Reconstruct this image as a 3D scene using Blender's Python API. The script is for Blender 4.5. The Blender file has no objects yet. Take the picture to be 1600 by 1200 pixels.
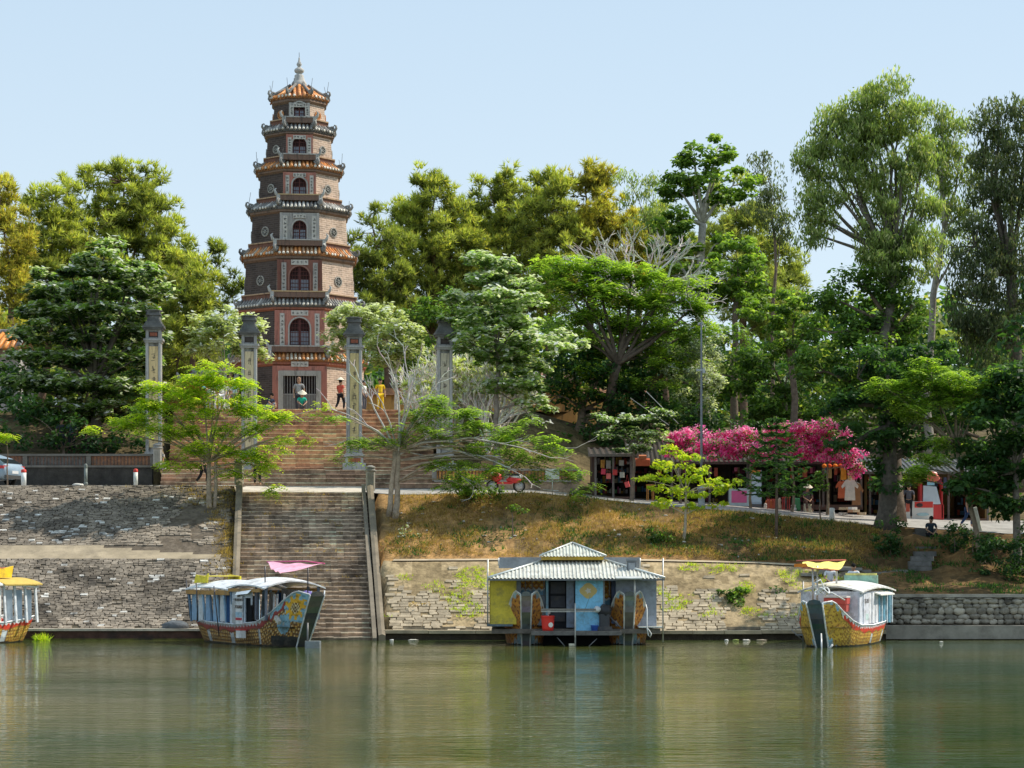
import bpy, math, random
import numpy as np
from mathutils import Vector, Matrix, noise

random.seed(11)
rng = np.random.default_rng(11)
C = bpy.context.scene.collection
PI = math.pi
F = 3400.0; HY = 876.0; H = 3.1          # focal length in photo pixels, horizon row, eye height


def P(px, py, Y):
    """a point that stands at depth Y and is seen at photo pixel (px,py)"""
    return Vector(((px - 800) / F * Y, Y, H + (HY - py) / F * Y))


def nz(x, y, z=0.0, s=1.0):
    return noise.noise(Vector((x * s, y * s, z * s)))


def lerp(a, b, t):
    return a + (b - a) * t


def interp(x, xs, ys):
    return float(np.interp(x, xs, ys))


# ------------------------------------------------------------------ materials
def new_mat(name):
    m = bpy.data.materials.new(name)
    m.use_nodes = True
    nt = m.node_tree
    b = nt.nodes['Principled BSDF']
    return m, nt, b


def surf(name, rough=0.8, var=0.35, scale=2.5, bump=0.3, bscale=12.0, spec=0.3, metal=0.0, dirt=None, dirt_amt=0.0,
         dirt_scale=1.2, streak=False, brick=None):
    """surface whose base colour is the mesh colour attribute, weathered by noise"""
    m, nt, b = new_mat(name)
    N = nt.nodes; L = nt.links
    at = N.new('ShaderNodeAttribute'); at.attribute_name = 'Col'
    tc = N.new('ShaderNodeTexCoord')
    n1 = N.new('ShaderNodeTexNoise'); n1.inputs['Scale'].default_value = scale
    n1.inputs['Detail'].default_value = 8; n1.inputs['Roughness'].default_value = 0.65
    vec = tc.outputs['Object']
    if streak:
        mp = N.new('ShaderNodeMapping'); mp.inputs['Scale'].default_value = (2.5, 2.5, 0.35)
        L.new(vec, mp.inputs['Vector']); L.new(mp.outputs[0], n1.inputs['Vector'])
    else:
        L.new(vec, n1.inputs['Vector'])
    mr = N.new('ShaderNodeMapRange'); mr.inputs[1].default_value = 0.3; mr.inputs[2].default_value = 0.7
    mr.inputs[3].default_value = 1.15 * (1 - var); mr.inputs[4].default_value = 1.15 * (1 + var)
    L.new(n1.outputs[0], mr.inputs[0])
    mul = N.new('ShaderNodeVectorMath'); mul.operation = 'SCALE'
    L.new(at.outputs['Color'], mul.inputs[0]); L.new(mr.outputs[0], mul.inputs['Scale'])
    col = mul.outputs[0]
    hgt = n1.outputs[0]
    if brick:
        uv = N.new('ShaderNodeUVMap')
        bt = N.new('ShaderNodeTexBrick')
        bt.inputs['Scale'].default_value = 1.0
        bt.inputs['Brick Width'].default_value = brick[0]; bt.inputs['Row Height'].default_value = brick[1]
        bt.inputs['Mortar Size'].default_value = brick[2]; bt.inputs['Mortar Smooth'].default_value = 0.3
        bt.inputs['Color1'].default_value = (0.75, 0.75, 0.75, 1); bt.inputs['Color2'].default_value = (1.2, 1.15, 1.1, 1)
        bt.inputs['Mortar'].default_value = brick[3] + (1,)
        L.new(uv.outputs[0], bt.inputs['Vector'])
        m2 = N.new('ShaderNodeVectorMath'); m2.operation = 'MULTIPLY'
        L.new(col, m2.inputs[0]); L.new(bt.outputs['Color'], m2.inputs[1]); col = m2.outputs[0]
    if dirt:
        n2 = N.new('ShaderNodeTexNoise'); n2.inputs['Scale'].default_value = dirt_scale
        n2.inputs['Detail'].default_value = 10; n2.inputs['Roughness'].default_value = 0.7
        if streak:
            L.new(mp.outputs[0], n2.inputs['Vector'])
        else:
            L.new(vec, n2.inputs['Vector'])
        r2 = N.new('ShaderNodeMapRange'); r2.inputs[1].default_value = 0.5; r2.inputs[2].default_value = 0.66
        r2.inputs[3].default_value = 0; r2.inputs[4].default_value = dirt_amt
        L.new(n2.outputs[0], r2.inputs[0])
        mx = N.new('ShaderNodeMix'); mx.data_type = 'RGBA'
        L.new(r2.outputs[0], mx.inputs['Factor']); L.new(col, mx.inputs['A']); mx.inputs['B'].default_value = dirt + (1,)
        col = mx.outputs['Result']
    L.new(col, b.inputs['Base Color'])
    b.inputs['Roughness'].default_value = rough
    b.inputs['Specular IOR Level'].default_value = spec
    b.inputs['Metallic'].default_value = metal
    if bump:
        n3 = N.new('ShaderNodeTexNoise'); n3.inputs['Scale'].default_value = bscale; n3.inputs['Detail'].default_value = 6
        L.new(vec, n3.inputs['Vector'])
        bp = N.new('ShaderNodeBump'); bp.inputs['Strength'].default_value = bump; bp.inputs['Distance'].default_value = 0.03
        L.new(n3.outputs[0], bp.inputs['Height']); L.new(bp.outputs[0], b.inputs['Normal'])
    return m


def leaf_mat(name, trans=0.35, rough=0.45, spec=0.35, tint=(1.25, 1.35, 0.55)):
    m, nt, b = new_mat(name)
    N = nt.nodes; L = nt.links
    at = N.new('ShaderNodeAttribute'); at.attribute_name = 'Col'
    L.new(at.outputs['Color'], b.inputs['Base Color'])
    b.inputs['Roughness'].default_value = rough; b.inputs['Specular IOR Level'].default_value = spec
    tr = N.new('ShaderNodeBsdfTranslucent')
    mu = N.new('ShaderNodeVectorMath'); mu.operation = 'MULTIPLY'; mu.inputs[1].default_value = tint
    L.new(at.outputs['Color'], mu.inputs[0]); L.new(mu.outputs[0], tr.inputs['Color'])
    mx = N.new('ShaderNodeMixShader'); mx.inputs[0].default_value = trans
    L.new(b.outputs[0], mx.inputs[1]); L.new(tr.outputs[0], mx.inputs[2])
    L.new(mx.outputs[0], N['Material Output'].inputs['Surface'])
    return m


M = {}
M['paint'] = surf('weathered paint', 0.55, 0.22, 4.0, 0.15, 20, 0.35, dirt=(0.15, 0.12, 0.09), dirt_amt=0.55, dirt_scale=2.6)
M['clean'] = surf('plain paint', 0.4, 0.08, 4.0, 0.0, 20, 0.5)
M['metal'] = surf('galvanised metal', 0.4, 0.2, 4.0, 0.1, 20, 0.5, metal=0.3, dirt=(0.15, 0.09, 0.05), dirt_amt=0.3)
M['stone'] = surf('weathered stone', 0.9, 0.4, 2.5, 0.6, 14, 0.15, dirt=(0.035, 0.032, 0.03), dirt_amt=0.75, dirt_scale=1.1)
M['pale_stone'] = surf('dry stone', 0.9, 0.35, 3.0, 0.5, 16, 0.15)
M['plaster'] = surf('stained plaster', 0.9, 0.3, 1.6, 0.3, 16, 0.15, dirt=(0.05, 0.045, 0.042), dirt_amt=0.8, dirt_scale=1.6, streak=True)
M['brick'] = surf('old brick', 0.9, 0.45, 0.9, 0.5, 10, 0.15, dirt=(0.05, 0.038, 0.032), dirt_amt=0.6, dirt_scale=0.9,
                  brick=(0.42, 0.125, 0.026, (1.35, 1.4, 1.45)))
M['tile'] = surf('glazed tile', 0.45, 0.45, 5.0, 0.2, 12, 0.4, dirt=(0.1, 0.09, 0.08), dirt_amt=0.55, dirt_scale=3.0)
M['wood'] = surf('old wood', 0.75, 0.35, 6.0, 0.3, 22, 0.25)
M['bark'] = surf('bark', 0.9, 0.4, 5.0, 0.7, 18, 0.15)
M['cloth'] = surf('cloth', 0.9, 0.15, 5.0, 0.15, 25, 0.1)
M['skin'] = surf('skin', 0.6, 0.06, 6.0, 0.0, 20, 0.3)
M['dark'] = surf('dark hollow', 0.9, 0.3, 3.0, 0.0, 20, 0.1)
M['ground'] = surf('soil and dry grass', 0.95, 0.45, 3.5, 0.9, 9, 0.1, dirt=(0.05, 0.035, 0.018), dirt_amt=0.55, dirt_scale=1.3)
M['concrete'] = surf('worn concrete', 0.9, 0.25, 1.2, 0.35, 12, 0.15, dirt=(0.10, 0.085, 0.07), dirt_amt=0.5, dirt_scale=0.9)
M['steps'] = surf('stained stone steps', 0.9, 0.45, 2.6, 0.6, 12, 0.12, dirt=(0.05, 0.035, 0.028), dirt_amt=0.8, dirt_scale=0.55)
M['leaf'] = leaf_mat('leaf', 0.5, 0.5, 0.3)
M['gloss_leaf'] = leaf_mat('glossy leaf', 0.45, 0.45, 0.35, (1.15, 1.3, .6))
M['needle'] = leaf_mat('pine needle', 0.5, 0.6, 0.2)
M['petal'] = leaf_mat('petal', 0.6, 0.6, 0.2, (1.15, 1.1, 1.15))
M['glass'] = surf('window glass', 0.12, 0.1, 3, 0.0, 20, 0.6)


# ------------------------------------------------------------------ mesh builder
class MB:
    def __init__(self):
        self.v = []; self.f = []; self.c = []; self.col = (0.5, 0.5, 0.5); self.sm = []; self.smooth = False
        self.mx = None

    def color(self, *c):
        self.col = c[0] if len(c) == 1 else c
        return self

    def add(self, verts, faces, cols=None):
        o = len(self.v)
        if self.mx is not None:
            verts = [self.mx @ Vector(p) for p in verts]
        self.v += [tuple(p) for p in verts]
        for i, f in enumerate(faces):
            self.f.append(tuple(o + k for k in f))
            self.c.append(cols[i] if cols else self.col)
            self.sm.append(self.smooth)
        return self

    def box(self, cx, cy, cz, sx, sy, sz, rz=0.0, taper=1.0, rx=0.0, ry=0.0, chamfer=0.0):
        hx, hy, hz = sx / 2, sy / 2, sz / 2
        if chamfer > 0:
            c = chamfer
            pr = [(-hx + c, -hy), (hx - c, -hy), (hx, -hy + c), (hx, hy - c), (hx - c, hy), (-hx + c, hy), (-hx, hy - c), (-hx, -hy + c)]
            pts = [Vector((x, y, -hz)) for x, y in pr] + [Vector((x * taper, y * taper, hz)) for x, y in pr]
            fs = [tuple(range(7, -1, -1)), tuple(range(8, 16))] + [(i, (i + 1) % 8, 8 + (i + 1) % 8, 8 + i) for i in range(8)]
        else:
            pts = [Vector((x, y, -hz)) for x, y in ((-hx, -hy), (hx, -hy), (hx, hy), (-hx, hy))] + \
                  [Vector((x * taper, y * taper, hz)) for x, y in ((-hx, -hy), (hx, -hy), (hx, hy), (-hx, hy))]
            fs = [(3, 2, 1, 0), (4, 5, 6, 7), (0, 1, 5, 4), (1, 2, 6, 5), (2, 3, 7, 6), (3, 0, 4, 7)]
        R = Matrix.Rotation(rz, 3, 'Z') @ Matrix.Rotation(ry, 3, 'Y') @ Matrix.Rotation(rx, 3, 'X')
        o = Vector((cx, cy, cz))
        return self.add([R @ p + o for p in pts], fs)

    def tube(self, path, rad, n=7, cap=True):
        path = [Vector(p) for p in path]
        if not hasattr(rad, '__len__'):
            rad = [rad] * len(path)
        vs = []; fs = []
        up = None
        for i, p in enumerate(path):
            d = (path[min(i + 1, len(path) - 1)] - path[max(i - 1, 0)])
            if d.length < 1e-6:
                d = Vector((0, 0, 1))
            d.normalize()
            if up is None:
                up = Vector((1, 0, 0)) if abs(d.x) < 0.8 else Vector((0, 1, 0))
            a = d.cross(up); a.normalize(); b = a.cross(d); up = b
            for k in range(n):
                t = 2 * PI * k / n
                vs.append(p + (a * math.cos(t) + b * math.sin(t)) * rad[i])
        for i in range(len(path) - 1):
            for k in range(n):
                fs.append((i * n + k, i * n + (k + 1) % n, (i + 1) * n + (k + 1) % n, (i + 1) * n + k))
        if cap:
            fs.append(tuple(range(n - 1, -1, -1))); fs.append(tuple((len(path) - 1) * n + k for k in range(n)))
        s = self.smooth; self.smooth = True
        self.add(vs, fs)
        self.smooth = s
        return self

    def lathe(self, prof, n=16, cx=0, cy=0, phase=0.0, smooth=True, cap=True):
        """prof: list of (r,z)"""
        vs = []; fs = []
        for r, z in prof:
            for k in range(n):
                t = 2 * PI * k / n + phase
                vs.append((cx + r * math.cos(t), cy + r * math.sin(t), z))
        m = len(prof)
        for i in range(m - 1):
            for k in range(n):
                fs.append((i * n + k, i * n + (k + 1) % n, (i + 1) * n + (k + 1) % n, (i + 1) * n + k))
        if cap:
            fs.append(tuple(range(n - 1, -1, -1))); fs.append(tuple((m - 1) * n + k for k in range(n)))
        s = self.smooth; self.smooth = smooth
        self.add(vs, fs)
        self.smooth = s
        return self

    def prism(self, pts, a, b, axis='y'):
        """pts: outline of 2D points. axis y: (x,z) extruded from y=a to y=b; axis z: (x,y) from z=a to b; axis x: (y,z)"""
        def mk(p, t):
            return (p[0], t, p[1]) if axis == 'y' else ((p[0], p[1], t) if axis == 'z' else (t, p[0], p[1]))
        n = len(pts)
        vs = [mk(p, a) for p in pts] + [mk(p, b) for p in pts]
        fs = [tuple(range(n)), tuple(range(2 * n - 1, n - 1, -1))] + [(i, i + n, (i + 1) % n + n, (i + 1) % n) for i in range(n)]
        return self.add(vs, fs)

    def blob(self, cx, cy, cz, rx, ry, rz, n=10, m=7, jit=0.0):
        vs = []; fs = []
        for i in range(m + 1):
            ph = PI * i / m
            for k in range(n):
                t = 2 * PI * k / n
                j = 1 + (random.uniform(-jit, jit) if 0 < i < m else 0)
                vs.append((cx + rx * j * math.sin(ph) * math.cos(t), cy + ry * j * math.sin(ph) * math.sin(t), cz + rz * j * math.cos(ph)))
        for i in range(m):
            for k in range(n):
                fs.append((i * n + k, (i + 1) * n + k, (i + 1) * n + (k + 1) % n, i * n + (k + 1) % n))
        s = self.smooth; self.smooth = True
        self.add(vs, fs); self.smooth = s
        return self

    def build(self, name, mat='paint', parent=None, loc=None):
        me = bpy.data.meshes.new(name)
        me.from_pydata(self.v, [], self.f)
        me.validate(clean_customdata=False)
        nl = len(me.loops)
        ca = me.color_attributes.new('Col', 'BYTE_COLOR', 'CORNER') if False else me.color_attributes.new('Col', 'FLOAT_COLOR', 'CORNER')
        if len(me.polygons) == len(self.f):
            cnt = np.array([len(f) for f in self.f])
            arr = np.repeat(np.array([tuple(c[:3]) + (1,) for c in self.c], dtype=np.float32), cnt, axis=0)
            ca.data.foreach_set('color', arr.ravel())
            me.polygons.foreach_set('use_smooth', np.array(self.sm, dtype=bool))
        uv = me.uv_layers.new(name='UVMap')
        co = np.empty(len(me.vertices) * 3, dtype=np.float32); me.vertices.foreach_get('co', co); co = co.reshape(-1, 3)
        vi = np.empty(nl, dtype=np.int32); me.loops.foreach_get('vertex_index', vi)
        nr = np.empty(len(me.polygons) * 3, dtype=np.float32); me.polygons.foreach_get('normal', nr); nr = nr.reshape(-1, 3)
        lt = np.empty(len(me.polygons), dtype=np.int32); me.polygons.foreach_get('loop_total', lt)
        nn = np.repeat(nr, lt, axis=0); pp = co[vi]
        hl = np.hypot(nn[:, 0], nn[:, 1]); flat = hl < 0.3
        hl[hl < 1e-5] = 1
        u = np.where(flat, pp[:, 0], (-nn[:, 1] * pp[:, 0] + nn[:, 0] * pp[:, 1]) / hl)
        w = np.where(flat, pp[:, 1], pp[:, 2])
        uv.data.foreach_set('uv', np.stack([u, w], 1).astype(np.float32).ravel())
        me.materials.append(M[mat] if isinstance(mat, str) else mat)
        o = bpy.data.objects.new(name, me)
        C.objects.link(o)
        if parent is not None:
            o.parent = parent
        if loc is not None:
            o.location = loc
        return o


def np_mesh(name, verts, faces_flat, nper, cols, mat, parent=None, loc=None):
    """fast mesh of many same-sided faces; cols: per face (n,3)"""
    me = bpy.data.meshes.new(name)
    nv = len(verts); nf = len(faces_flat) // nper
    me.vertices.add(nv); me.vertices.foreach_set('co', np.asarray(verts, dtype=np.float32).ravel())
    me.loops.add(nf * nper); me.loops.foreach_set('vertex_index', np.asarray(faces_flat, dtype=np.int32))
    me.polygons.add(nf); me.polygons.foreach_set('loop_start', np.arange(0, nf * nper, nper, dtype=np.int32))
    me.update(calc_edges=True)
    ca = me.color_attributes.new('Col', 'FLOAT_COLOR', 'CORNER')
    arr = np.ones((nf * nper, 4), dtype=np.float32); arr[:, :3] = np.repeat(cols, nper, axis=0)
    ca.data.foreach_set('color', arr.ravel())
    me.materials.append(M[mat] if isinstance(mat, str) else mat)
    o = bpy.data.objects.new(name, me); C.objects.link(o)
    if parent is not None:
        o.parent = parent
    if loc is not None:
        o.location = loc
    return o


def tag(o, label=None, cat=None, group=None, kind=None):
    if label: o['label'] = label
    if cat: o['category'] = cat
    if group: o['group'] = group
    if kind: o['kind'] = kind
    return o


def thing(name, label, cat, loc=(0, 0, 0), rz=0.0, group=None):
    o = bpy.data.objects.new(name, None); C.objects.link(o)
    o.location = loc; o.rotation_euler = (0, 0, rz); o.empty_display_size = 0.3
    return tag(o, label, cat, group)


def dup(root, loc, rz=0.0, label=None):
    r = root.copy(); C.objects.link(r); r.location = loc; r.rotation_euler = (0, 0, rz)
    if label: r['label'] = label
    for ch in list(root.children):
        c = ch.copy(); C.objects.link(c); c.parent = r
        for g in list(ch.children):
            d = g.copy(); C.objects.link(d); d.parent = c
    return r


def text_mesh(name, s, size, mat, parent, loc, rot, color, bold=0.0, extr=0.004):
    cu = bpy.data.curves.new(name, 'FONT'); cu.body = s; cu.size = size; cu.align_x = 'CENTER'; cu.align_y = 'CENTER'
    cu.extrude = extr; cu.offset = bold
    to = bpy.data.objects.new('tmp', cu); C.objects.link(to)
    bpy.context.view_layer.update()
    dg = bpy.context.evaluated_depsgraph_get()
    me = bpy.data.meshes.new_from_object(to.evaluated_get(dg))
    bpy.data.objects.remove(to); bpy.data.curves.remove(cu)
    me.name = name
    ca = me.color_attributes.new('Col', 'FLOAT_COLOR', 'CORNER')
    arr = np.ones((len(me.loops), 4), dtype=np.float32); arr[:, :3] = color
    ca.data.foreach_set('color', arr.ravel())
    me.materials.clear(); me.materials.append(M[mat])
    o = bpy.data.objects.new(name, me); C.objects.link(o); o.parent = parent; o.location = loc; o.rotation_euler = rot
    return o
# ------------------------------------------------------------------ camera, light, sky
scn = bpy.context.scene
cam = bpy.data.cameras.new('camera'); camo = bpy.data.objects.new('camera', cam); C.objects.link(camo)
cam.lens = 36.0 * F / 1600; cam.sensor_width = 36; cam.shift_y = (HY - 600) / 1600
camo.location = (0, 0, H); camo.rotation_euler = (PI / 2, 0, 0); cam.clip_start = 0.5; cam.clip_end = 3000
scn.camera = camo
scn.view_settings.view_transform = 'Standard'; scn.view_settings.look = 'None'; scn.view_settings.exposure = 0

SUN_EL = 49.0
sd = Vector((0.955, 0.26, 0)); sd.normalize()
sun = bpy.data.lights.new('sun', 'SUN'); sun.energy = 5.0; sun.angle = math.radians(0.5); sun.color = (1.0, 0.93, 0.81)
suno = bpy.data.objects.new('sun', sun); C.objects.link(suno)
ddir = Vector((sd.x * math.cos(math.radians(SUN_EL)), sd.y * math.cos(math.radians(SUN_EL)), math.sin(math.radians(SUN_EL))))
suno.rotation_euler = (-ddir).to_track_quat('-Z', 'Y').to_euler()

w = bpy.data.worlds.new('World'); scn.world = w; w.use_nodes = True
nt = w.node_tree; bg = nt.nodes['Background']
sky = nt.nodes.new('ShaderNodeTexSky'); sky.sky_type = 'NISHITA'; sky.sun_disc = False
sky.sun_elevation = math.radians(SUN_EL); sky.sun_rotation = math.atan2(sd.x, sd.y)
sky.air_density = 1.0; sky.dust_density = 0.6; sky.ozone_density = 2.0
# thin haze over the whole sky: lifts it towards pale blue
hz = nt.nodes.new('ShaderNodeMix'); hz.data_type = 'RGBA'; hz.inputs['Factor'].default_value = 0.8
tcw = nt.nodes.new('ShaderNodeTexCoord'); sep = nt.nodes.new('ShaderNodeSeparateXYZ')
nt.links.new(tcw.outputs['Generated'], sep.inputs[0])
rmp = nt.nodes.new('ShaderNodeValToRGB')
nt.links.new(sep.outputs['Z'], rmp.inputs[0])
rmp.color_ramp.elements[0].position = 0.02; rmp.color_ramp.elements[0].color = (6.8, 7.8, 8.4, 1)
rmp.color_ramp.elements[1].position = 0.30; rmp.color_ramp.elements[1].color = (4.9, 6.35, 7.7, 1)
nt.links.new(sky.outputs[0], hz.inputs['A']); nt.links.new(rmp.outputs[0], hz.inputs['B'])
nt.links.new(hz.outputs['Result'], bg.inputs['Color']); bg.inputs['Strength'].default_value = 0.127

# ------------------------------------------------------------------ temple axis frame
AX0 = Vector((-7.98, 85.0, 0)); AANG = math.atan(0.105)
def ax(s, t):
    """point s metres away along the temple axis, t metres to its right"""
    u = Vector((-math.sin(AANG), math.cos(AANG), 0)); v = Vector((math.cos(AANG), math.sin(AANG), 0))
    return AX0 + u * s + v * t
def to_ax(x, y):
    d = Vector((x, y, 0)) - AX0
    return -d.x * math.sin(AANG) + d.y * math.cos(AANG), d.x * math.cos(AANG) + d.y * math.sin(AANG)
LOW_HW = 2.72          # half width of the river stairs
UP_HW = 6.7            # half width of the temple stairs

# ------------------------------------------------------------------ terrain
YB = [70, 84.95, 85.05, 85.3, 85.7, 86.0, 89.5, 90.4, 93, 96, 96.8, 103.3, 104.2, 104.45, 108, 113.5, 126, 170, 900]
COLS = [
    (-70, [-2.5, -2.3, .30, .42, .65, 0.85, 3.15, 3.50, 4.85, 6.35, 6.42, 6.60, 6.62, 7.70, 8.9, 10.9, 10.9, 10.9, 10.9]),
    (-11, [-2.5, -2.3, .30, .42, .65, 0.85, 3.15, 3.50, 4.85, 6.35, 6.42, 6.60, 6.62, 7.70, 8.9, 10.9, 10.9, 10.9, 10.9]),
    (-5.0, [-2.5, -2.3, .10, .28, .50, 0.70, 3.05, 3.12, 4.40, 5.95, 6.05, 6.45, 6.6, 7.2, 8.9, 10.9, 10.9, 10.9, 10.9]),
    (1.0, [-2.5, -2.3, .10, .28, .50, 0.70, 3.08, 3.15, 4.60, 6.05, 6.10, 6.35, 6.5, 6.6, 8.3, 10.9, 10.9, 10.9, 10.9]),
    (5.5, [-2.5, -2.3, .10, .28, .50, 0.70, 3.05, 3.12, 4.35, 5.58, 5.65, 5.98, 6.1, 6.1, 6.5, 9.6, 10.9, 10.9, 10.9]),
    (10, [-2.5, -2.3, .10, .28, .50, 0.69, 2.95, 3.02, 4.05, 5.22, 5.30, 5.75, 5.85, 5.85, 6.1, 8.8, 10.9, 10.9, 10.9]),
    (14.2, [-2.5, -2.3, .10, .28, .50, 0.67, 2.70, 2.80, 3.70, 4.78, 4.86, 5.42, 5.5, 5.5, 5.8, 8.5, 10.9, 10.9, 10.9]),
    (15.0, [-2.5, -2.3, .30, .55, .58, 1.72, 2.35, 2.60, 3.55, 4.68, 4.78, 5.35, 5.4, 5.4, 5.7, 8.4, 10.9, 10.9, 10.9]),
    (22, [-2.5, -2.3, .30, .55, .58, 1.72, 2.25, 2.50, 3.30, 4.20, 4.35, 4.95, 5.0, 5.0, 5.4, 8.0, 10.9, 10.9, 10.9]),
    (70, [-2.5, -2.3, .30, .55, .58, 1.72, 2.25, 2.50, 3.30, 4.20, 4.35, 4.95, 5.0, 5.0, 5.4, 8.0, 10.9, 10.9, 10.9]),
]
CX = [c[0] for c in COLS]
def zbase(x, y):
    if x <= CX[0]:
        return interp(y, YB, COLS[0][1])
    if x >= CX[-1]:
        return interp(y, YB, COLS[-1][1])
    for i in range(len(CX) - 1):
        if CX[i] <= x <= CX[i + 1]:
            t = (x - CX[i]) / (CX[i + 1] - CX[i])
            return lerp(interp(y, YB, COLS[i][1]), interp(y, YB, COLS[i + 1][1]), t)
def terrain_z(x, y):
    z = zbase(x, y)
    s, t = to_ax(x, y)
    if -1 < s < 17.9 and abs(t) < LOW_HW + 0.35:
        z -= 0.75
    if 17.8 < s < 28.8 and abs(t) < UP_HW + 0.2:
        z -= 1.3
    if x > -5.5 and 90.6 < y < 95.8:
        z += 0.24 * nz(x, y, 3, 0.5) + 0.12 * nz(x, y, 7, 1.5)
    if x > 14.6 and 86.3 < y < 95.8:
        z += 0.24 * nz(x, y, 3, 0.5) + 0.12 * nz(x, y, 7, 1.5)
    if y > 125:
        z += min(1, (y - 125) / 20) * 0.5 * nz(x, y, 1, 0.05)
    return z

xs = [-1200, -500, -200, -110, -70, -50, -40] + list(np.arange(-32, 33, 0.3)) + [40, 50, 70, 110, 200, 500, 1200]
ys = [-400, -60, 60, 84.0, 84.95, 85.05, 85.3, 85.7] + list(np.arange(86.0, 97.2, 0.25)) + list(np.arange(97.5, 104.2, 0.8)) + [104.2, 104.45] \
     + list(np.arange(105, 114, 0.5)) + list(np.arange(115, 130, 3)) + [140, 160, 200, 300, 600, 1500]
gv = []; gf = []; gc = []
nx = len(xs)
for y in ys:
    for x in xs:
        z = terrain_z(x, y) if y >= 60 else -2.6
        gv.append((x, y, z))
def ground_col(x, y):
    n = nz(x, y, 0, 0.45) + 0.5 * nz(x, y, 5, 1.6)
    if y < 85.6:
        return (0.10, 0.085, 0.06)
    if x > -5.5 and y < 90 and x < 14.6:
        return (0.36, 0.27, 0.155) if n > -0.1 else (0.27, 0.20, 0.11)
    if x < -4.5 and y < 90:
        return (0.12, 0.10, 0.075)
    if x < -10.5 and y < 96.2:
        return (0.13, 0.105, 0.08)
    if y < 96.6:
        g = (0.44, 0.25, 0.10)
        d = (0.20, 0.13, 0.06)
        k = max(0, min(1, 0.5 + 1.4 * n + .5 * nz(x, y, 9, 3)))
        sh = 1 if x < 4 else max(0.42, 1 - (x - 4) * 0.09)  # soil darkens to the right, tree shade put into its colour
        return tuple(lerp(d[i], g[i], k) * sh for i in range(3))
    if y < 104.3:
        return (0.30, 0.25, 0.18)
    if y < 126:
        k = max(0, min(1, 0.5 + n))
        return tuple(lerp((0.07, 0.055, 0.03)[i], (0.16, 0.12, 0.06)[i], k) for i in range(3))
    return (0.09, 0.10, 0.04)
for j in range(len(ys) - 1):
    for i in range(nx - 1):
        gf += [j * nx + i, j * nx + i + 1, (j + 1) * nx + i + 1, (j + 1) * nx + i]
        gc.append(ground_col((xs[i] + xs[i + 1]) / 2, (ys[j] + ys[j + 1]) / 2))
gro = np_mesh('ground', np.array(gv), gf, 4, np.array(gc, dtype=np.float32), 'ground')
tag(gro, kind='structure')

# river
wm, wnt, wb = new_mat('river water')
N = wnt.nodes; L = wnt.links
wb.inputs['Roughness'].default_value = 0.03; wb.inputs['IOR'].default_value = 1.33
wb.inputs['Specular IOR Level'].default_value = 0.5
tc = N.new('ShaderNodeTexCoord')
nc = N.new('ShaderNodeTexNoise'); nc.inputs['Scale'].default_value = 0.06; nc.inputs['Detail'].default_value = 4
L.new(tc.outputs['Object'], nc.inputs['Vector'])
cr = N.new('ShaderNodeValToRGB')
cr.color_ramp.elements[0].position = 0.38; cr.color_ramp.elements[0].color = (0.028, 0.066, 0.020, 1)
cr.color_ramp.elements[1].position = 0.62; cr.color_ramp.elements[1].color = (0.11, 0.115, 0.030, 1)
L.new(nc.outputs[0], cr.inputs[0]); L.new(cr.outputs[0], wb.inputs['Base Color'])
mp = N.new('ShaderNodeMapping'); mp.inputs['Scale'].default_value = (0.5, 1.5, 1)
L.new(tc.outputs['Object'], mp.inputs['Vector'])
n1 = N.new('ShaderNodeTexNoise'); n1.inputs['Scale'].default_value = 2.2; n1.inputs['Detail'].default_value = 4; n1.inputs['Roughness'].default_value = 0.55
n1.inputs['Distortion'].default_value = 0.9
L.new(mp.outputs[0], n1.inputs['Vector'])
# calm and ruffled areas
n2 = N.new('ShaderNodeTexNoise'); n2.inputs['Scale'].default_value = 0.16; n2.inputs['Detail'].default_value = 3
L.new(mp.outputs[0], n2.inputs['Vector'])
m2 = N.new('ShaderNodeMapRange'); m2.inputs[1].default_value = 0.35; m2.inputs[2].default_value = 0.65; m2.inputs[3].default_value = 0.35; m2.inputs[4].default_value = 1.0
L.new(n2.outputs[0], m2.inputs[0])
mm = N.new('ShaderNodeMath'); mm.operation = 'MULTIPLY'; L.new(n1.outputs[0], mm.inputs[0]); L.new(m2.outputs[0], mm.inputs[1])
bp = N.new('ShaderNodeBump'); bp.inputs['Strength'].default_value = 1.0; bp.inputs['Distance'].default_value = 0.026
L.new(mm.outputs[0], bp.inputs['Height']); L.new(bp.outputs[0], wb.inputs['Normal'])
mb = MB(); mb.color(0.05, 0.06, 0.02)
mb.add([(-1200, -400, 0), (1200, -400, 0), (1200, 86.5, 0), (-1200, 86.5, 0)], [(0, 1, 2, 3)])
tag(mb.build('river', wm), kind='structure')


def strip_sheet(name, x0, x1, y0, y1, dz, color, mat, step=0.5, cond=None, cf=None, dy=None):
    """a sheet draped over the terrain dz above it"""
    b = MB()
    nxs = int((x1 - x0) / step) + 1; nys = max(2, int((y1 - y0) / (dy or step)) + 1)
    X = np.linspace(x0, x1, nxs); Y = np.linspace(y0, y1, nys)
    for j in range(nys - 1):
        for i in range(nxs - 1):
            cx = (X[i] + X[i + 1]) / 2; cy = (Y[j] + Y[j + 1]) / 2
            if cond and not cond(cx, cy):
                continue
            b.color(cf(cx, cy) if cf else color)
            q = [(X[i], Y[j]), (X[i + 1], Y[j]), (X[i + 1], Y[j + 1]), (X[i], Y[j + 1])]
            b.add([(a, c, zbase(a, c) + dz) for a, c in q], [(0, 1, 2, 3)])
    return tag(b.build(name, mat), kind='structure')

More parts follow.
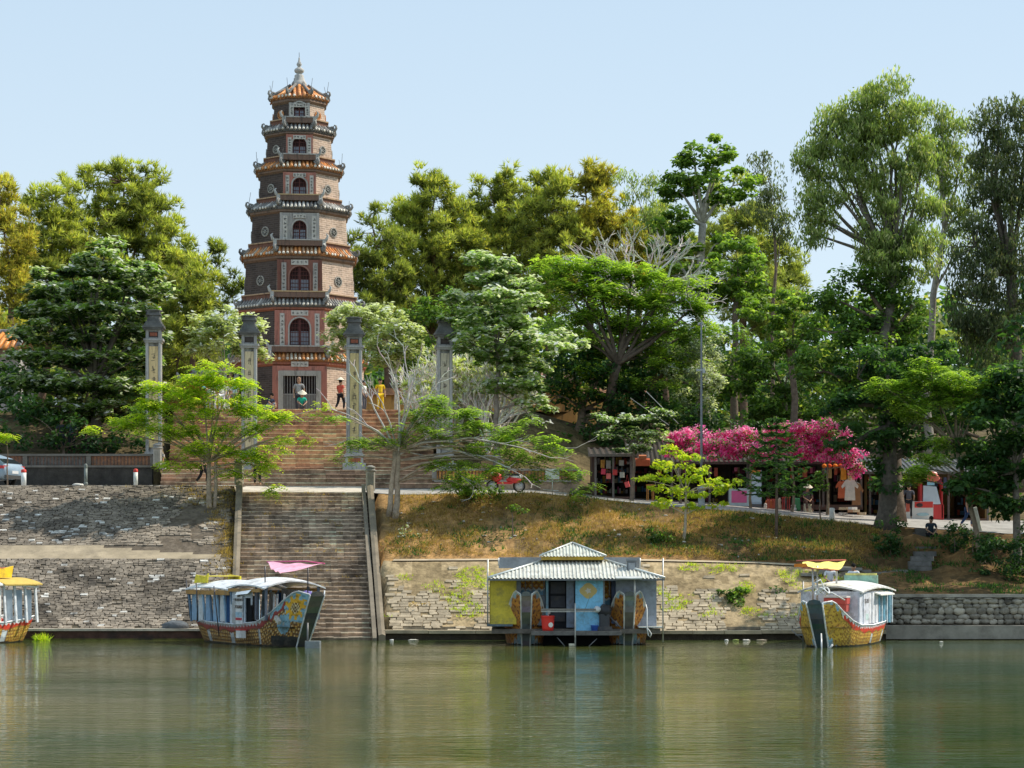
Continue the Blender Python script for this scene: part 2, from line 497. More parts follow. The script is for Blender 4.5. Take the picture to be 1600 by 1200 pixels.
# road along the top of the bank
strip_sheet('road', -45, 45, 96.35, 103.9, 0.03, (0.34, 0.32, 0.29), 'concrete', 0.5, cond=lambda x, y: not (to_ax(x, y)[0] < 18.3 and abs(to_ax(x, y)[1]) < LOW_HW + .2))
lb_ = MB(); lb_.color(.50, .44, .36)
q = [ax(11.0, -LOW_HW - .3), ax(11.0, LOW_HW + .3), ax(18.4, LOW_HW + .3), ax(18.4, -LOW_HW - .3)]
lb_.add([(q[0].x, q[0].y, 6.12), (q[1].x, q[1].y, 6.12), (q[2].x, q[2].y, 6.64), (q[3].x, q[3].y, 6.64)], [(0, 1, 2, 3)])
tag(lb_.build('stair_landing', 'concrete'), kind='structure')
# path between the two slopes (right bank) and the sloping ledge (left bank)
strip_sheet('path', -4.9, 14.5, 89.5, 90.35, 0.05, (0.42, 0.34, 0.24), 'concrete', 0.4)
strip_sheet('ledge_path', -45, -12.0, 89.45, 90.75, 0.06, (0.32, 0.26, 0.18), 'concrete', 0.2, cond=lambda x, y: y < 90.72 - max(0, (x + 17.5) * .17) + .06 * nz(x, 0, 1, .9))
# temple terrace
tb = MB(); tb.color(0.36, 0.27, 0.20)
for s0 in range(0, 24, 4):
    q = [ax(28.2 + s0, -14), ax(28.2 + s0, 14), ax(32.2 + s0, 14), ax(32.2 + s0, -14)]
    tb.add([(p.x, p.y, 10.94) for p in q], [(0, 1, 2, 3)])
tag(tb.build('terrace_paving', 'steps'), kind='structure')


# ------------------------------------------------------------------ stone pitching on the banks: every stone is real
def pitching(name, x0f, x1f, y0, y1, sw, sh, palette, skip, seed, white=None):
    rr = random.Random(seed)
    b = MB(); y = y0; row = 0
    while y < y1:
        dzdy = (zbase(x0f(y), y + 0.1) - zbase(x0f(y), y)) / 0.1
        dy = sh / math.sqrt(1 + dzdy * dzdy)
        x = x0f(y) + rr.uniform(0, sw)
        while x < x1f(y):
            wdt = sw * rr.uniform(0.6, 1.4)
            xc = x + wdt / 2; yc = y + dy / 2 + rr.uniform(-.012, .012)
            x += wdt
            if x > x1f(y):
                break
            if skip(xc, yc, rr):
                continue
            dz = (zbase(xc, yc + 0.05) - zbase(xc, yc - 0.05)) / 0.1
            nrm = Vector((0, -dz, 1)).normalized(); tg = Vector((0, 1, dz)).normalized()
            hw = wdt / 2 - rr.uniform(.003, .016); hh = sh / 2 - rr.uniform(.002, .010); th = rr.uniform(.03, .062)
            o = Vector((xc, yc, zbase(xc, yc)))
            c = palette(xc, yc, rr)
            if white and white(xc, yc, rr):
                g = rr.uniform(.36, .56); c = (g, g * .96, g * .88); th += .012
            b.color(c)
            sk = rr.uniform(-.03, .03)
            base = []; top = []
            for sx, sy in ((-1, -1), (1, -1), (1, 1), (-1, 1)):
                e = Vector((hw * sx + sk * sy + rr.uniform(-.012, .012), 0, 0)) + tg * (hh * sy + rr.uniform(-.008, .008))
                base.append(o + e - nrm * .03)
                top.append(o + Vector((e.x * .93, e.y * .93, e.z * .93)) + nrm * (th + rr.uniform(-.012, .012)))
            b.add(base + top, [(4, 5, 6, 7), (0, 1, 5, 4), (1, 2, 6, 5), (2, 3, 7, 6), (3, 0, 4, 7)])
        y += dy; row += 1
    return tag(b.build(name, 'stone' if seed < 3 else 'pale_stone'), kind='structure')

def stair_left(y):
    s = (y - 85) / math.cos(AANG)
    return ax(s, -LOW_HW - 0.28).x
def stair_right(y):
    s = (y - 85) / math.cos(AANG)
    return ax(s, LOW_HW + 0.35).x
def pal_left(x, y, r):
    g = r.uniform(.135, .235) * (1.2 if y < 90 else 1.0) * (1.0 + .5 * nz(x, y, 2, .25))
    if y < 86.4 : g = lerp(g, .36, max(0, (86.4 - y) / 1.2) * r.random())
    if nz(x, y, 9, .5) > .25: g *= .6
    return (g * 1.10, g * .92, g * .72)
def white_left(x, y, r):
    k = nz(x, y, 4, .22) + .55 * nz(x, y, 8, .9)
    lim = .30 if y > 90.5 else .40
    if y > 90.6: lim += (y - 91.5) * .07
    return k > lim and r.random() < .5 or r.random() < .03
pitching('lower_bank_pitching', lambda y: -30, stair_left, 85.32, 89.45, .27, .135, pal_left, lambda x, y, r: r.random() < .035, 1, white_left)
pitching('upper_bank_pitching', lambda y: -30, lambda y: stair_left(y) - 0.1 - max(0, (y - 91.5)) * 0.0, 90.8, 96.25, .28, .135, pal_left,
         lambda x, y, r: r.random() < .04 or (x > stair_left(y) - 2.2 + (y - 94) * .5 and nz(x, y, 1, 1.3) > -.05), 2, white_left)
def pal_right(x, y, r):
    g = r.uniform(.27, .40)
    if x > 8 and y > 87.5: g *= .75
    return (g * 1.05, g * .86, g * .60)
pitching('right_bank_pitching', stair_right, lambda y: 14.6, 85.35, 89.4, .40, .19, pal_right,
         lambda x, y, r: (nz(x, y, 6, .55) + .5 * nz(x, y, 2, 1.9)) > lerp(.38, -.22, (y - 85.3) / 4.1) or r.random() < .06, 5)

# ------------------------------------------------------------------ toe walls and kerbs
b = MB(); b.color(0.085, 0.045, 0.035)
b.box(-28.5, 85.02, -.15, 38, .3, 1.02)
b.color(0.11, .10, .03); b.box(-28.5, 84.85, -.06, 38, .08, .25)
tw = tag(b.build('toe_wall', 'stone'), 'low dark brown toe wall at the water along the left bank', 'wall')
b = MB(); b.color(0.50, 0.44, 0.36); b.box(-28.5, 85.06, .405, 38, .55, .09); b.build('wall_cap', 'concrete', tw)
b = MB(); b.color(0.06, .048, .035); b.box(4.8, 85.16, -.15, 19.6, .3, .85)
tw = tag(b.build('toe_wall', 'stone'), 'low undercut toe wall at the water below the grassy stone slope', 'wall')
b = MB(); b.color(0.40, 0.33, 0.23)
xx = -5.1
while xx < 14.5:
    wd = random.uniform(1.2, 2.6); wd = min(wd, 14.6 - xx)
    b.box(xx + wd / 2, 85.10 + random.uniform(-.03, .03), .315 + random.uniform(-.012, .012), wd - .02, .52, .13); xx += wd
b.build('wall_cap', 'concrete', tw)

# retaining wall of rubble on the right
b = MB()
b.color(.10, .085, .065); b.box(29.5, 85.85, .75, 30, .3, 1.85)
rw = tag(b.build('retaining_wall', 'stone'), 'rubble stone retaining wall at the water on the right', 'wall')
b = MB(); rr = random.Random(4)
z = .62
while z < 1.62:
    hh = rr.uniform(.15, .26); hh = min(hh, 1.66 - z); x = 14.6
    while x < 30:
        wd = rr.uniform(.2, .5); g = rr.uniform(.16, .36)
        b.color(g * 1.02, g, g * .84)
        b.color(g * 1.08, g * .97, g * .78); b.blob(x + wd / 2, 85.66, z + hh / 2 + rr.uniform(-.03, .03), wd * .60, .09 + rr.uniform(0, .04), hh * .64, 8, 6, .2)
        x += wd
    z += hh
b.build('stonework', 'stone', rw)
b = MB(); b.color(.33, .30, .25); b.box(22.3, 85.8, 1.72, 15.4, .5, .12); b.build('wall_cap', 'concrete', rw)
b = MB(); b.color(.24, .22, .19); b.box(22.3, 85.35, .30, 15.4, .85, .52); b.build('footing_ledge', 'concrete', rw)

# ------------------------------------------------------------------ river stairs
def stairs(name, s0, s1, hw, z0, z1, n, col, top_depth=0.0, shade=None, curve=0.0, mat='steps', hwl=None):
    b = MB(); rr = random.Random(int(s0 * 10) + 3)
    hwl = hwl or hw
    for i in range(n):
        z = lerp(z0, z1, (i + 1) / n); s = lerp(s0, s1, i / n); sn = lerp(s0, s1, (i + 1) / n)
        nseg = 19
        for k in range(nseg):
            t0 = lerp(-hwl, hw, k / nseg); t1 = lerp(-hwl, hw, (k + 1) / nseg)
            zj = z + rr.uniform(-.022, .008); sj = s + rr.uniform(-.035, .035)
            g = rr.uniform(.78, 1.2) * (1 + .35 * nz(k, z * 2, s0, .35))
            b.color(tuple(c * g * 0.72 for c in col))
            a0 = ax(sj, t0); a1 = ax(sj, t1); c0 = ax(sn + .06, t0); c1 = ax(sn + .06, t1)
            lo = z - (z1 - z0) / n - .05
            n0 = ax(sj - .035, t0); n1_ = ax(sj - .035, t1); nf = .045
            # riser darkened as if shaded, nosing lip and tread lightened as if sunlit
            b.add([(a0.x, a0.y, lo), (a1.x, a1.y, lo), (a1.x, a1.y, zj - nf), (a0.x, a0.y, zj - nf)], [(0, 1, 2, 3)])
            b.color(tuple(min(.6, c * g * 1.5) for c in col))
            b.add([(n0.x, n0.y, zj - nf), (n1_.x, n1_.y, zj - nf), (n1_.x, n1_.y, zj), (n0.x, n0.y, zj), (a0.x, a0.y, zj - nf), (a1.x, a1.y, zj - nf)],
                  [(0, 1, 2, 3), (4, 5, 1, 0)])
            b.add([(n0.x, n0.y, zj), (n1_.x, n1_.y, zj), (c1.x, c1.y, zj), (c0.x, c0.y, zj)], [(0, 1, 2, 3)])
    return b.build(name, mat)

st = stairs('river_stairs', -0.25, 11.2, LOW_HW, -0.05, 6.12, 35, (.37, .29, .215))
tag(st, 'long flight of worn stone steps rising out of the river to the road', 'stairs')
for sgn, nm in ((-1, 'left'), (1, 'right')):
    b = MB(); b.color(.20, .165, .12)
    t = sgn * (LOW_HW + .14); wd = .135
    pts = [(-.35, -.3, .30), (0.1, .5, .55), (11.3, 6.5, 7.0)] if sgn < 0 else [(-.9, -.3, .2), (-.1, .35, .5), (11.3, 6.05, 6.75)]
    for i in range(len(pts) - 1):
        (sa, la, ha), (sb, lb, hb) = pts[i], pts[i + 1]
        v = []
        for (s, lo, hi) in ((sa, la - .8, ha), (sb, lb - .8, hb)):
            for tt, zz in ((t - wd, lo), (t + wd, lo), (t + wd, hi), (t, hi + .05), (t - wd, hi)):
                p = ax(s, tt); v.append((p.x, p.y, zz))
        b.add(v, [(0, 1, 2, 3, 4), (9, 8, 7, 6, 5)] + [(k, k + 5, (k + 1) % 5 + 5, (k + 1) % 5) for k in range(5)])
    side = b.build('stair_side_wall', 'concrete')
    tag(side, 'sloping concrete side wall on the %s edge of the river stairs' % nm, 'wall')
    if sgn > 0:
        b = MB(); b.color(.20, .17, .13); v = []
        for (s, hi) in ((-.9, .1), (11.3, 6.5)):
            for tt, zz in ((t - .36, hi - .6), (t - .2, hi - .6), (t - .2, hi), (t - .36, hi)):
                p = ax(s, tt); v.append((p.x, p.y, zz))
        b.add(v, [(0, 1, 2, 3), (7, 6, 5, 4)] + [(k, k + 4, (k + 1) % 4 + 4, (k + 1) % 4) for k in range(4)])
        b.build('handrail_kerb', 'concrete', side)
def gate_post(loc, label, hgt=1.05):
    t = thing('stair_post', label, 'post', loc, AANG)
    b = MB(); b.color(.33, .31, .27); b.box(0, 0, hgt * .4, .40, .40, hgt * .8, chamfer=.06)
    for sx in (-.1, 0, .1):
        b.color(.26, .25, .22); b.box(sx, -.205, hgt * .42, .05, .03, hgt * .55)
    b.build('shaft', 'concrete', t)
    b = MB(); b.color(.25, .24, .22)
    b.lathe([(.27, hgt * .8), (.29, hgt * .84), (.2, hgt * .88), (.2, hgt * .93), (.24, hgt * .96), (.2, hgt), (.08, hgt * 1.06)], 12)
    b.build('cap', 'concrete', t)
p = ax(10.9, -LOW_HW - .16); gate_post((p.x, p.y, 6.45), 'fluted stone post with domed cap at the top left of the river stairs')
p = ax(10.9, LOW_HW + .16); gate_post((p.x, p.y, 6.2), 'dark fluted stone post at the top right of the river stairs')

# ------------------------------------------------------------------ temple stairs: four wide steps, then the main flight
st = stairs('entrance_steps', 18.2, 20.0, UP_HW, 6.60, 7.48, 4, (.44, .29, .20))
tag(st, 'four wide reddish steps from the road up to the stone pillars', 'stairs')
b = MB(); b.color(.36, .25, .19)
q = [ax(19.9, -UP_HW), ax(19.9, UP_HW), ax(22.2, UP_HW), ax(22.2, -UP_HW)]
b.add([(p.x, p.y, 7.485) for p in q], [(0, 1, 2, 3)])
tag(b.build('pillar_landing', 'steps'), kind='structure')
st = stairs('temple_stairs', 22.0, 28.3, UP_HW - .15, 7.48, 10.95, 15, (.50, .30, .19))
tag(st, 'broad flight of fifteen reddish brown steps leading to the pagoda terrace', 'stairs')

# little dirt stair on the right bank
t = thing('bank_steps', 'narrow uneven stone steps climbing the shaded bank on the right', 'stairs', (0, 0, 0))
rr = random.Random(8)
for i in range(9):
    y = 90.9 + i * .62; x = P(1446, 0, y).x + (-.25 + i * .08 if i < 3 else .0)
    b = MB(); g = rr.uniform(.10, .15); b.color(g, g * .96, g * .88)
    zt = zbase(x, y + .2) + .1
    b.box(x + rr.uniform(-.05, .05), y + .15, zt - .15, .95, .42, .2, rz=rr.uniform(-.05, .05), chamfer=.04)
    b.build('step', 'pale_stone', t)
# curved foot path of slabs joining it to the ledge
b = MB()
for k in range(11):
    px = lerp(1262, 1405, k / 10); p = P(px, 0, 89.0 + .16 * k); g = rr.uniform(.16, .22); b.color(g, g * .95, g * .85)
    b.box(p.x, p.y, zbase(p.x, p.y) + .01, .62, .8, .12, rz=rr.uniform(-.06, .06), ry=rr.uniform(-.02, .02))
tag(b.build('foot_path', 'concrete'), kind='structure')

# walls at the foot of the temple: left with balustrade, right short one
def bal_wall(name, label, x0, x1, y, z0, z1, zt, col, panels):
    t = thing(name, label, 'wall', ((x0 + x1) / 2, y, z0)); cx = (x0 + x1) / 2; wdt = x1 - x0
    b = MB(); b.color(col); b.box(0, 0, (z1 - z0) / 2 - .15, wdt, .4, z1 - z0 + .3); b.build('base_wall', 'stone', t)
    b = MB(); b.color(.14, .13, .115) if x1 < 0 and 'balustrade' in label else b.color(.27, .25, .22); b.box(0, -.02, z1 - z0 + .05, wdt, .52, .1); b.box(0, -.02, zt - z0 - .05, wdt, .36, .1)  # left wall's coping is coloured darker to paint in its deep shade
    n = max(1, int(wdt / 2.4))
    for i in range(n + 1):
        b.box(-wdt / 2 + wdt * i / n, -.01, (z1 + zt) / 2 - z0, .22, .32, zt - z1 - .1)
    b.build('coping', 'concrete', t)
    for i in range(n):
        b = MB(); b.color(panels[i % len(panels)])
        xa = -wdt / 2 + wdt * (i + .5) / n; w2 = wdt / n - .24
        b.box(xa, .03, (z1 + zt) / 2 - z0, w2, .12, zt - z1 - .1)
        b.color(.12, .06, .04)
        k = int(w2 / .16)
        for j in range(k):
            b.box(xa - w2 / 2 + (j + .5) * w2 / k, -.045, (z1 + zt) / 2 - z0, .05, .04, (zt - z1) * .62)
        b.build('terracotta_panel', 'tile', t)
lx0 = P(-60, 0, 104).x; lx1 = P(262, 0, 104.2).x
bal_wall('retaining_wall', 'stained wall with terracotta balustrade panels behind the parked car', lx0, lx1 - .7, 104.1, 6.6, 7.55, 8.2, (.045, .042, .038),  # wall base darkened in colour for the shade it stands in
         [(.22, .09, .045), (.10, .09, .08), (.25, .11, .05)])
gate_post((lx1 - .45, 103.95, 7.6), 'stone newel post with round cap beside the leftmost tall pillar', 1.05)
rx0 = P(672, 0, 104).x
bal_wall('retaining_wall', 'low garden wall with orange panels right of the temple steps', rx0 + .2, P(905, 0, 104).x, 104.1, 6.4, 6.85, 7.5, (.34, .25, .17),
         [(.62, .30, .08), (.5, .2, .07), (.42, .16, .06), (.66, .34, .09)])
# ------------------------------------------------------------------ the pagoda tower
TY = 131.0
TP = P(467.5, 0, TY); TX = TP.x
KM = TY / F                    # metres per photo pixel at the tower
def tz(py): return H + (HY - py) * KM
S8 = math.tan(PI / 8)
TZ0 = 10.9
tower = thing('pagoda_tower', 'tall seven storey octagonal brick pagoda with tiled eaves and a white finial', 'pagoda', (TX, TY, TZ0), AANG)

def octo(a):
    """corners of an octagon of apothem a, the first edge facing the viewer"""
    r = a / math.cos(PI / 8)
    return [(r * math.cos(-PI / 2 - PI / 8 + k * PI / 4), r * math.sin(-PI / 2 - PI / 8 + k * PI / 4)) for k in range(8)]
def octo_band(b, levels):
    """levels: (apothem, z)"""
    vs = []; fs = []
    for a, z in levels:
        vs += [(x, y, z) for x, y in octo(a)]
    for i in range(len(levels) - 1):
        for k in range(8):
            fs.append((i * 8 + k, i * 8 + (k + 1) % 8, (i + 1) * 8 + (k + 1) % 8, (i + 1) * 8 + k))
    fs.append(tuple(range(7, -1, -1))); fs.append(tuple((len(levels) - 1) * 8 + k for k in range(8)))
    b.add(vs, fs)

#          hw_bot hw_top  y_bot y_top | eave below: half width, y top, y edge
ST = [
    dict(b=101, t=99, yb=672, yt=581, front='red'),
    dict(b=93, t=91, yb=560, yt=496, front='red'),
    dict(b=85, t=82, yb=476, yt=418, front='dark'),
    dict(b=74.5, t=72, yb=396, yt=345, front='grey'),
    dict(b=62, t=60, yb=325, yt=281, front='red'),
    dict(b=51, t=49, yb=261, yt=221, front='red'),
    dict(b=41, t=38.5, yb=202, yt=170, front='grey'),
]
#  eaves above each storey: half width of tile edge, row where the tiles start, row of the edge
EV = [(105, 560, 571, 'o'), (96.5, 476, 487, 'g'), (88.5, 396, 408, 'o'), (78.5, 325, 335.5, 'g'), (66.5, 261.5, 271.7, 'o'), (54, 202, 211.8, 'g'), (44, 137, 159, 'o')]
ORANGE = (.66, .27, .08); GREYT = (.24, .23, .215)
RED = (.44, .19, .145); WHITEP = (.50, .47, .42); DARKP = (.13, .085, .07); GREYP = (.33, .31, .29)
BRK = (.45, .335, .255)

def tlocal(b):
    return b
for i, s in enumerate(ST):
    a0 = s['b'] * KM; a1 = s['t'] * KM; z0 = tz(s['yb']) - TZ0; z1 = tz(s['yt']) - TZ0
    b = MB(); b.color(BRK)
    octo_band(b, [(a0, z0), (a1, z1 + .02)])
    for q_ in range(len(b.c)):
        # left-hand faces coloured darker, painting in the shade side of the tower
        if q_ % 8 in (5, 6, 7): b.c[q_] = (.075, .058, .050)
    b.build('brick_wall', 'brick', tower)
    # low skirting band round the foot of the storey, pale coping
    if i > 0:
        b = MB(); b.color(.20, .10, .07); octo_band(b, [(a0 + .10, z0 - .05), (a0 + .10, z0 + .26)])
        b.color(.44, .30, .19); octo_band(b, [(a0 + .17, z0 + .262), (a0 + .17, z0 + .335)])
        b.build('skirting', 'plaster', tower)
    # cornice under the eave
    eo, yt_, ye, kind = EV[i]; ao = (eo - 1.8) * KM; ze = tz(ye) - TZ0
    ce = tz(ye + 3) - TZ0
    b = MB(); b.color((.34, .13, .08) if i in (0, 1) else (.21, .14, .10))
    octo_band(b, [(a1 + .02, z1 - .0), (a1 + .13, z1 + (ce - z1) * .35), (a1 + .15, z1 + (ce - z1) * .42), (lerp(a1, ao, .75), z1 + (ce - z1) * .8), (ao - .05, ce - .02)])
    b.build('cornice', 'plaster', tower)
    # tiled eave
    ain = (ST[i + 1]['b'] * KM + .02) if i < 6 else .42
    zt = tz(yt_) - TZ0
    base = ORANGE if kind == 'o' else GREYT
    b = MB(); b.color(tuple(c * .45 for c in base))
    if i < 6:
        octo_band(b, [(ao, ce - .015), (ao + .02, ze + .02), (ain, zt)])
    else:
        octo_band(b, [(ao, ce - .015), (ao + .02, ze + .02), (lerp(ao, ain, .5), lerp(ze, zt, .40)), (ain, zt)])
    for k in range(8):
        th = -PI / 2 + k * PI / 4
        nrm = Vector((math.cos(th), math.sin(th), 0)); tg = Vector((-math.sin(th), math.cos(th), 0))
        half = ao * S8; sp = .235; n = int(half / sp)
        if kind == 'o' and i == 6: sp = .30; n = int(half / sp)
        for j in range(-n, n + 1):
            off = j * sp
            if abs(off) > half - .05: continue
            # stop at the hip line
            amin = max(ain, abs(off) / S8)
            fr = (ao - amin) / (ao - ain) if ao > ain else 0
            g = random.uniform(.65, 1.25)
            cc = tuple(min(.8, c * g) for c in base)
            if kind == 'g' and random.random() < .25: cc = (.5, .48, .44)
            if kind == 'o' and i < 6 and random.random() < .45: cc = random.choice(((.34, .22, .14), (.46, .40, .30), (.40, .25, .14)))
            b.color(cc)
            def pz(f):
                return lerp(ze, zt, f) if i < 6 else (lerp(ze, lerp(ze, zt, .4), f / .5) if f < .5 else lerp(lerp(ze, zt, .4), zt, (f - .5) / .5))
            path = [nrm * (ao + .06) + tg * off + Vector((0, 0, pz(0) + .03))]
            for q in (.5, 1.0):
                f = fr * q
                path.append(nrm * lerp(ao, ain, f) + tg * off + Vector((0, 0, pz(f) + .045)))
            if (path[-1] - path[0]).length > .1:
                b.tube(path, .075 if i < 6 else .10, 7)
            # round end tile and drip tile below
            b.color((.62, .58, .50) if random.random() < .6 else cc)
            p0 = nrm * (ao + .075) + tg * off
            b.tube([p0 + Vector((0, 0, ze + .035)), p0 + nrm * .03 + Vector((0, 0, ze + .035))], .085, 8)
            b.color(tuple(c * .55 for c in base))
            p1 = nrm * (ao + .045) + tg * (off + sp / 2)
            b.tube([p1 + Vector((0, 0, ze - .05)), p1 + nrm * .02 + Vector((0, 0, ze - .05))], .06, 6)
    b.build('tiled_eave', 'tile', tower)
    # hips with upturned ends
    oc = octo(1.0)
    for k in range(8):
        cx, cy = oc[k]; d = Vector((cx, cy, 0))
        b = MB(); g = random.uniform(.8, 1.1)
        b.color(.25 * g, .245 * g, .23 * g)
        ins = ain if i < 6 else ain + .1
        pts = [d * ins + Vector((0, 0, zt + .10)), d * lerp(ins, ao, .6) + Vector((0, 0, lerp(zt, ze, .6) + .12)), d * (ao + .03) + Vector((0, 0, ze + .13))]
        b.tube(pts, [.075, .085, .10], 6)
        e = d.normalized() ; o = pts[-1]
        # curled cloud shape at the corner
        b.tube([o - e * .18, o + e * .10 + Vector((0, 0, .05)), o + e * .18 + Vector((0, 0, .16)), o + e * .16 + Vector((0, 0, .30)), o + e * .06 + Vector((0, 0, .36)), o + e * .02 + Vector((0, 0, .29))],
               [.08, .095, .08, .06, .04, .025], 6)
        b.tube([o - e * .30 + Vector((0, 0, .03)), o - e * .22 + Vector((0, 0, .22)), o - e * .08 + Vector((0, 0, .26)), o - e * .05 + Vector((0, 0, .16))], [.09, .08, .06, .04], 6)
        b.tube([o + e * .02 + Vector((0, 0, .05)), o - e * .02 + Vector((0, 0, .30))], [.09, .03], 6)
        if i in (4, 6) or (i == 3 and k % 2):
            b.color(.12, .12, .12); b.tube([o + Vector((0, 0, .3)), o + Vector((random.uniform(-.15, .15), 0, .95))], .012, 4)
        b.build('corner_finial', 'stone', tower)

# fronts
def arch_pts(w, h, n=10):
    """outline of an arched opening of width w and height h, foot centre at origin"""
    r = w / 2; pts = [(-r, 0), (r, 0)]
    for k in range(n + 1):
        t = PI * k / n
        pts.append((r * math.cos(t), h - r + r * math.sin(t)))
    return pts
def arch_ring(b, w, h, th, y0, y1, n=12, z0=0):
    """frame round an arched opening"""
    ins = [(w / 2, 0)] + [(w / 2 * math.cos(PI * k / n), h - w / 2 + w / 2 * math.sin(PI * k / n)) for k in range(n + 1)] + [(-w / 2, 0)]
    W = w / 2 + th
    out = [(W, 0)] + [(W * math.cos(PI * k / n), h - w / 2 + W * math.sin(PI * k / n)) for k in range(n + 1)] + [(-W, 0)]
    for k in range(len(ins) - 1):
        q = [ins[k], out[k], out[k + 1], ins[k + 1]]
        b.prism([(x, z + z0) for x, z in q][::-1], y0, y1)
def marks(b, x, y, z0, z1, w, n, col, seed):
    """a column of weathered brush characters, modelled as small raised strokes"""
    r = random.Random(seed); b.color(col)
    for q in range(n):
        zc = lerp(z1, z0, (q + .5) / n); h = (z1 - z0) / n * .34
        for _ in range(3):
            b.box(x + r.uniform(-.03, .03), y, zc + r.uniform(-h, h), w * r.uniform(.5, .9), .012, .02, ry=r.uniform(-.25, .25))
        for _ in range(2):
            b.box(x + r.uniform(-w * .3, w * .3), y, zc, .02, .014, h * r.uniform(.9, 1.7), ry=r.uniform(-.3, .3))

for i, s in enumerate(ST):
    a0 = s['b'] * KM; a1 = s['t'] * KM; z0 = tz(s['yb']) - TZ0 + (.30 if i else 0); z1 = tz(s['yt']) - TZ0
    fh = a1 * S8                      # half width of the front face
    yf = -a0 - .03
    hh = z1 - z0
    pc = {'red': RED, 'grey': GREYP, 'dark': (.22, .10, .075)}[s['front']]
    b = MB(); b.color(pc)
    # front plaster built round the arched opening
    ww = (.82 if i > 2 else 1.18) if i < 6 else .66
    wh = {0: 2.7, 1: 1.62, 2: 1.45, 3: 1.12, 4: .98, 5: .98, 6: .86}[i]
    zs = z0 + .10 if i else z0 + .75
    if i == 0: ww = 1.9; zs = z0 + 0.35
    b.box(-(fh + ww / 2) / 2, yf - .05, (z0 + z1) / 2, fh - ww / 2, .16, hh)
    b.box((fh + ww / 2) / 2, yf - .05, (z0 + z1) / 2, fh - ww / 2, .16, hh)
    b.box(0, yf - .05, (zs + wh + .02 + z1) / 2, ww, .155, z1 - zs - wh - .02)
    if zs - z0 > .01: b.box(0, yf - .05, (z0 + zs) / 2, ww, .155, zs - z0)
    # spandrels
    n = 10; r = ww / 2
    if i:
        for sg in (-1, 1):
            pts = [(sg * r, zs + wh - r)] + [(sg * r * math.cos(PI / 2 * k / n), zs + wh - r + r * math.sin(PI / 2 * k / n)) for k in range(n + 1)] + [(sg * r, zs + wh + .02)]
            b.prism(pts, yf - .126, yf + .028)
    b.build('front_panel', 'plaster', tower)
    # window: dark opening with lattice
    f = MB(); f.color(.018, .014, .014); f.box(0, yf + .02, zs + wh / 2, ww + .04, .03, wh + .04)
    fo = f.build('window', 'dark', tower)
    b = MB(); b.color((.40, .38, .35) if s['front'] != 'dark' else (.26, .14, .11))
    if i:
        arch_ring(b, ww, wh, .09, yf - .17, yf - .10, z0=zs)
        b.build('window_surround', 'plaster', fo)
        b = MB(); b.color(.085, .030, .027)
        b.box(0, yf - .02, zs + wh / 2 - .02, .10 if i > 2 else .16, .05, wh - .08)
        arch_ring(b, ww - .1, wh - .05, .05, yf - .03, yf + .0, z0=zs)
        nv = 3 if i > 2 else 5; nh = 3 if i > 3 else (4 if i == 3 else 5)
        if i == 6: nv = 2
        for sg in (-1, 1):
            for k in range(1, nv + 1):
                x = sg * (.05 + (ww / 2 - .05) * k / (nv + 1))
                top = wh - r + math.sqrt(max(0, r * r - x * x)) - .03
                b.box(x, yf - .02, zs + top / 2, .028, .03, top)
        for k in range(1, nh + 1):
            z = (wh - .05) * k / (nh + 1); xr = r if z < wh - r else math.sqrt(max(0.01, r * r - (z - wh + r) ** 2))
            b.box(0, yf - .025, zs + z, 2 * xr - .06, .03, .03)
        b.build('lattice', 'wood', fo)
        b = MB(); b.color(.17, .20, .25)
        b.box(0, yf + .0, zs + (wh - r) * .45, ww - .12, .012, (wh - r) * .75)
        b.build('pane', 'glass', fo)
    else:
        b.color(.36, .35, .32); b.box(-ww / 2 - .12, yf - .15, zs + wh / 2, .24, .12, wh + .2); b.box(ww / 2 + .12, yf - .15, zs + wh / 2, .24, .12, wh + .2)
        b.box(0, yf - .15, zs + wh + .02, ww + .5, .13, .30)
        b.build('door_surround', 'plaster', fo)
        b = MB(); b.color(.13, .12, .11); b.box(0, yf - .02, zs + .75, ww, .04, 1.5)
        b.color(.22, .21, .20)
        for k in range(12):
            b.box(-ww / 2 + ww * (k + .5) / 12, yf - .03, zs + wh * .5 + .1, .035, .03, wh - .2)
        b.box(0, yf - .035, zs + 1.5, ww, .035, .07)
        b.build('iron_gate', 'metal', fo)
    # couplet strips and pilasters
    xs_ = fh * (.70 if i < 3 else .74); pw = .28 if i < 4 else .22
    zc0 = z0 + .12; zc1 = z1 - .18
    if i == 0: zc1 = zs + wh + .15
    for sg in (-1, 1):
        b = MB(); b.color(WHITEP if i != 2 else (.36, .34, .31)); b.box(sg * xs_, yf - .155, (zc0 + zc1) / 2, pw, .06, zc1 - zc0)
        marks(b, sg * xs_, yf - .19, zc0 + .08, zc1 - .08, pw * .62, 7 if i < 3 else 5, (.12, .115, .11), i * 7 + sg)
        b.build('couplet_strip', 'plaster', tower)
        b = MB(); b.color(tuple(c * (.85 if s['front'] != 'grey' else 1.2) for c in pc)); b.box(sg * (fh - .07), yf - .145, (z0 + z1) / 2, .15, .07, hh)
        b.build('pilaster', 'plaster', tower)
    # plaque over the opening
    pz_ = min(z1 - .16, zs + wh + (.36 if i < 3 else .24))
    if i == 0: pz_ = zs + wh + .55
    pwid = 1.0 if i < 3 else .75
    b = MB(); b.color(WHITEP); b.box(0, yf - .16, pz_, pwid, .06, .30 if i < 3 else .22)
    r = random.Random(i); b.color(.14, .13, .13)
    for q in range(4):
        for _ in range(4):
            b.box(lerp(-pwid * .36, pwid * .36, q / 3) + r.uniform(-.04, .04), yf - .193, pz_ + r.uniform(-.05, .05), .09, .012, .022, ry=r.choice([0, 0, 1.4]))
    b.build('plaque', 'plaster', tower)
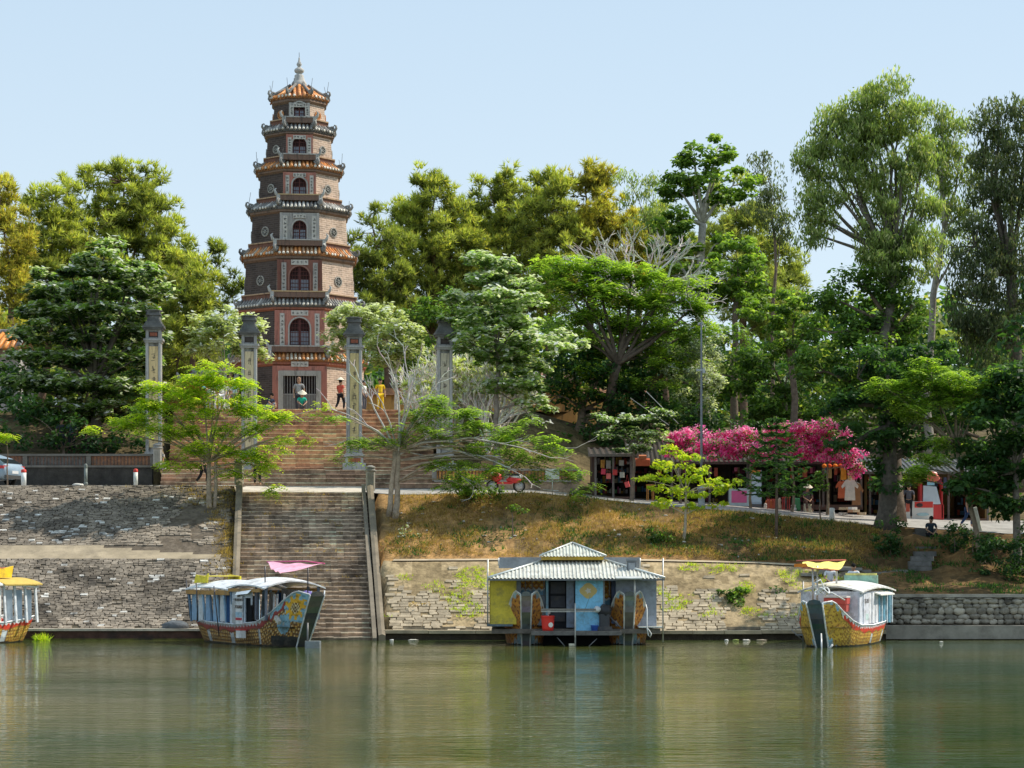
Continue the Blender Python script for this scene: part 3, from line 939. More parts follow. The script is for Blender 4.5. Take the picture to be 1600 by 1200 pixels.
    # balcony parapet over the eave below
    if i:
        bw = ST[i]['b'] * KM * S8 + .22; zz = z0 - .30
        b = MB(); b.color((.19, .12, .09)); b.box(0, -a0 - .23, zz + .18, bw * 2, .22, .32)
        b.color((.50, .36, .20) if i in (2, 4) else (.42, .40, .37)); b.box(0, -a0 - .23, zz + .365, bw * 2 + .12, .28, .07)
        b.color(.42, .41, .38)
        for sg in (-1, 1):
            x = sg * (bw + .03); y = -a0 - .24
            b.box(x, y, zz + .14, .22, .28, .40, chamfer=.04)
            b.tube([(x, y, zz + .25), (x + sg * .14, y - .04, zz + .40), (x + sg * .22, y - .06, zz + .62), (x + sg * .12, y - .05, zz + .72)], [.11, .10, .07, .03], 6)
            b.tube([(x, y - .1, zz + .1), (x - sg * .05, y - .22, zz + .05), (x + sg * .12, y - .25, zz - .05)], [.09, .08, .04], 6)
        b.build('balcony', 'plaster', tower)

# round medallions on the two visible side faces (and the back ones)
for i, s in enumerate(ST):
    if i == 0: continue
    a0 = s['b'] * KM; a1 = s['t'] * KM; z0 = tz(s['yb']) - TZ0; z1 = tz(s['yt']) - TZ0
    for th in (-PI / 4, -3 * PI / 4, 0, PI):
        rad = {1: .24, 2: .24, 3: .23, 4: .21, 5: .19, 6: .19}[i]
        zc = lerp(z0, z1, .50); am = lerp(a0, a1, .5) + .005
        fr = Matrix.Translation((0, 0, zc)) @ Matrix.Rotation(th + PI / 2, 4, 'Z') @ Matrix.Translation((0, -am, 0)) @ Matrix.Rotation(PI / 2, 4, 'X')
        b = MB(); b.mx = fr
        b.color((.50, .22, .09) if i == 6 else (.34, .32, .28))
        b.lathe([(rad + .07, .0), (rad + .07, .05), (rad, .06), (rad, .02)], 20, smooth=False, cap=False)
        b.color((.40, .15, .06) if i == 6 else (.045, .045, .045))
        b.lathe([(rad, .015), (.01, .02)], 20, smooth=False)
        b.color((.6, .3, .12) if i == 6 else (.34, .33, .30))
        for k in range(4):
            t = k * PI / 4
            b.box(0, 0, .03, .03, rad * 1.9, .02, rz=t)
        b.lathe([(rad * .45, .03), (rad * .45, .07), (rad * .3, .07), (rad * .3, .03)], 14, smooth=False, cap=False)
        b.build('round_window', 'plaster', tower)

# crowning finial
zf = tz(137) - TZ0
b = MB(); b.color(.46, .44, .41)
KF = KM
prof = [(12, 138), (12, 131), (10.5, 128.5), (8.5, 126), (8.5, 123), (7, 121), (7.5, 118.5), (6, 117), (4, 116), (4, 115), (6.5, 113.5), (7.8, 111), (7.2, 108.5), (4.5, 106.5), (2.6, 105),
        (2.6, 103.5), (4.2, 101.5), (3.8, 99.5), (2.2, 97), (1.5, 94), (1.1, 91), (1.0, 90)]
b.lathe([(r * KF, tz(y) - TZ0) for r, y in prof], 20)
b.color(.12, .12, .12); b.tube([(0, 0, tz(91) - TZ0), (0, 0, tz(82) - TZ0)], .015, 4)
b.build('finial', 'plaster', tower)

# ------------------------------------------------------------------ four tall pillars
def pillar(px, label, ypx_base, top, hue, seed):
    s_ = 20.9
    # position along the axis frame so that it lands near px
    t_ = ((px - 800) / F * (85 + s_) - ax(s_, 0).x) / math.cos(AANG)
    p = ax(s_, t_); zb = 7.48
    t = thing('stone_pillar', label, 'pillar', (p.x, p.y, zb), AANG, 'four tall stone pillars in front of the pagoda')
    hgt = H + (HY - top) * p.y / F - zb
    g = (.40, .39, .37); dk = (.13, .13, .125)
    b = MB(); b.color(.46, .44, .41); b.box(0, 0, .18, 1.12, 1.12, .36, chamfer=.03); b.box(0, 0, .70, .98, .98, .12, chamfer=.03)
    b.box(0, 0, .50, .86, .86, .30); b.color(.40, .14, .07); b.box(0, -.435, .50, .60, .02, .20)
    b.box(.435, 0, .50, .02, .6, .20)
    b.color(.42, .40, .37); b.box(0, 0, .80, .84, .84, .10, chamfer=.03)
    b.build('plinth', 'plaster', t)
    h1 = hgt * .80
    b = MB(); b.color(g); b.box(0, 0, (.85 + h1) / 2, .44, .44, h1 - .85)
    for sx in (-1, 1):
        for sy in (-1, 1):
            b.box(sx * .30, sy * .30, (.85 + h1) / 2, .15, .15, h1 - .85, chamfer=.03)
    b.build('shaft', 'plaster', t)
    for th in range(4):
        fr = Matrix.Rotation(th * PI / 2, 4, 'Z')
        b = MB(); b.mx = fr; b.color(tuple(c * 1.25 for c in hue)); b.box(0, -.30, (1.0 + h1) / 2 - .05, .42, .09, h1 - 1.25)
        marks(b, 0, -.353, 1.2, h1 - .4, .20, 8, (.14, .12, .10), seed + th)
        b.build('couplet_panel', 'plaster', t)
    b = MB(); b.color(.34, .335, .32)
    b.box(0, 0, h1 + .05, .84, .84, .10, chamfer=.03); b.box(0, 0, h1 + .14, .96, .96, .10, chamfer=.04)
    b.color(.30, .29, .28); b.box(0, 0, h1 + .40, .64, .64, .44)
    for sx in (-1, 1):
        for sy in (-1, 1):
            b.box(sx * .30, sy * .30, h1 + .40, .14, .14, .44)
    b.color(.07, .055, .05) ; b.box(0, -.325, h1 + .40, .42, .02, .26)
    b.color(.30, .10, .06) if seed % 2 else None; b.box(0, -.338, h1 + .40, .34, .02, .17)
    b.build('lantern_block', 'plaster', t)
    b = MB(); b.color(dk)
    z = h1 + .62
    for w_, hh_ in ((.92, .09), (1.06, .10), (.92, .10), (.78, .12), (.66, .10), (.60, .20), (.72, .08), (.64, .10)):
        b.box(0, 0, z + hh_ / 2, w_, w_, hh_ - .004, chamfer=.05); z += hh_
    rem = max(.1, hgt - z)
    b.lathe([(.40, z), (.36, z + rem * .25), (.44, z + rem * .5), (.38, z + rem * .8), (.2, z + rem)], 14)
    b.build('capital', 'stone', t)
pillar(245, 'tall stone pillar with yellow inscription, half behind the big leafy tree on the left', 735, 487, (.50, .38, .20), 1)
pillar(391, 'tall stone pillar with cream inscribed panel standing left of the pagoda door', 735, 497, (.46, .38, .24), 2)
pillar(553, 'tall stone pillar with mottled yellow panel and clear square plinth, right of the pagoda door', 735, 500, (.44, .35, .17), 3)
pillar(694, 'dark topped stone pillar rising behind the bare branches, rightmost of the four', 735, 500, (.40, .36, .27), 4)
# ------------------------------------------------------------------ foliage engine
def unit(v):
    return v / np.maximum(1e-9, np.linalg.norm(v, axis=1, keepdims=True))

def rand_dirs(n):
    return unit(rng.normal(size=(n, 3)))

def leaf_quads(cen, nrm, size, aspect, cols, droop=None, fold=0.0):
    """rhombic leaves; returns verts, face idx, cols"""
    n = len(cen)
    if droop is None:
        d = unit(np.cross(nrm, rand_dirs(n)))
    else:
        d = unit(droop - nrm * np.sum(droop * nrm, axis=1, keepdims=True))
    s = np.cross(nrm, d)
    sz = (size * rng.uniform(.65, 1.35, n))[:, None]
    a = cen - d * sz * .5; c = cen + d * sz * .5
    b = cen + s * sz * aspect * .5 - d * sz * .08; e = cen - s * sz * aspect * .5 - d * sz * .08
    v = np.stack([a, b, c, e], 1).reshape(-1, 3)
    f = np.arange(n * 4)
    return v, f, cols

def tri_blades(base, dirs, length, width, cols):
    n = len(base)
    s = unit(np.cross(dirs, rand_dirs(n)))
    L_ = (length * rng.uniform(.7, 1.25, n))[:, None]
    v = np.stack([base - s * width / 2, base + s * width / 2, base + dirs * L_], 1).reshape(-1, 3)
    return v, np.arange(n * 3), cols

PALS = {
    # base colour, sunny colour, odd colour, odd share
    'pine': ((.065, .082, .022), (.35, .37, .09), (.38, .31, .08), .14),
    'pine_gold': ((.10, .096, .023), (.39, .36, .075), (.42, .29, .07), .25),
    'pine_dark': ((.050, .064, .020), (.25, .28, .07), (.27, .24, .07), .12),
    'pine_pale': ((.12, .14, .045), (.30, .32, .10), (.36, .31, .10), .15),
    'almond': ((.012, .028, .008), (.20, .29, .06), (.74, .80, .50), .50),  # odd colour paints sun glints on the leaf faces
    'almond_pale': ((.06, .10, .025), (.34, .44, .14), (.92, .95, .72), .70),  # odd colour adds painted sun sheen to whitish leaves
    'fern': ((.07, .125, .018), (.25, .34, .05), (.30, .37, .07), .25),
    'fern_gold': ((.14, .21, .012), (.33, .42, .03), (.48, .46, .04), .35),
    'fern_dark': ((.014, .038, .010), (.035, .085, .016), (.08, .14, .025), .10),
    'broad': ((.028, .055, .012), (.10, .175, .028), (.20, .27, .05), .18),
    'broad_bright': ((.035, .07, .012), (.17, .255, .04), (.30, .36, .07), .22),
    'broad_dark': ((.012, .032, .010), (.035, .075, .018), (.07, .12, .03), .08),
    'euca': ((.08, .105, .035), (.22, .28, .08), (.36, .34, .18), .30),
    'euca_dark': ((.035, .048, .024), (.095, .12, .05), (.17, .16, .11), .25),
    'silver': ((.10, .12, .08), (.35, .38, .30), (.55, .56, .50), .4),
    'lime': ((.16, .22, .015), (.36, .42, .03), (.48, .42, .03), .3),
    'frangi': ((.16, .18, .07), (.40, .42, .20), (.80, .80, .70), .50),
    'dry': ((.22, .14, .05), (.42, .28, .10), (.5, .36, .16), .3),
}

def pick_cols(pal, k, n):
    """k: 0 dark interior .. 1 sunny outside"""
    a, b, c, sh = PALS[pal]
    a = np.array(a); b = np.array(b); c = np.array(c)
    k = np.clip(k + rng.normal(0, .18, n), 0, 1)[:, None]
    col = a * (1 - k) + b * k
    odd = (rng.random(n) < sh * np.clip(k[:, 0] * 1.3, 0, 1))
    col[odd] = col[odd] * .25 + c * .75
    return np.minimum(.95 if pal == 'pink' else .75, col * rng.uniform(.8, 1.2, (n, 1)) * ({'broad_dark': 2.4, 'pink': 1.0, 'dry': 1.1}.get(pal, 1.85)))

def curve_pts(a, b, bend, n=6, sag=0.0):
    a = Vector(a); b = Vector(b); d = b - a; L_ = d.length
    off = Vector((random.uniform(-1, 1), random.uniform(-1, 1), random.uniform(-.2, 1))) * L_ * bend
    out = []
    for i in range(n + 1):
        t = i / n
        out.append(a + d * t + off * (4 * t * (1 - t)) * .5 + Vector((0, 0, sag * L_ * 4 * t * (1 - t))) +
                   Vector((random.uniform(-1, 1), random.uniform(-1, 1), random.uniform(-1, 1))) * L_ * .012 * (0 < i < n))
    return out

def sub_clumps(blobs, root, Y, cr, dens, flat, zdepth=1.0, grow=1.0):
    """split big lobes (photo-measured) into many small clumps. returns list of (centre, r) local to root, lobe centres"""
    cl = []; lobes = []
    for bl in blobs:
        px, py, rx, ry = bl[:4]; rx *= grow; ry *= grow; dY = bl[4] if len(bl) > 4 else 0.0
        c = P(px, py, Y + dY) - root
        k = (Y + dY) / F
        ax_, az_ = rx * k, ry * k; ay_ = max(ax_, az_ if flat > .6 else ax_) * .85 * zdepth
        vol = ax_ * ay_ * az_
        n = max(3, int(dens * (ax_ * ay_ + ax_ * az_ + ay_ * az_) / (cr * cr)))
        lobes.append((c, (ax_, ay_, az_)))
        for _ in range(n):
            while True:
                u = Vector((random.gauss(0, 1), random.gauss(0, 1), random.gauss(0, 1)))
                if u.length > 1e-3: break
            u.normalize(); rr_ = random.uniform(.28, 1) ** .45
            q = Vector((u.x * ax_, u.y * ay_, u.z * az_)) * rr_
            ed = .95 + .8 * nz(q.x + c.x + px, q.y + c.y, q.z + c.z, .38)
            q *= max(.45, min(1.28, ed))
            if random.random() < .16: q *= random.uniform(1.08, 1.4); q.z += .25 * cr * (flat > .6)
            cl.append((c + q, cr * random.uniform(.6, 1.3), rr_, u))
    return cl, lobes

def make_crown(kind, pal, cl, cr, flat, lpc, lsize, parent, name='crown', center=None):
    V = []; Fc = []; Cc = []; nv = 0; nper = 3 if kind in ('pine', 'fern') else 4
    sunv = np.array(ddir)
    for (c, r, rr_, u) in cl:
        c = np.array(c)
        n = max(3, int(lpc * random.uniform(.7, 1.3)))
        d = rand_dirs(n)
        rad = rng.uniform(.15, 1, n) ** .5
        off = d * rad[:, None] * r; off[:, 2] *= flat
        pos = c + off
        lit = .32 + .42 * d[:, 2] * rad + .30 * (d @ sunv) * rad + (.18 if rr_ > .75 else -.12) + .16 * u.z  # sunny side and shaded inside of the crown go into leaf colours
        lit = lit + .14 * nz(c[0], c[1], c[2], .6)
        if kind == 'pine':
            # tufts of needles
            m = 7
            axis = unit(d * .7 + np.array([0, 0, .75]) + rng.normal(0, .25, (n, 3)))
            base = np.repeat(pos, m, axis=0); dr = unit(np.repeat(axis, m, axis=0) + rng.normal(0, .55, (n * m, 3)))
            cols = pick_cols(pal, np.repeat(lit, m), n * m)
            v, f, cc = tri_blades(base, dr, lsize, .085, cols)
        elif kind == 'fern':
            # feathery fronds: rachis with leaflets left and right, lying flat and drooping at the tip
            m = 8
            az = rng.uniform(0, 2 * PI, n)
            out = np.stack([np.cos(az), np.sin(az), rng.uniform(-.35, .15, n)], 1)
            side = np.stack([-np.sin(az), np.cos(az), rng.uniform(-.25, .25, n)], 1)
            sz = lsize * rng.uniform(.7, 1.3, n)
            tv = []; cc = []
            for j in range(m):
                t = (j // 2 + .5) / (m / 2); sg = 1 if j % 2 else -1
                p0 = pos + out * (sz * t)[:, None]; p0[:, 2] -= sz * t * t * .35
                wl = sz * (.42 * math.sin(PI * min(.95, t * .8 + .18)))
                p1 = p0 + side * (sg * wl)[:, None] + out * (sz * .16)[:, None]; p1[:, 2] -= wl * .25
                p2 = p0 + out * (sz * .22)[:, None]
                tv.append(np.stack([p0, p1, p2], 1))
            v = np.stack(tv, 1).reshape(-1, 3); f = np.arange(len(v))
            cc = pick_cols(pal, np.repeat(lit, m), n * m)
        elif kind == 'euca':
            dr = np.tile(np.array([0, 0, -1.0]), (n, 1)) + rng.normal(0, .45, (n, 3))
            nm = unit(rng.normal(size=(n, 3)) * np.array([1, 1, .3]))
            v, f, cc = leaf_quads(pos, nm, lsize, .26, pick_cols(pal, lit, n), droop=dr)
        else:
            up = {'almond': 1.5, 'broad': .7, 'petal': .4}.get(kind, .7)
            nm = unit(d * .5 + np.array([0, 0, up]) + rng.normal(0, .42, (n, 3)))
            v, f, cc = leaf_quads(pos, nm, lsize, .55, pick_cols(pal, lit, n))
        V.append(v); Fc.append(f + nv); Cc.append(cc); nv += len(v)
    mat = {'pine': 'needle', 'fern': 'leaf', 'almond': 'gloss_leaf', 'euca': 'leaf'}.get(kind, 'leaf')
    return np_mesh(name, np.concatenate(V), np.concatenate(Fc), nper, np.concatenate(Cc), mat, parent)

KIND = {   # clump radius, density, flatness, leaves per clump, leaf size
    'pine': (.48, .95, .85, 19, .44), 'almond': (.60, 1.1, .28, 60, .22), 'fern': (.75, .8, .30, 26, .52),
    'broad': (.75, 1.25, .65, 90, .24), 'euca': (.62, 1.0, .9, 66, .27),
}
def limb_tree(b, base, fork, lobes, r0, kindcol, cl, twigs=.35, extra_limbs=0, bend=.12, rf=None):
    b.color(kindcol); base = Vector(base); fork = Vector(fork)
    d = fork - base
    pts = curve_pts(base - Vector((0, 0, .25)), fork, .05, 7)
    rf = rf or r0 * .62
    rads = [lerp(r0, rf, i / 7) for i in range(8)]; rads[0] *= 1.45; rads[1] *= 1.1
    b.tube(pts, rads, 9)
    ends = []
    for c, sz in lobes:
        # limb to the lobe: starts along the upper trunk
        st_ = fork if (c.z > fork.z - .2) else Vector(pts[random.randint(4, 6)])
        bb = curve_pts(st_, c, bend, 6, sag=.04)
        rr_ = rf * random.uniform(.5, .72)
        b.tube(bb, [lerp(rr_, rr_ * .28, i / 6) for i in range(7)], 6)
        ends.append((bb, rr_))
    for (c, r, _, u) in cl:
        if random.random() < twigs:
            # nearest limb point
            best = None
            for bb, rr_ in ends:
                for i in (2, 4, 5, 6):
                    dd = (bb[i] - c).length
                    if best is None or dd < best[0]:
                        best = (dd, bb[i], rr_)
            if best and best[0] > .3:
                b.tube(curve_pts(best[1], c + Vector((0, 0, -.1)), .12, 3), [best[2] * .28, best[2] * .2, best[2] * .14, .012], 4, cap=False)

def tree(name, label, kind, pal, basepx, Y, forkpx, blobs, r0=.16, group='trees on the river bank', cat='tree', bark=(.16, .12, .09), over=None,
         bz=None, twigs=.3, dens=1.0, zdepth=1.0, bend=.12, forkdy=0.0, lf=1.0, vs=1.0):
    blobs = [tuple(q[:3]) + (q[3] * vs,) + tuple(q[4:]) for q in blobs]
    x = P(basepx, 0, Y).x
    z = terrain_z(x, Y) if bz is None else bz
    root = Vector((x, Y, z))
    t = thing(name, label, cat, root, 0, group)
    cr, dn, flat, lpc, ls = over or KIND[kind]
    cl, lobes = sub_clumps(blobs, root, Y, cr, dn * dens, flat, zdepth, {'pine': 1.14, 'euca': 1.18, 'almond': 1.08}.get(kind, 1.0))
    b = MB(); fk = P(forkpx[0], forkpx[1], Y + forkdy) - root
    limb_tree(b, (0, 0, 0), fk, lobes, r0, bark, cl, twigs, bend=bend)
    b.build('trunk', 'bark', t)
    if kind == 'pine':
        cl = [q for q in cl if nz(q[0].x + Y, q[0].y, q[0].z, .7) < .25 or q[2] > .93]
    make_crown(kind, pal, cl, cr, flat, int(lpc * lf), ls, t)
    return t

def bare_branches(b, start, direction, length, rad, depth, spread=.55, col=(.5, .47, .43), up=.15, rk=.62):
    b.color(tuple(c * random.uniform(.85, 1.1) for c in col))
    d = Vector(direction).normalized(); p = Vector(start); pts = [p.copy()]
    n = 4
    for i in range(n):
        d = (d + Vector((random.gauss(0, .13), random.gauss(0, .13), random.gauss(0, .10) + up * .3))).normalized()
        p = p + d * length / n; pts.append(p.copy())
    b.tube(pts, [lerp(rad, rad * .8, i / n) for i in range(n + 1)], 5, cap=False)
    if depth <= 0:
        return [(pts[-1], d)]
    tips = []
    for k in range(random.choice((2, 2, 3))):
        a = Vector((random.gauss(0, 1), random.gauss(0, 1), random.gauss(0, .6))); a = (a - a.dot(d) * d).normalized()
        nd = (d + a * spread * random.uniform(.6, 1.3) + Vector((0, 0, up))).normalized()
        tips += bare_branches(b, pts[-1] if k < 2 else pts[-2], nd, length * random.uniform(.62, .85), rad * rk, depth - 1, spread, col, up, rk)
    return tips

# ------------------------------------------------------------------ far woods behind everything
V = []; Fc = []; Cc = []; nv = 0
for _ in range(1700):
    Yw = random.uniform(158, 205); px = random.uniform(-260, 1900)
    topy = 520 - 25 * nz(px, 3, 0, .004) - 18 * nz(px, 9, 0, .02)
    if px < 300: topy -= 20
    if px > 1150: topy = 470 - 15 * nz(px, 2, 0, .012)
    py = random.uniform(topy, 690) if _ % 3 else random.uniform(560, 690); c = np.array(P(px, py, Yw)); n = 46
    r = random.uniform(1.6, 2.8); d = rand_dirs(n); pos = c + d * r * rng.uniform(.3, 1, (n, 1)) * np.array([1, 1, .7])
    nm = unit(d + np.array([0, 0, .6]) + rng.normal(0, .4, (n, 3)))
    v, f, cc = leaf_quads(pos, nm, .75, .6, pick_cols('pine_dark' if random.random() < .5 else 'broad_dark', .5 + .4 * d[:, 2], n))
    V.append(v); Fc.append(f + nv); Cc.append(cc); nv += len(v)
tag(np_mesh('distant_woods', np.concatenate(V), np.concatenate(Fc), 4, np.concatenate(Cc), 'leaf'), 'dark far woods closing the view behind the pines', 'woods', kind='stuff')

G_PINE = 'pines behind the pagoda'
BK = (.13, .085, .06)
def pine(label, pal, bpx, Y, fk, blobs, r0=.28, **kw):
    return tree('pine_tree', label, 'pine', pal, bpx, Y, fk, blobs, r0, G_PINE, 'pine tree', BK, twigs=.4, **kw)
pine('orange tinted pine cut by the left edge of the picture', 'pine_gold', 12, 134, (18, 470), [(0, 320, 38, 38), (8, 380, 45, 50), (12, 450, 40, 40), (-10, 520, 40, 40)], lf=.9)
pine('yellowish pine with lumpy crown between the left edge pine and the tallest left pine', 'pine', 60, 140, (80, 450), [(85, 320, 42, 34), (70, 370, 50, 45), (110, 400, 60, 45), (60, 440, 50, 45), (85, 490, 70, 45)])
pine('tallest round topped pine on the left, behind the big leafy tree', 'pine', 210, 144, (200, 430), [(190, 285, 52, 34), (185, 330, 60, 40), (235, 345, 46, 45), (160, 380, 60, 45), (215, 405, 70, 50), (260, 400, 38, 50), (250, 470, 55, 55), (180, 480, 70, 50), (275, 540, 45, 50), (240, 590, 70, 50)], r0=.34)
pine('pine with drooping branches right of the tallest left pine', 'pine', 290, 138, (300, 480), [(300, 440, 38, 40), (290, 490, 44, 45), (315, 470, 20, 25), (280, 560, 55, 50)], r0=.22)
pine('thin wispy pine leaning into the sky gap left of the pagoda', 'pine_dark', 345, 150, (330, 440), [(302, 395, 18, 20), (343, 395, 12, 20), (340, 425, 28, 20), (368, 450, 22, 16), (350, 480, 30, 16)], r0=.14, dens=.65)
pine('short pine just right of the pagoda tower', 'pine_dark', 600, 146, (595, 440), [(578, 340, 16, 22), (592, 380, 38, 34), (575, 420, 26, 40), (610, 440, 50, 50), (590, 490, 40, 36)])
pine('dark pointed pine with twin tips right of the pagoda', 'pine', 665, 150, (680, 420), [(664, 285, 15, 24), (682, 290, 14, 24), (672, 325, 42, 34), (640, 335, 30, 20), (705, 320, 28, 28), (670, 370, 60, 40), (710, 400, 64, 42), (655, 430, 60, 50), (700, 470, 70, 44), (650, 510, 60, 44)], r0=.34)
pine('broad pine with grey green top in the middle of the pine row', 'pine', 790, 152, (790, 410), [(790, 285, 20, 24), (765, 300, 22, 22), (800, 320, 46, 34), (765, 350, 44, 34), (815, 370, 55, 40), (770, 400, 60, 45), (800, 450, 66, 50), (760, 500, 60, 40)], r0=.32)
pine('green pine standing left of the golden topped pine', 'pine', 862, 149, (860, 400), [(850, 285, 24, 26), (868, 300, 28, 30), (855, 340, 48, 40), (870, 400, 52, 45), (850, 460, 50, 45)], r0=.3)
pine('golden topped pine, the tallest of the row right of the pagoda', 'pine_gold', 930, 151, (930, 390), [(915, 275, 28, 26), (935, 280, 22, 22), (910, 320, 44, 34), (950, 330, 44, 34), (925, 370, 62, 40), (975, 370, 44, 30), (940, 430, 70, 44)], r0=.32)
pine('pale pine with misty crown behind the dark mango tree', 'pine_pale', 1160, 150, (1160, 420), [(1150, 330, 40, 34), (1180, 350, 40, 36), (1150, 390, 56, 40), (1205, 400, 40, 40), (1225, 440, 44, 36), (1170, 450, 60, 44), (1210, 490, 60, 40)], r0=.3)
pine('dark green pine filling the row behind the whitish leaved tree', 'pine_dark', 740, 156, (740, 430), [(735, 345, 36, 30), (725, 400, 50, 40), (745, 450, 50, 40), (720, 500, 60, 40)], r0=.28)
pine('olive pine behind the leafless branches', 'pine', 1040, 154, (1040, 430), [(1035, 345, 34, 26), (1020, 390, 50, 36), (1060, 420, 56, 36), (1010, 440, 56, 40), (1090, 400, 30, 26)], r0=.28)
tree('leafy_tree', 'thin grey leaved tree between the golden pine and the mango tree', 'euca', 'euca', 1020, 140, (1015, 370), [(985, 290, 24, 18), (1020, 290, 26, 22), (1005, 330, 40, 28), (1030, 360, 26, 26)], r0=.12, group='trees behind the temple stairs', dens=.8)
tree('leafy_tree', 'slender dark grey tree rising alone against the sky near the tall eucalyptus', 'euca', 'euca_dark', 1205, 132, (1205, 330), [(1190, 255, 13, 18), (1198, 285, 17, 20), (1212, 310, 22, 22), (1202, 335, 18, 20), (1215, 360, 26, 20)], r0=.13, group='trees behind the temple stairs', dens=1.5)

G_R = 'large trees on the right'
GB = (.30, .27, .23)
tree('mango_tree', 'bright green tree with bare forked trunk and tufted top against the sky', 'broad', 'broad_bright', 1100, 124, (1098, 350),
     [(1122, 232, 26, 18), (1085, 240, 26, 20), (1075, 268, 36, 22), (1120, 262, 40, 24), (1145, 290, 34, 22), (1062, 300, 30, 24), (1105, 300, 44, 24), (1060, 345, 40, 22), (1040, 375, 34, 24), (1080, 400, 30, 26), (1120, 380, 26, 20), (1060, 430, 40, 26)], r0=.34, group=G_R, over=(.62, 1.0, .55, 85, .30), bark=GB, twigs=.5)
tree('mango_tree', 'dark lush tree with bright rim below the tufted tree', 'broad', 'broad_bright', 1150, 121, (1150, 470),
     [(1150, 395, 30, 24), (1130, 425, 42, 30), (1165, 440, 34, 34), (1110, 460, 40, 30), (1155, 480, 42, 34)], r0=.24, group=G_R, over=(.62, 1.1, .55, 90, .28))
tree('eucalyptus_tree', 'tallest eucalyptus with airy crown full of sky gaps', 'euca', 'euca', 1385, 99.5, (1395, 420),
     [(1378, 150, 44, 24), (1345, 175, 42, 26), (1410, 185, 42, 28), (1300, 195, 32, 22), (1290, 225, 36, 24), (1340, 225, 44, 28), (1420, 235, 36, 34), (1275, 300, 22, 26), (1262, 335, 26, 24),
      (1380, 205, 40, 26), (1320, 262, 40, 24), (1365, 250, 34, 22), (1265, 262, 22, 30), (1425, 290, 34, 26), (1372, 300, 26, 28), (1285, 345, 30, 18), (1400, 330, 34, 24), (1370, 350, 28, 26), (1395, 385, 40, 26), (1452, 325, 30, 24), (1380, 400, 40, 34), (1440, 250, 30, 30), (1270, 370, 24, 16), (1330, 300, 26, 22), (1350, 200, 30, 24), (1445, 380, 34, 24), (1420, 420, 40, 24)], r0=.30, group=G_R, bark=(.13, .11, .09), twigs=.5, dens=1.9, over=(.50, .95, .9, 60, .24))
tree('eucalyptus_tree', 'smaller eucalyptus crown between the tallest one and the right edge', 'euca', 'euca', 1450, 114, (1475, 360),
     [(1475, 180, 28, 20), (1492, 210, 32, 24), (1460, 225, 26, 24), (1500, 245, 26, 22), (1470, 262, 34, 20), (1500, 285, 26, 22), (1480, 310, 30, 22), (1510, 330, 26, 24), (1500, 375, 26, 22)], r0=.24, group=G_R, bark=GB, twigs=.5, dens=1.5)
tree('eucalyptus_tree', 'dark eucalyptus filling the right edge of the picture', 'euca', 'euca_dark', 1590, 111, (1580, 430),
     [(1600, 180, 40, 30), (1560, 205, 30, 24), (1590, 230, 50, 34), (1550, 255, 34, 26), (1595, 290, 50, 36), (1548, 300, 30, 26), (1570, 340, 50, 34), (1525, 385, 34, 30), (1590, 390, 50, 40), (1540, 430, 48, 36), (1590, 460, 50, 44), (1530, 480, 44, 36), (1570, 520, 56, 40), (1510, 520, 30, 30)], r0=.4, group=G_R, bark=(.12, .10, .08), twigs=.4, dens=1.9)
tree('leafy_tree', 'creeper covered dark green tree below the tallest eucalyptus', 'broad', 'broad', 1400, 99.8, (1395, 520),
     [(1395, 385, 30, 30), (1400, 420, 36, 28), (1340, 440, 44, 28), (1390, 440, 44, 34), (1430, 470, 40, 30), (1310, 470, 44, 30), (1360, 490, 60, 34), (1300, 520, 50, 34), (1420, 520, 50, 34), (1350, 550, 66, 34), (1440, 560, 40, 34), (1290, 580, 50, 34), (1380, 600, 60, 34), (1330, 630, 60, 34)], r0=.4, group=G_R, dens=1.1)
tree('leafy_tree', 'yellow green topped round tree left of the creeper covered tree', 'broad', 'broad_bright', 1240, 109, (1235, 560),
     [(1245, 470, 40, 22), (1215, 495, 46, 24), (1265, 500, 34, 28), (1225, 530, 50, 24)], r0=.24, group=G_R, over=(.6, 1.1, .5, 90, .22))
tree('leafy_tree', 'dark tree with light green tips behind the bougainvillea', 'broad', 'broad', 1225, 111, (1225, 610),
     [(1200, 560, 50, 24), (1235, 575, 44, 26), (1190, 600, 44, 26), (1245, 620, 50, 26), (1200, 640, 50, 26), (1270, 650, 44, 26)], r0=.22, group=G_R, over=(.6, 1.1, .5, 90, .22))
tree('leafy_tree', 'silvery leaved bushy tree behind the street lamp', 'broad', 'silver', 1095, 113, (1095, 610),
     [(1070, 545, 34, 24), (1110, 550, 30, 26), (1085, 590, 44, 26), (1120, 600, 24, 24), (1095, 630, 34, 24)], r0=.14, group=G_R, over=(.5, 1.1, .7, 80, .17))
tree('rain_tree', 'wide spreading feathery green tree with dark arching limbs in the middle', 'fern', 'fern', 935, 113, (965, 570),
     [(870, 415, 44, 14), (930, 410, 50, 14), (985, 425, 50, 14), (1040, 440, 46, 14), (900, 445, 60, 14), (965, 460, 60, 15), (1035, 470, 60, 15), (1085, 480, 34, 14), (880, 480, 44, 14), (940, 492, 50, 14), (1000, 505, 66, 15), (1065, 515, 50, 15),
      (900, 530, 44, 14), (980, 545, 50, 14), (1040, 560, 40, 14), (930, 575, 40, 14), (1000, 600, 44, 14), (900, 610, 30, 12)], r0=.34, group=G_R, bark=(.11, .085, .065), twigs=.35, bend=.16, over=(.75, 1.4, .45, 34, .55), forkdy=-1)
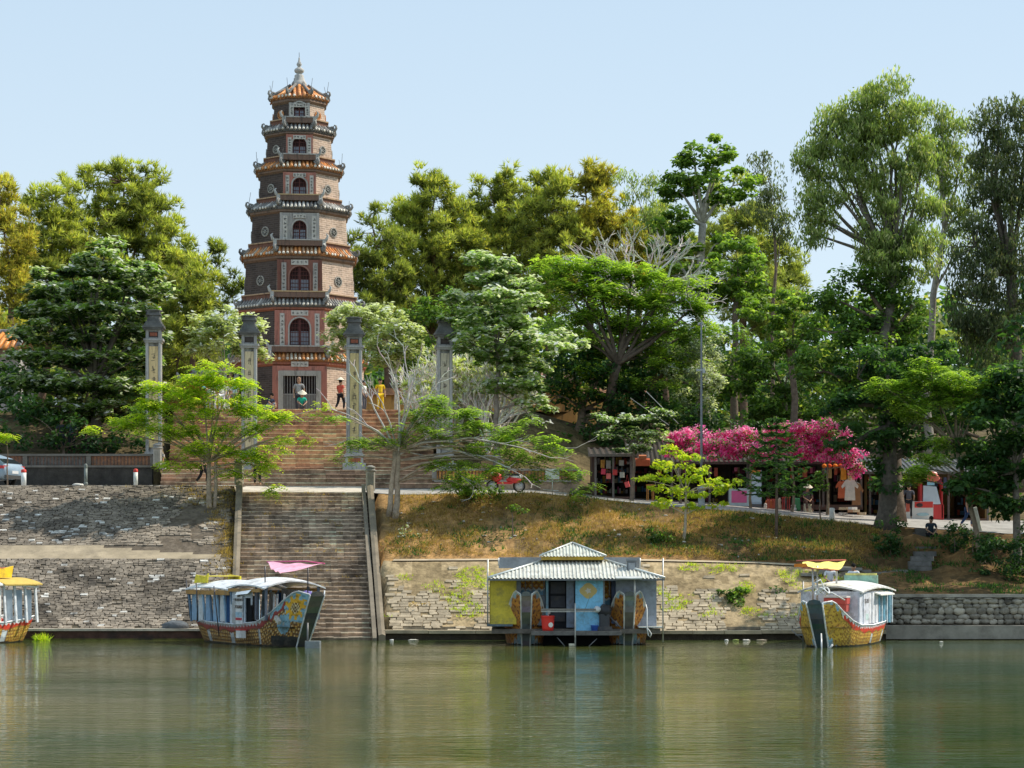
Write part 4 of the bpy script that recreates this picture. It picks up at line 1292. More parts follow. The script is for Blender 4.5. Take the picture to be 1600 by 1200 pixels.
tree('leafy_tree', 'very dark dense tree filling the shade below the spreading feathery tree', 'broad', 'broad_dark', 905, 113, (910, 640),
     [(890, 560, 50, 30), (950, 580, 60, 30), (1010, 600, 50, 30), (880, 620, 50, 34), (940, 640, 60, 34), (1010, 650, 60, 34), (1080, 650, 60, 30), (900, 690, 60, 30), (960, 700, 50, 30)], r0=.3, group=G_R, dens=.9)
tree('leafy_tree', 'dark trees screen behind the shops on the right', 'broad', 'broad_dark', 1450, 118, (1450, 640),
     [(1120, 690, 60, 40), (1200, 680, 60, 40), (1290, 680, 60, 40), (1370, 670, 60, 40), (1440, 640, 60, 50), (1510, 620, 60, 50), (1580, 620, 60, 50), (1640, 600, 60, 50), (1480, 690, 60, 40), (1560, 700, 60, 40)], r0=.4, group=G_R, dens=.6)
tree('leafy_tree', 'big dark trunked tree on the edge of the road with shaded feathery boughs', 'broad', 'broad_dark', 1383, 96.1, (1392, 640),
     [(1340, 590, 50, 22), (1390, 570, 60, 24), (1440, 590, 50, 22), (1350, 630, 56, 22), (1415, 640, 56, 22), (1370, 670, 60, 22), (1330, 695, 36, 18), (1420, 695, 50, 20), (1375, 725, 40, 16), (1400, 750, 30, 14), (1480, 640, 44, 22), (1310, 640, 36, 20), (1470, 690, 40, 20), (1500, 600, 44, 22), (1450, 550, 50, 22)], r0=.42, group=G_R, bark=(.10, .085, .07), over=(.7, 1.1, .5, 80, .27))

tree('leafy_tree', 'mid green broadleaf tree filling the gap below the leafless branches', 'broad', 'broad', 1020, 117, (1020, 560),
     [(960, 500, 50, 30), (1020, 500, 50, 30), (1080, 520, 50, 30), (1130, 540, 40, 30), (1000, 550, 60, 34), (1060, 570, 50, 34), (1150, 590, 40, 34), (1100, 620, 50, 30), (870, 520, 50, 34), (850, 580, 40, 34)], r0=.3, group=G_R, dens=.9)
tree('leafy_tree', 'dark olive tree crowding behind the fourth pillar', 'broad', 'broad', 700, 121, (700, 600),
     [(660, 500, 40, 30), (700, 490, 44, 30), (740, 510, 44, 30), (640, 540, 40, 30), (690, 550, 50, 30), (740, 560, 44, 30), (700, 600, 60, 26)], r0=.24, group=G_R, dens=.8)
# big leafy almond trees
G_A = 'almond trees beside the temple stairs'
tree('leafy_tree', 'low dark thicket along the top of the stained wall on the left', 'broad', 'broad_dark', 100, 106.2, (100, 700),
     [(10, 690, 40, 26), (60, 680, 40, 26), (110, 668, 40, 20), (160, 680, 36, 26), (200, 695, 26, 22), (40, 645, 44, 22), (215, 660, 22, 24)], r0=.1, group=G_A, dens=.8)
tree('almond_tree', 'big dark layered tree with pale painted leaf glints on the left', 'almond', 'almond', 150, 108.5, (150, 600),
     [(165, 385, 30, 10), (150, 405, 60, 12), (110, 425, 60, 12), (200, 430, 60, 12), (80, 455, 50, 12), (150, 455, 80, 14), (230, 455, 50, 12), (55, 485, 45, 12), (120, 490, 80, 14), (205, 490, 70, 14),
      (80, 520, 70, 14), (160, 525, 80, 14), (230, 525, 44, 12), (55, 560, 60, 14), (130, 560, 80, 14), (205, 565, 60, 14), (40, 595, 50, 14), (110, 600, 80, 14), (190, 605, 60, 14), (80, 635, 60, 14), (160, 640, 60, 14), (215, 640, 34, 12)],
     r0=.3, group=G_A, bark=(.12, .10, .08), over=(.55, 1.45, .5, 40, .33), twigs=.12)
tree('leafy_tree', 'deep shade shrub layer under the big dark layered tree', 'broad', 'broad_dark', 130, 112, (130, 640),
     [(20, 600, 60, 40), (90, 560, 70, 50), (160, 520, 70, 60), (190, 600, 50, 50), (30, 660, 60, 40), (110, 670, 70, 40), (190, 680, 50, 34), (100, 480, 60, 40)], r0=.2, group=G_A, dens=.7)
tree('almond_tree', 'layered tree covered in whitish leaves right of the bare frangipani', 'almond', 'almond_pale', 775, 105.6, (778, 560),
     [(755, 405, 36, 9), (790, 415, 34, 10), (760, 435, 50, 10), (800, 445, 44, 10), (735, 465, 44, 10), (790, 470, 60, 11), (760, 495, 60, 12), (815, 505, 50, 11), (780, 525, 70, 12), (850, 540, 54, 11), (790, 555, 60, 12), (830, 575, 40, 10), (820, 600, 40, 12), (845, 630, 26, 12), (790, 600, 44, 12), (835, 655, 18, 10), (740, 540, 40, 12)],
     r0=.16, group=G_A, bark=(.20, .17, .14), over=(.46, 1.5, .50, 34, .31), twigs=.2)

# frangipani: thick pale bare branches with rosettes at the tips
def frangipani(label, bpx, Y, bz, stems, depth, L0, r0, leafy, pal='frangi', rosette=16, spread=.5):
    x = P(bpx, 0, Y).x; root = Vector((x, Y, bz))
    t = thing('frangipani_tree', label, 'tree', root, 0, 'frangipani trees near the pillars')
    b = MB(); tips = []
    for (a, el) in stems:
        d = Vector((math.cos(a) * math.cos(el), math.sin(a) * math.cos(el), math.sin(el)))
        tips += bare_branches(b, (0, 0, 0), d, L0 * random.uniform(.9, 1.1), r0, depth, spread, (.76, .73, .68), .10, .78)
    b.build('trunk', 'bark', t)
    V = []; Fc = []; Cc = []; nv = 0
    for p, d in tips:
        if random.random() > leafy: continue
        n = rosette; dr = unit(rng.normal(0, 1, (n, 3)) * np.array([1, 1, .35]) + np.array([0, 0, .35]))
        c = np.array(p); pos = c + dr * .13
        nm = unit(np.cross(dr, unit(np.cross(dr, np.tile(np.array([0, 0, 1.0]), (n, 1))))) * -1)
        v, f, cc = leaf_quads(pos, nm, .36, .36, pick_cols(pal, np.full(n, .6), n), droop=dr)
        V.append(v); Fc.append(f + nv); Cc.append(cc); nv += len(v)
    if V:
        np_mesh('crown', np.concatenate(V), np.concatenate(Fc), 4, np.concatenate(Cc), 'leaf', t)
    return t
def stems(n, e0=.5, e1=1.25):
    return [(2 * PI * k / n + random.uniform(-.3, .3), random.uniform(e0, e1)) for k in range(n)]
G_F = 'frangipani trees near the pillars'
PALE = (.50, .47, .42)
def dome(label, px, Y, blobs):
    return tree('frangipani_tree', label, 'almond', 'frangi', px, Y, (px, 585), blobs, .13, G_F, 'tree', PALE, over=(.42, 1.5, .75, 34, .27), twigs=.9, bz=10.95, bend=.08)
dome('rounded frangipani in white bloom behind the two left pillars', 352, 117.5, [(350, 498, 34, 18), (325, 515, 30, 20), (375, 508, 30, 20), (400, 520, 24, 20), (345, 535, 40, 22), (310, 545, 20, 16), (390, 550, 30, 16)])
dome('frangipani with creamy flowers just right of the pagoda', 562, 119, [(545, 495, 34, 18), (575, 492, 34, 16), (530, 515, 26, 20), (560, 525, 40, 24), (600, 510, 28, 20), (545, 550, 30, 18)])
dome('sparser flowering frangipani between the third and fourth pillars', 618, 117.5, [(620, 505, 24, 16), (640, 520, 22, 18), (605, 535, 30, 20), (635, 548, 26, 18), (590, 560, 24, 14)])
frangipani('leafless whitish frangipani with dense upright twigs beside the fourth pillar', 712, 110.5, 9.3, stems(13, .75, 1.5), 6, 1.3, .07, .06, spread=.42)
frangipani('second leafless frangipani, its twigs crowded below the whitish leaved tree', 762, 107.5, 8.4, stems(13, .75, 1.5), 6, 1.3, .07, .10, spread=.42)
frangipani('third leafless frangipani between the pillars, lowest of the pale fans', 668, 108.8, 8.9, stems(7, .8, 1.45), 6, 1.05, .065, .06, spread=.42)
# bare crown above the spreading tree
x0_ = P(1005, 0, 115).x; root = Vector((x0_, 115, 10.0))
t = thing('bare_tree', 'leafless grey branched tree spreading above the feathery tree', 'tree', root, 0, G_R)
b = MB(); b.color(.2, .17, .14); top = P(1000, 470, 115) - root; b.tube(curve_pts((0, 0, -.2), top, .05, 5), [.3, .26, .24, .22, .2, .18], 8)
for (px, py) in ((900, 410), (940, 400), (980, 400), (1030, 410), (1070, 420), (1100, 450), (1120, 480), (880, 430), (1050, 390), (960, 430), (1085, 500)):
    e = P(px, py, 115 + random.uniform(-2.5, 2.5)) - root
    pts = curve_pts(top, lerp(top, e, .6), .12, 4); b.color(.36, .33, .30); b.tube(pts, [.13, .11, .09, .075, .065], 6)
    d = (e - top).normalized()
    for k in range(3):
        bare_branches(b, pts[-1 - (k % 2)], (d + Vector((random.gauss(0, .35), random.gauss(0, .35), random.gauss(.1, .25)))), 1.0, .055, 3, .62, (.50, .47, .43), .06, .7)
b.build('trunk', 'bark', t)

# young feathery trees planted at the top of the bank
G_Y = 'young feathery trees on the river bank'
YB_ = (.33, .26, .19)
tree('young_flamboyant', 'young yellow green feathery tree on the left bank, in front of the pillars', 'fern', 'fern_gold', 328, 94.2, (327, 722),
     [(335, 575, 34, 6), (310, 592, 44, 6), (365, 600, 44, 6), (290, 615, 44, 6), (345, 625, 50, 6), (240, 602, 30, 5), (225, 632, 44, 6), (285, 645, 50, 6), (385, 640, 44, 6), (215, 660, 36, 6), (260, 672, 50, 6), (330, 672, 44, 6), (400, 668, 34, 6), (320, 700, 50, 6), (390, 708, 44, 7), (430, 690, 26, 6), (195, 655, 24, 5), (150, 675, 16, 6), (415, 735, 26, 7), (425, 765, 14, 7), (280, 725, 30, 6), (440, 650, 34, 5), (360, 735, 26, 5), (500, 640, 14, 5), (475, 680, 16, 5)],
     r0=.13, group=G_Y, bark=YB_, over=(.32, 1.05, .5, 12, .40), twigs=.45, bend=.14, vs=1.9)
# a second stem
t2 = C.objects.get('young_flamboyant')
b = MB(); b.color(.34, .27, .20); b.tube(curve_pts((.22, -.05, -.2), P(338, 700, 94.2) - t2.location, .04, 5), [.10, .085, .08, .075, .07, .06], 8); b.build('trunk', 'bark', t2)

t3 = tree('young_flamboyant', 'half bare young tree with long curving grey limbs right of the stairs', 'fern', 'fern', 618, 94.3, (622, 705),
     [(685, 625, 34, 7), (660, 640, 40, 7), (715, 645, 44, 7), (640, 665, 34, 6), (690, 670, 50, 8), (585, 690, 34, 6), (640, 690, 26, 5), (550, 690, 20, 5), (755, 660, 30, 7), (790, 675, 36, 7), (730, 700, 30, 6), (800, 700, 40, 8), (850, 690, 34, 8), (755, 735, 50, 8), (815, 720, 44, 8), (870, 705, 22, 8), (700, 725, 34, 6), (885, 735, 24, 9), (905, 755, 26, 8), (715, 755, 30, 7), (835, 745, 26, 6), (535, 715, 14, 6), (510, 650, 16, 4), (530, 655, 14, 4), (820, 660, 18, 5)],
     r0=.15, group=G_Y, bark=(.34, .27, .20), vs=1.7, over=(.30, .80, .5, 11, .42), twigs=.12, bend=.16)
rt = t3.location
b = MB(); b.color(.34, .27, .20); b.tube(curve_pts((-.32, .02, -.2), P(617, 705, 94.3) - rt, .04, 5), [.14, .12, .11, .10, .10, .09], 8)
fk = P(622, 705, 94.3) - rt
for (px, py, dy, r_) in ((520, 640, -1, .055), (560, 590, 1, .055), (600, 560, 0, .06), (630, 540, 1, .06), (655, 560, -1, .05), (690, 590, 1, .05), (540, 690, 0, .045), (640, 600, -1.5, .05), (585, 610, -1, .045), (820, 745, -1, .06), (860, 715, -1.5, .05), (790, 700, 0, .05), (740, 760, -.5, .04), (900, 700, 0, .04)):
    e = P(px, py, 94.3 + dy) - rt; b.color(.44, .41, .37)
    pts = curve_pts(fk + Vector((0, 0, random.uniform(-.2, .15))), e, .16, 6, sag=.03); b.tube(pts, [lerp(r_, r_ * .3, i / 6) for i in range(7)], 5, cap=False)
    for k in (3, 4, 5, 6):
        d = (pts[k] - pts[k - 1]).normalized() + Vector((random.gauss(0, .4), random.gauss(0, .4), random.gauss(.1, .3)))
        bare_branches(b, pts[k], d, random.uniform(.4, .8), r_ * .42, 1, .5, (.46, .43, .39), .08)
b.build('bare_limbs', 'bark', t3)
tree('young_flamboyant', 'young feathery tree on the right bank with bright lower sprays', 'fern', 'fern', 1537, 92.2, (1495, 700),
     [(1450, 575, 30, 9), (1480, 590, 34, 9), (1440, 600, 26, 8), (1500, 605, 36, 9), (1520, 620, 30, 8), (1400, 610, 34, 8), (1375, 600, 26, 7), (1420, 635, 34, 8), (1465, 625, 34, 8), (1475, 690, 22, 7), (1455, 715, 26, 8), (1435, 735, 26, 8), (1425, 752, 16, 7), (1440, 650, 24, 6), (1550, 590, 26, 8), (1510, 640, 30, 7)],
     r0=.13, group=G_Y, bark=(.22, .17, .12), over=(.42, 1.5, .4, 20, .44), twigs=.3, vs=1.6)
tree('leafy_tree', 'dark glossy tree overhanging the bank at the right edge', 'broad', 'broad_dark', 1592, 91.6, (1588, 740),
     [(1590, 590, 40, 26), (1560, 620, 44, 26), (1610, 640, 50, 30), (1570, 670, 50, 30), (1530, 650, 26, 24), (1545, 700, 40, 26), (1600, 710, 50, 34), (1560, 745, 50, 26), (1520, 740, 26, 20), (1600, 775, 44, 26), (1550, 790, 34, 18), (1500, 760, 22, 14)], r0=.2, group=G_Y, bark=(.20, .17, .14), over=(.6, 1.5, .55, 90, .27))
tree('young_tree', 'small lime green tree on the grassy bank in front of the souvenir stalls', 'broad', 'lime', 1068, 92.6, (1072, 770),
     [(1045, 705, 22, 7), (1075, 715, 26, 7), (1050, 727, 26, 7), (1090, 735, 22, 6), (1030, 745, 26, 7), (1075, 748, 26, 7), (1115, 755, 26, 7), (1050, 765, 30, 7), (1100, 770, 30, 7), (1135, 762, 22, 6), (1155, 755, 14, 5), (1035, 785, 26, 6), (1080, 790, 20, 5), (1120, 785, 16, 5), (1000, 750, 14, 6)], r0=.075, group=G_Y, bark=(.36, .30, .22), over=(.30, 1.3, .45, 20, .19), twigs=.5)
tree('leafy_tree', 'pale green leafy tree over the left end of the souvenir stalls', 'almond', 'almond', 985, 100.5, (990, 700),
     [(960, 655, 34, 9), (1005, 660, 34, 9), (1030, 645, 24, 8), (965, 680, 36, 9), (1010, 685, 34, 9), (985, 700, 36, 8)], r0=.10, group=G_Y, over=(.45, 1.3, .35, 50, .19))

# araucaria
xr = P(1213, 0, 93.4).x; root = Vector((xr, 93.4, terrain_z(xr, 93.4)))
t = thing('araucaria_tree', 'dark narrow conifer with drooping tiered boughs before the pink flowers', 'tree', root, 0, G_Y)
b = MB(); b.color(.16, .12, .10); hh = (P(0, 650, 93.4).z - root.z)
b.tube([(0, 0, -.2), (.02, 0, hh * .5), (0, 0, hh)], [.075, .055, .02], 7); b.build('trunk', 'bark', t)
V = []; Cc = []; 
b = MB()
for i in range(11):
    z = lerp(hh * .42, hh * .98, i / 10); Lb = lerp(1.75, .35, (i / 10) ** 1.2); n = 6
    for k in range(n):
        a = 2 * PI * (k + .5 * (i % 2)) / n + random.uniform(-.15, .15)
        pts = [Vector((math.cos(a) * Lb * q, math.sin(a) * Lb * q, z - .28 * Lb * math.sin(q * PI * .8) + .12 * q * q * Lb)) for q in (0, .35, .7, 1)]
        b.color(.03, .04, .02); b.tube(pts, [.02, .018, .015, .01], 4, cap=False)
        for s in range(60):
            q = random.uniform(.15, 1); j = min(2, int(q * 3)); p = pts[j].lerp(pts[j + 1], q * 3 - j)
            dd = Vector((math.cos(a + random.choice((-1, 1)) * random.uniform(.5, 1.3)), math.sin(a + random.choice((-1, 1)) * random.uniform(.5, 1.3)), random.uniform(-.6, .25))).normalized()
            V.append((np.array(p), np.array(dd)))
b.build('boughs', 'bark', t)
base = np.array([v[0] for v in V]); dr = np.array([v[1] for v in V])
v, f, cc = tri_blades(base, dr, .26, .07, pick_cols('broad_dark', np.full(len(V), .6), len(V)))
np_mesh('crown', v, f, 3, cc, 'leaf', t)

# bougainvillea
def bougain(label, blobs, Y, bpx):
    x = P(bpx, 0, Y).x; root = Vector((x, Y, terrain_z(x, Y)))
    t = thing('bougainvillea', label, 'flowering shrub', root, 0, 'bougainvillea over the souvenir stalls')
    cl, lobes = sub_clumps(blobs, root, Y, .34, 2.1, .6, 1.0, 1.3)
    b = MB(); limb_tree(b, (0, 0, 0), P(bpx, 720, Y) - root, lobes, .07, (.2, .15, .1), cl, .15); b.build('trunk', 'bark', t)
    lf = []; fl = []
    for q in cl: (lf if random.random() < .62 else fl).append(q)
    make_crown('broad', 'broad', lf, .34, .6, 26, .13, t, 'leaves')
    PALS['pink'] = ((.80, .08, .32), (.95, .15, .46), (.95, .60, .68), .5)
    make_crown('petal', 'pink', fl + random.sample(lf, len(lf) // 2), .3, .7, 60, .13, t, 'flowers').data.materials[0] = M['petal']
    return t
bougain('pink bougainvillea mound at the left end of the shop roof', [(1060, 685, 24, 14), (1090, 690, 26, 14), (1120, 700, 20, 10), (1070, 708, 30, 8)], 101.5, 1062)
bougain('magenta bougainvillea trailing along the middle of the shop roof', [(1140, 690, 20, 11), (1165, 680, 22, 12), (1175, 700, 22, 12), (1200, 708, 18, 9), (1150, 705, 20, 6)], 101.4, 1172)
bougain('pink bougainvillea behind the dark narrow conifer', [(1215, 680, 20, 14), (1240, 672, 22, 14), (1235, 700, 26, 12), (1260, 690, 22, 14)], 101.3, 1238)
bougain('tall pink bougainvillea sprays at the right end of the shop roof', [(1285, 670, 20, 18), (1300, 690, 26, 16), (1285, 710, 26, 10), (1320, 705, 22, 14), (1335, 725, 12, 10), (1262, 705, 20, 10), (1345, 738, 8, 8)], 101.2, 1292)

# shrubs
def shrub(label, px, Y, blobs, kind='broad', pal='broad', over=(.34, 1.2, .7, 44, .15), r0=.035, name='shrub', grp='shrubs on the bank'):
    return tree(name, label, kind, pal, px, Y, (px, blobs[0][1] + blobs[0][3]), blobs, r0, grp, 'shrub', over=over, twigs=.2)
shrub('bright green climbing shrub hanging over the wall by the red motorbike', 728, 95.6, [(715, 752, 26, 14), (740, 768, 30, 14), (755, 780, 24, 10), (775, 765, 16, 8)], pal='broad_bright')
shrub('dark round shrub at the foot of the big shaded trunk', 1392, 93.2, [(1392, 828, 20, 20), (1380, 850, 22, 16), (1402, 850, 18, 18)], pal='broad_dark')
shrub('tall dark shrub right of the narrow stone steps', 1492, 93.0, [(1490, 825, 14, 16), (1485, 845, 18, 18), (1498, 855, 16, 14)], pal='broad_dark')
shrub('glossy dark bush growing from the stone slope between houseboat and moored boat', 1148, 87.4, [(1135, 925, 14, 9), (1155, 925, 16, 9), (1145, 940, 22, 10), (1150, 950, 18, 6)], pal='broad', over=(.25, 1.4, .6, 34, .15))
shrub('small dark bush in the shade of the stone slope', 1215, 87.8, [(1213, 928, 10, 10), (1217, 938, 9, 8)], pal='broad_dark')
shrub('green bush beside the lime green tree on the dry bank', 1030, 91.8, [(1025, 832, 18, 11), (1040, 838, 18, 9)], pal='broad')
shrub('low brown withered bush on the stone slope right of the stairs', 650, 87.1, [(650, 948, 18, 8), (640, 955, 14, 6)], pal='dry', over=(.22, 1.2, .6, 22, .12))
shrub('grey green weed clump under the half bare tree', 632, 92.0, [(632, 828, 14, 8)], pal='silver', over=(.22, 1.2, .6, 20, .12))
shrub('dark weed clump on the sunny part of the dry bank', 800, 92.4, [(800, 795, 12, 6), (812, 800, 10, 5)], pal='broad', over=(.22, 1.2, .6, 22, .12))
shrub('leafy weeds at the edge of the road near the white board', 900, 95.8, [(895, 775, 18, 8), (915, 785, 18, 6)], pal='broad')
shrub('dark undergrowth below the glossy tree at the right edge', 1580, 90.2, [(1560, 850, 34, 16), (1600, 860, 40, 20), (1570, 885, 50, 14), (1610, 830, 30, 20), (1540, 870, 26, 12)], pal='broad_dark', over=(.4, 1.1, .6, 50, .17))
shrub('shaded undergrowth on the bank between the steps and the right tree', 1520, 92.4, [(1525, 835, 20, 12), (1545, 850, 24, 12)], pal='broad_dark')
shrub('yellow green fern spray reaching in from the left edge', 10, 97.5, [(5, 678, 14, 4), (-12, 682, 20, 5)], kind='fern', pal='fern_gold', over=(.3, 1.3, .3, 20, .36))
shrub('small street sapling with white painted foot in front of the shop', 1282, 96.6, [(1280, 745, 8, 12), (1284, 762, 9, 10)], pal='broad', name='sapling', over=(.22, 1.5, .7, 22, .14))

# ------------------------------------------------------------------ grass and weeds
def tufts(name, label, spots, pal, length, per, width=.02, spread=.12, mat='needle', lean=0.0):
    n = len(spots) * per
    base = np.repeat(np.array(spots), per, axis=0) + rng.normal(0, spread, (n, 3)) * np.array([1, 1, 0])
    dr = unit(rng.normal(0, .55, (n, 3)) + np.array([0, -lean, .8]))
    v, f, cc = tri_blades(base, dr, length, width, pick_cols(pal, rng.uniform(.2, 1, n), n))
    return tag(np_mesh(name, v, f, 3, cc, mat), label, 'grass', kind='stuff')
sp = []
for _ in range(6500):
    x = random.uniform(-5.3, 16); y = random.uniform(90.7, 96.2)
    if nz(x, y, 3, .5) + .4 * random.random() > -.05:
        sp.append((x, y, terrain_z(x, y) - .02))
tufts('dry_grass', 'dry golden grass over the upper bank', sp, 'dry', .20, 9, .022, .14, lean=.3)
sp = []
for _ in range(2600):
    x = random.uniform(-5.0, 14); y = random.uniform(86.2, 89.4)
    if nz(x, y, 8, .9) > .12: sp.append((x, y, terrain_z(x, y) + .02))
tufts('green_weeds', 'green weeds growing between the stones of the right slope', sp, 'fern_gold', .15, 8, .03, .1, lean=.2)
sp = []
for _ in range(1500):
    x = random.uniform(14, 24); y = random.uniform(86.4, 95.5)
    if nz(x, y, 4, .7) > .05: sp.append((x, y, terrain_z(x, y) - .02))
for _ in range(1500):
    x = random.uniform(-5.3, 14); y = random.uniform(90.7, 95.8)
    if nz(x, y, 12, .6) > .08 or x > random.uniform(5, 14): sp.append((x, y, terrain_z(x, y)))
tufts('ground_cover', 'shaded green and brown ground cover', sp, 'broad_dark', .20, 8, .05, .2)
sp = []
for _ in range(420):
    s = random.uniform(-.2, 11); yy = 85 + s
    xx = stair_left(yy) - abs(random.gauss(0, .35 + max(0, yy - 92) * .35)); sp.append((xx, yy, zbase(xx, yy) + .05))
for _ in range(110):
    s = random.uniform(.5, 11); k_ = int(s / .318); p = ax(s, random.uniform(-LOW_HW, LOW_HW)); sp.append((p.x, p.y, 0.05 + 6.3 * s / 11.4))
tufts('dry_weeds', 'brown dry weeds along the edge of the river stairs', sp, 'dry', .17, 10, .022, .1, lean=.4)
sp = []
for _ in range(900):
    x = random.uniform(-5.0, 14); y = random.uniform(90.8, 95.9)
    if nz(x, y, 21, 1.1) > .30: sp.append((x, y, terrain_z(x, y)))
tufts('ground_cover', 'dark green weed clumps dotted over the dry bank', sp, 'broad_dark', .22, 9, .05, .10)
# floating water plant near the left boat
sp = [(P(px, 0, 84.3).x, 84.3 + random.uniform(-.2, .2), .0) for px in np.linspace(57, 74, 16)]
o = tufts('water_plant', None, sp, 'fern_gold', .30, 8, .07, .05); o['kind'] = 'stuff'; o['label'] = 'yellow green water plant floating against the toe wall'; o['category'] = 'water plant'

# trees added off the right edge to shade the bank, crowns just reaching in
for (px, Yt, lb) in ((1700, 88.5, 'added shade tree overhanging the water at the far right edge'), (1720, 96, 'added shade tree beyond the right edge beside the road')):
    tree('leafy_tree', lb, 'broad', 'broad_dark', px, Yt, (px, 650), [(px - 60, 540, 60, 50), (px + 20, 480, 80, 60), (px + 30, 570, 90, 60), (px - 50, 640, 60, 40), (px + 70, 640, 70, 50), (px - 30, 430, 60, 40)], r0=.35, group=G_Y, over=(.9, 1.0, .7, 60, .34))
# ------------------------------------------------------------------ dragon boats
def hull_fns(L_, hs=(.98, .86, .78, .74, .86, 1.20, 1.68, 2.02, 1.88), wk=1.0):
    us = [0, .08, .2, .5, .7, .8, .88, .94, 1]
    def sheer(u): return interp(u, us, hs)
    def bs(u): return wk * interp(u, us, [.80, .95, 1.08, 1.18, 1.12, 1.0, .80, .58, .29])
    def bw(u): return wk * interp(u, us, [.40, .62, .80, .92, .82, .66, .46, .30, .20])
    def pos(u, v, sg):
        zs = sheer(u); z = lerp(-.28, zs, v)
        y = sg * lerp(bw(u), bs(u), v ** .75)
        x = L_ * u - (1 - v) * 1.35 * u ** 5 + (1 - v) * .45 * (1 - u) ** 5
        return Vector((x, y, z))
    return sheer, bs, bw, pos

def scale_pattern(s, h, cols, sz=.17):
    row = math.floor(h / (sz * .75)); xx = s / sz + .5 * (row % 2); fx = xx - math.floor(xx) - .5; fy = (h / (sz * .75)) % 1
    d = math.hypot(fx * 1.05, (fy - .25) * .8)
    if abs(d - .5) < .10 or d > .62: return cols[2]
    if math.hypot(fx, fy - .42) < .17: return cols[3]
    return cols[0] if (row + int(xx)) % 3 else cols[1]

STY = {
    'dull': dict(flame=1, wk=.70, red=(.50, .14, .05), tooth=(.50, .50, .46), sc=[(.58, .25, .05), (.5, .20, .04), (.22, .06, .03), (.6, .45, .25)], blue=(.30, .44, .50), pale=(.45, .47, .45), bow=(.12, .13, .12), sun=(.62, .26, .04)),
    'muted': dict(red=(.30, .055, .05), tooth=(.42, .44, .45), sc=[(.46, .25, .06), (.38, .20, .05), (.14, .07, .03), (.62, .50, .28)], blue=(.24, .42, .52), pale=(.45, .47, .48), bow=(.035, .04, .038), sun=(.70, .38, .04)),
    'bright': dict(flame=1, low=1, f0=.875, red=(.72, .07, .035), tooth=(.80, .80, .80), sc=[(.70, .44, .07), (.64, .37, .05), (.40, .19, .04), (.76, .54, .14)], blue=(.30, .52, .66), pale=(.62, .68, .70), bow=(.045, .07, .075), sun=(.72, .40, .03)),
    'unused': dict(red=(.40, .12, .05), tooth=(.45, .45, .42), sc=[(.55, .27, .05), (.45, .20, .04), (.20, .10, .05), (.6, .45, .25)], blue=(.28, .42, .48), pale=(.40, .42, .40), bow=(.07, .08, .075), sun=(.62, .26, .04)),
}
def paint_side(st, L_, u, p, zs, rnd):
    s = u * L_; h = zs - p.z
    if p.z < .06: return (.05, .04, .03)
    tri = abs((s / .24) % 1 - .5) * 2
    if st.get('flame'):
        f0 = st.get('f0', .80)
        if u > f0 and h > .05:
            # yellow sheet of curling strokes on a pale blue ground
            cz = lerp(.55, 1.35, (u - f0) / (1 - f0)) * (.85 if st.get('low') else 1); half = .72 - 1.2 * abs(u - .93)
            d = abs(p.z - cz) / max(.05, half)
            if d < 1 + .15 * math.sin(s * 19):
                w_ = math.sin(s * 22 + 5 * math.sin(p.z * 9)) * math.sin(p.z * 17 + s * 3)
                return st['sc'][2] if w_ > .45 else st['sc'][0]
            if p.z < cz and u > f0 + .03: return st['blue'] if (s * 1.3 + p.z) % .8 < .5 else st['pale']
            return st['tooth'] if u < .9 else st['blue']
    else:
        if u > .80 and p.z < .42 - (u - .8) * .3: return (.035, .035, .033)
        rb = math.hypot(s - L_ * .885, p.z - .82)
        if rb < .36: return st['blue'] if rb > .06 else st['pale']
        cx = L_ * .945; cz = 1.42; dx = s - cx; dz = p.z - cz; r = math.hypot(dx, dz); a = math.atan2(dz, dx)
        if u > .86 and r < .50:
            lim = .32 + .17 * (math.sin(a * 9 + 3 * r) > 0) + .04 * math.sin(a * 5)
            if r < .20: return st['sc'][3] if (int(s / .07) + int(p.z / .07)) % 2 else st['sc'][2]
            if r < lim: return st['sun']
            return st['blue']
        if u > .93 and p.z > .9: return st['blue']
        if u > .80 and h < .16 + .08 * math.sin(s * 13): return st['blue']
        if u > .80 and h < .34: return st['red']
        if u > .80: return scale_pattern(s, h, st['sc'], .2)
    if h < .035: return tuple(c * 1.1 for c in st['pale'])
    if h < .035 + .10 * tri: return st['tooth']
    if h < .24 + .05 * math.sin(s * 5.2): return st['red']
    if h < .27 + .05 * math.sin(s * 5.2): return st['sc'][2]
    m = (s + .8) % 2.3
    if m < .34 and u < .72: return st['pale'] if m > .03 else (.2, .2, .2)
    return scale_pattern(s, h, st['sc'])

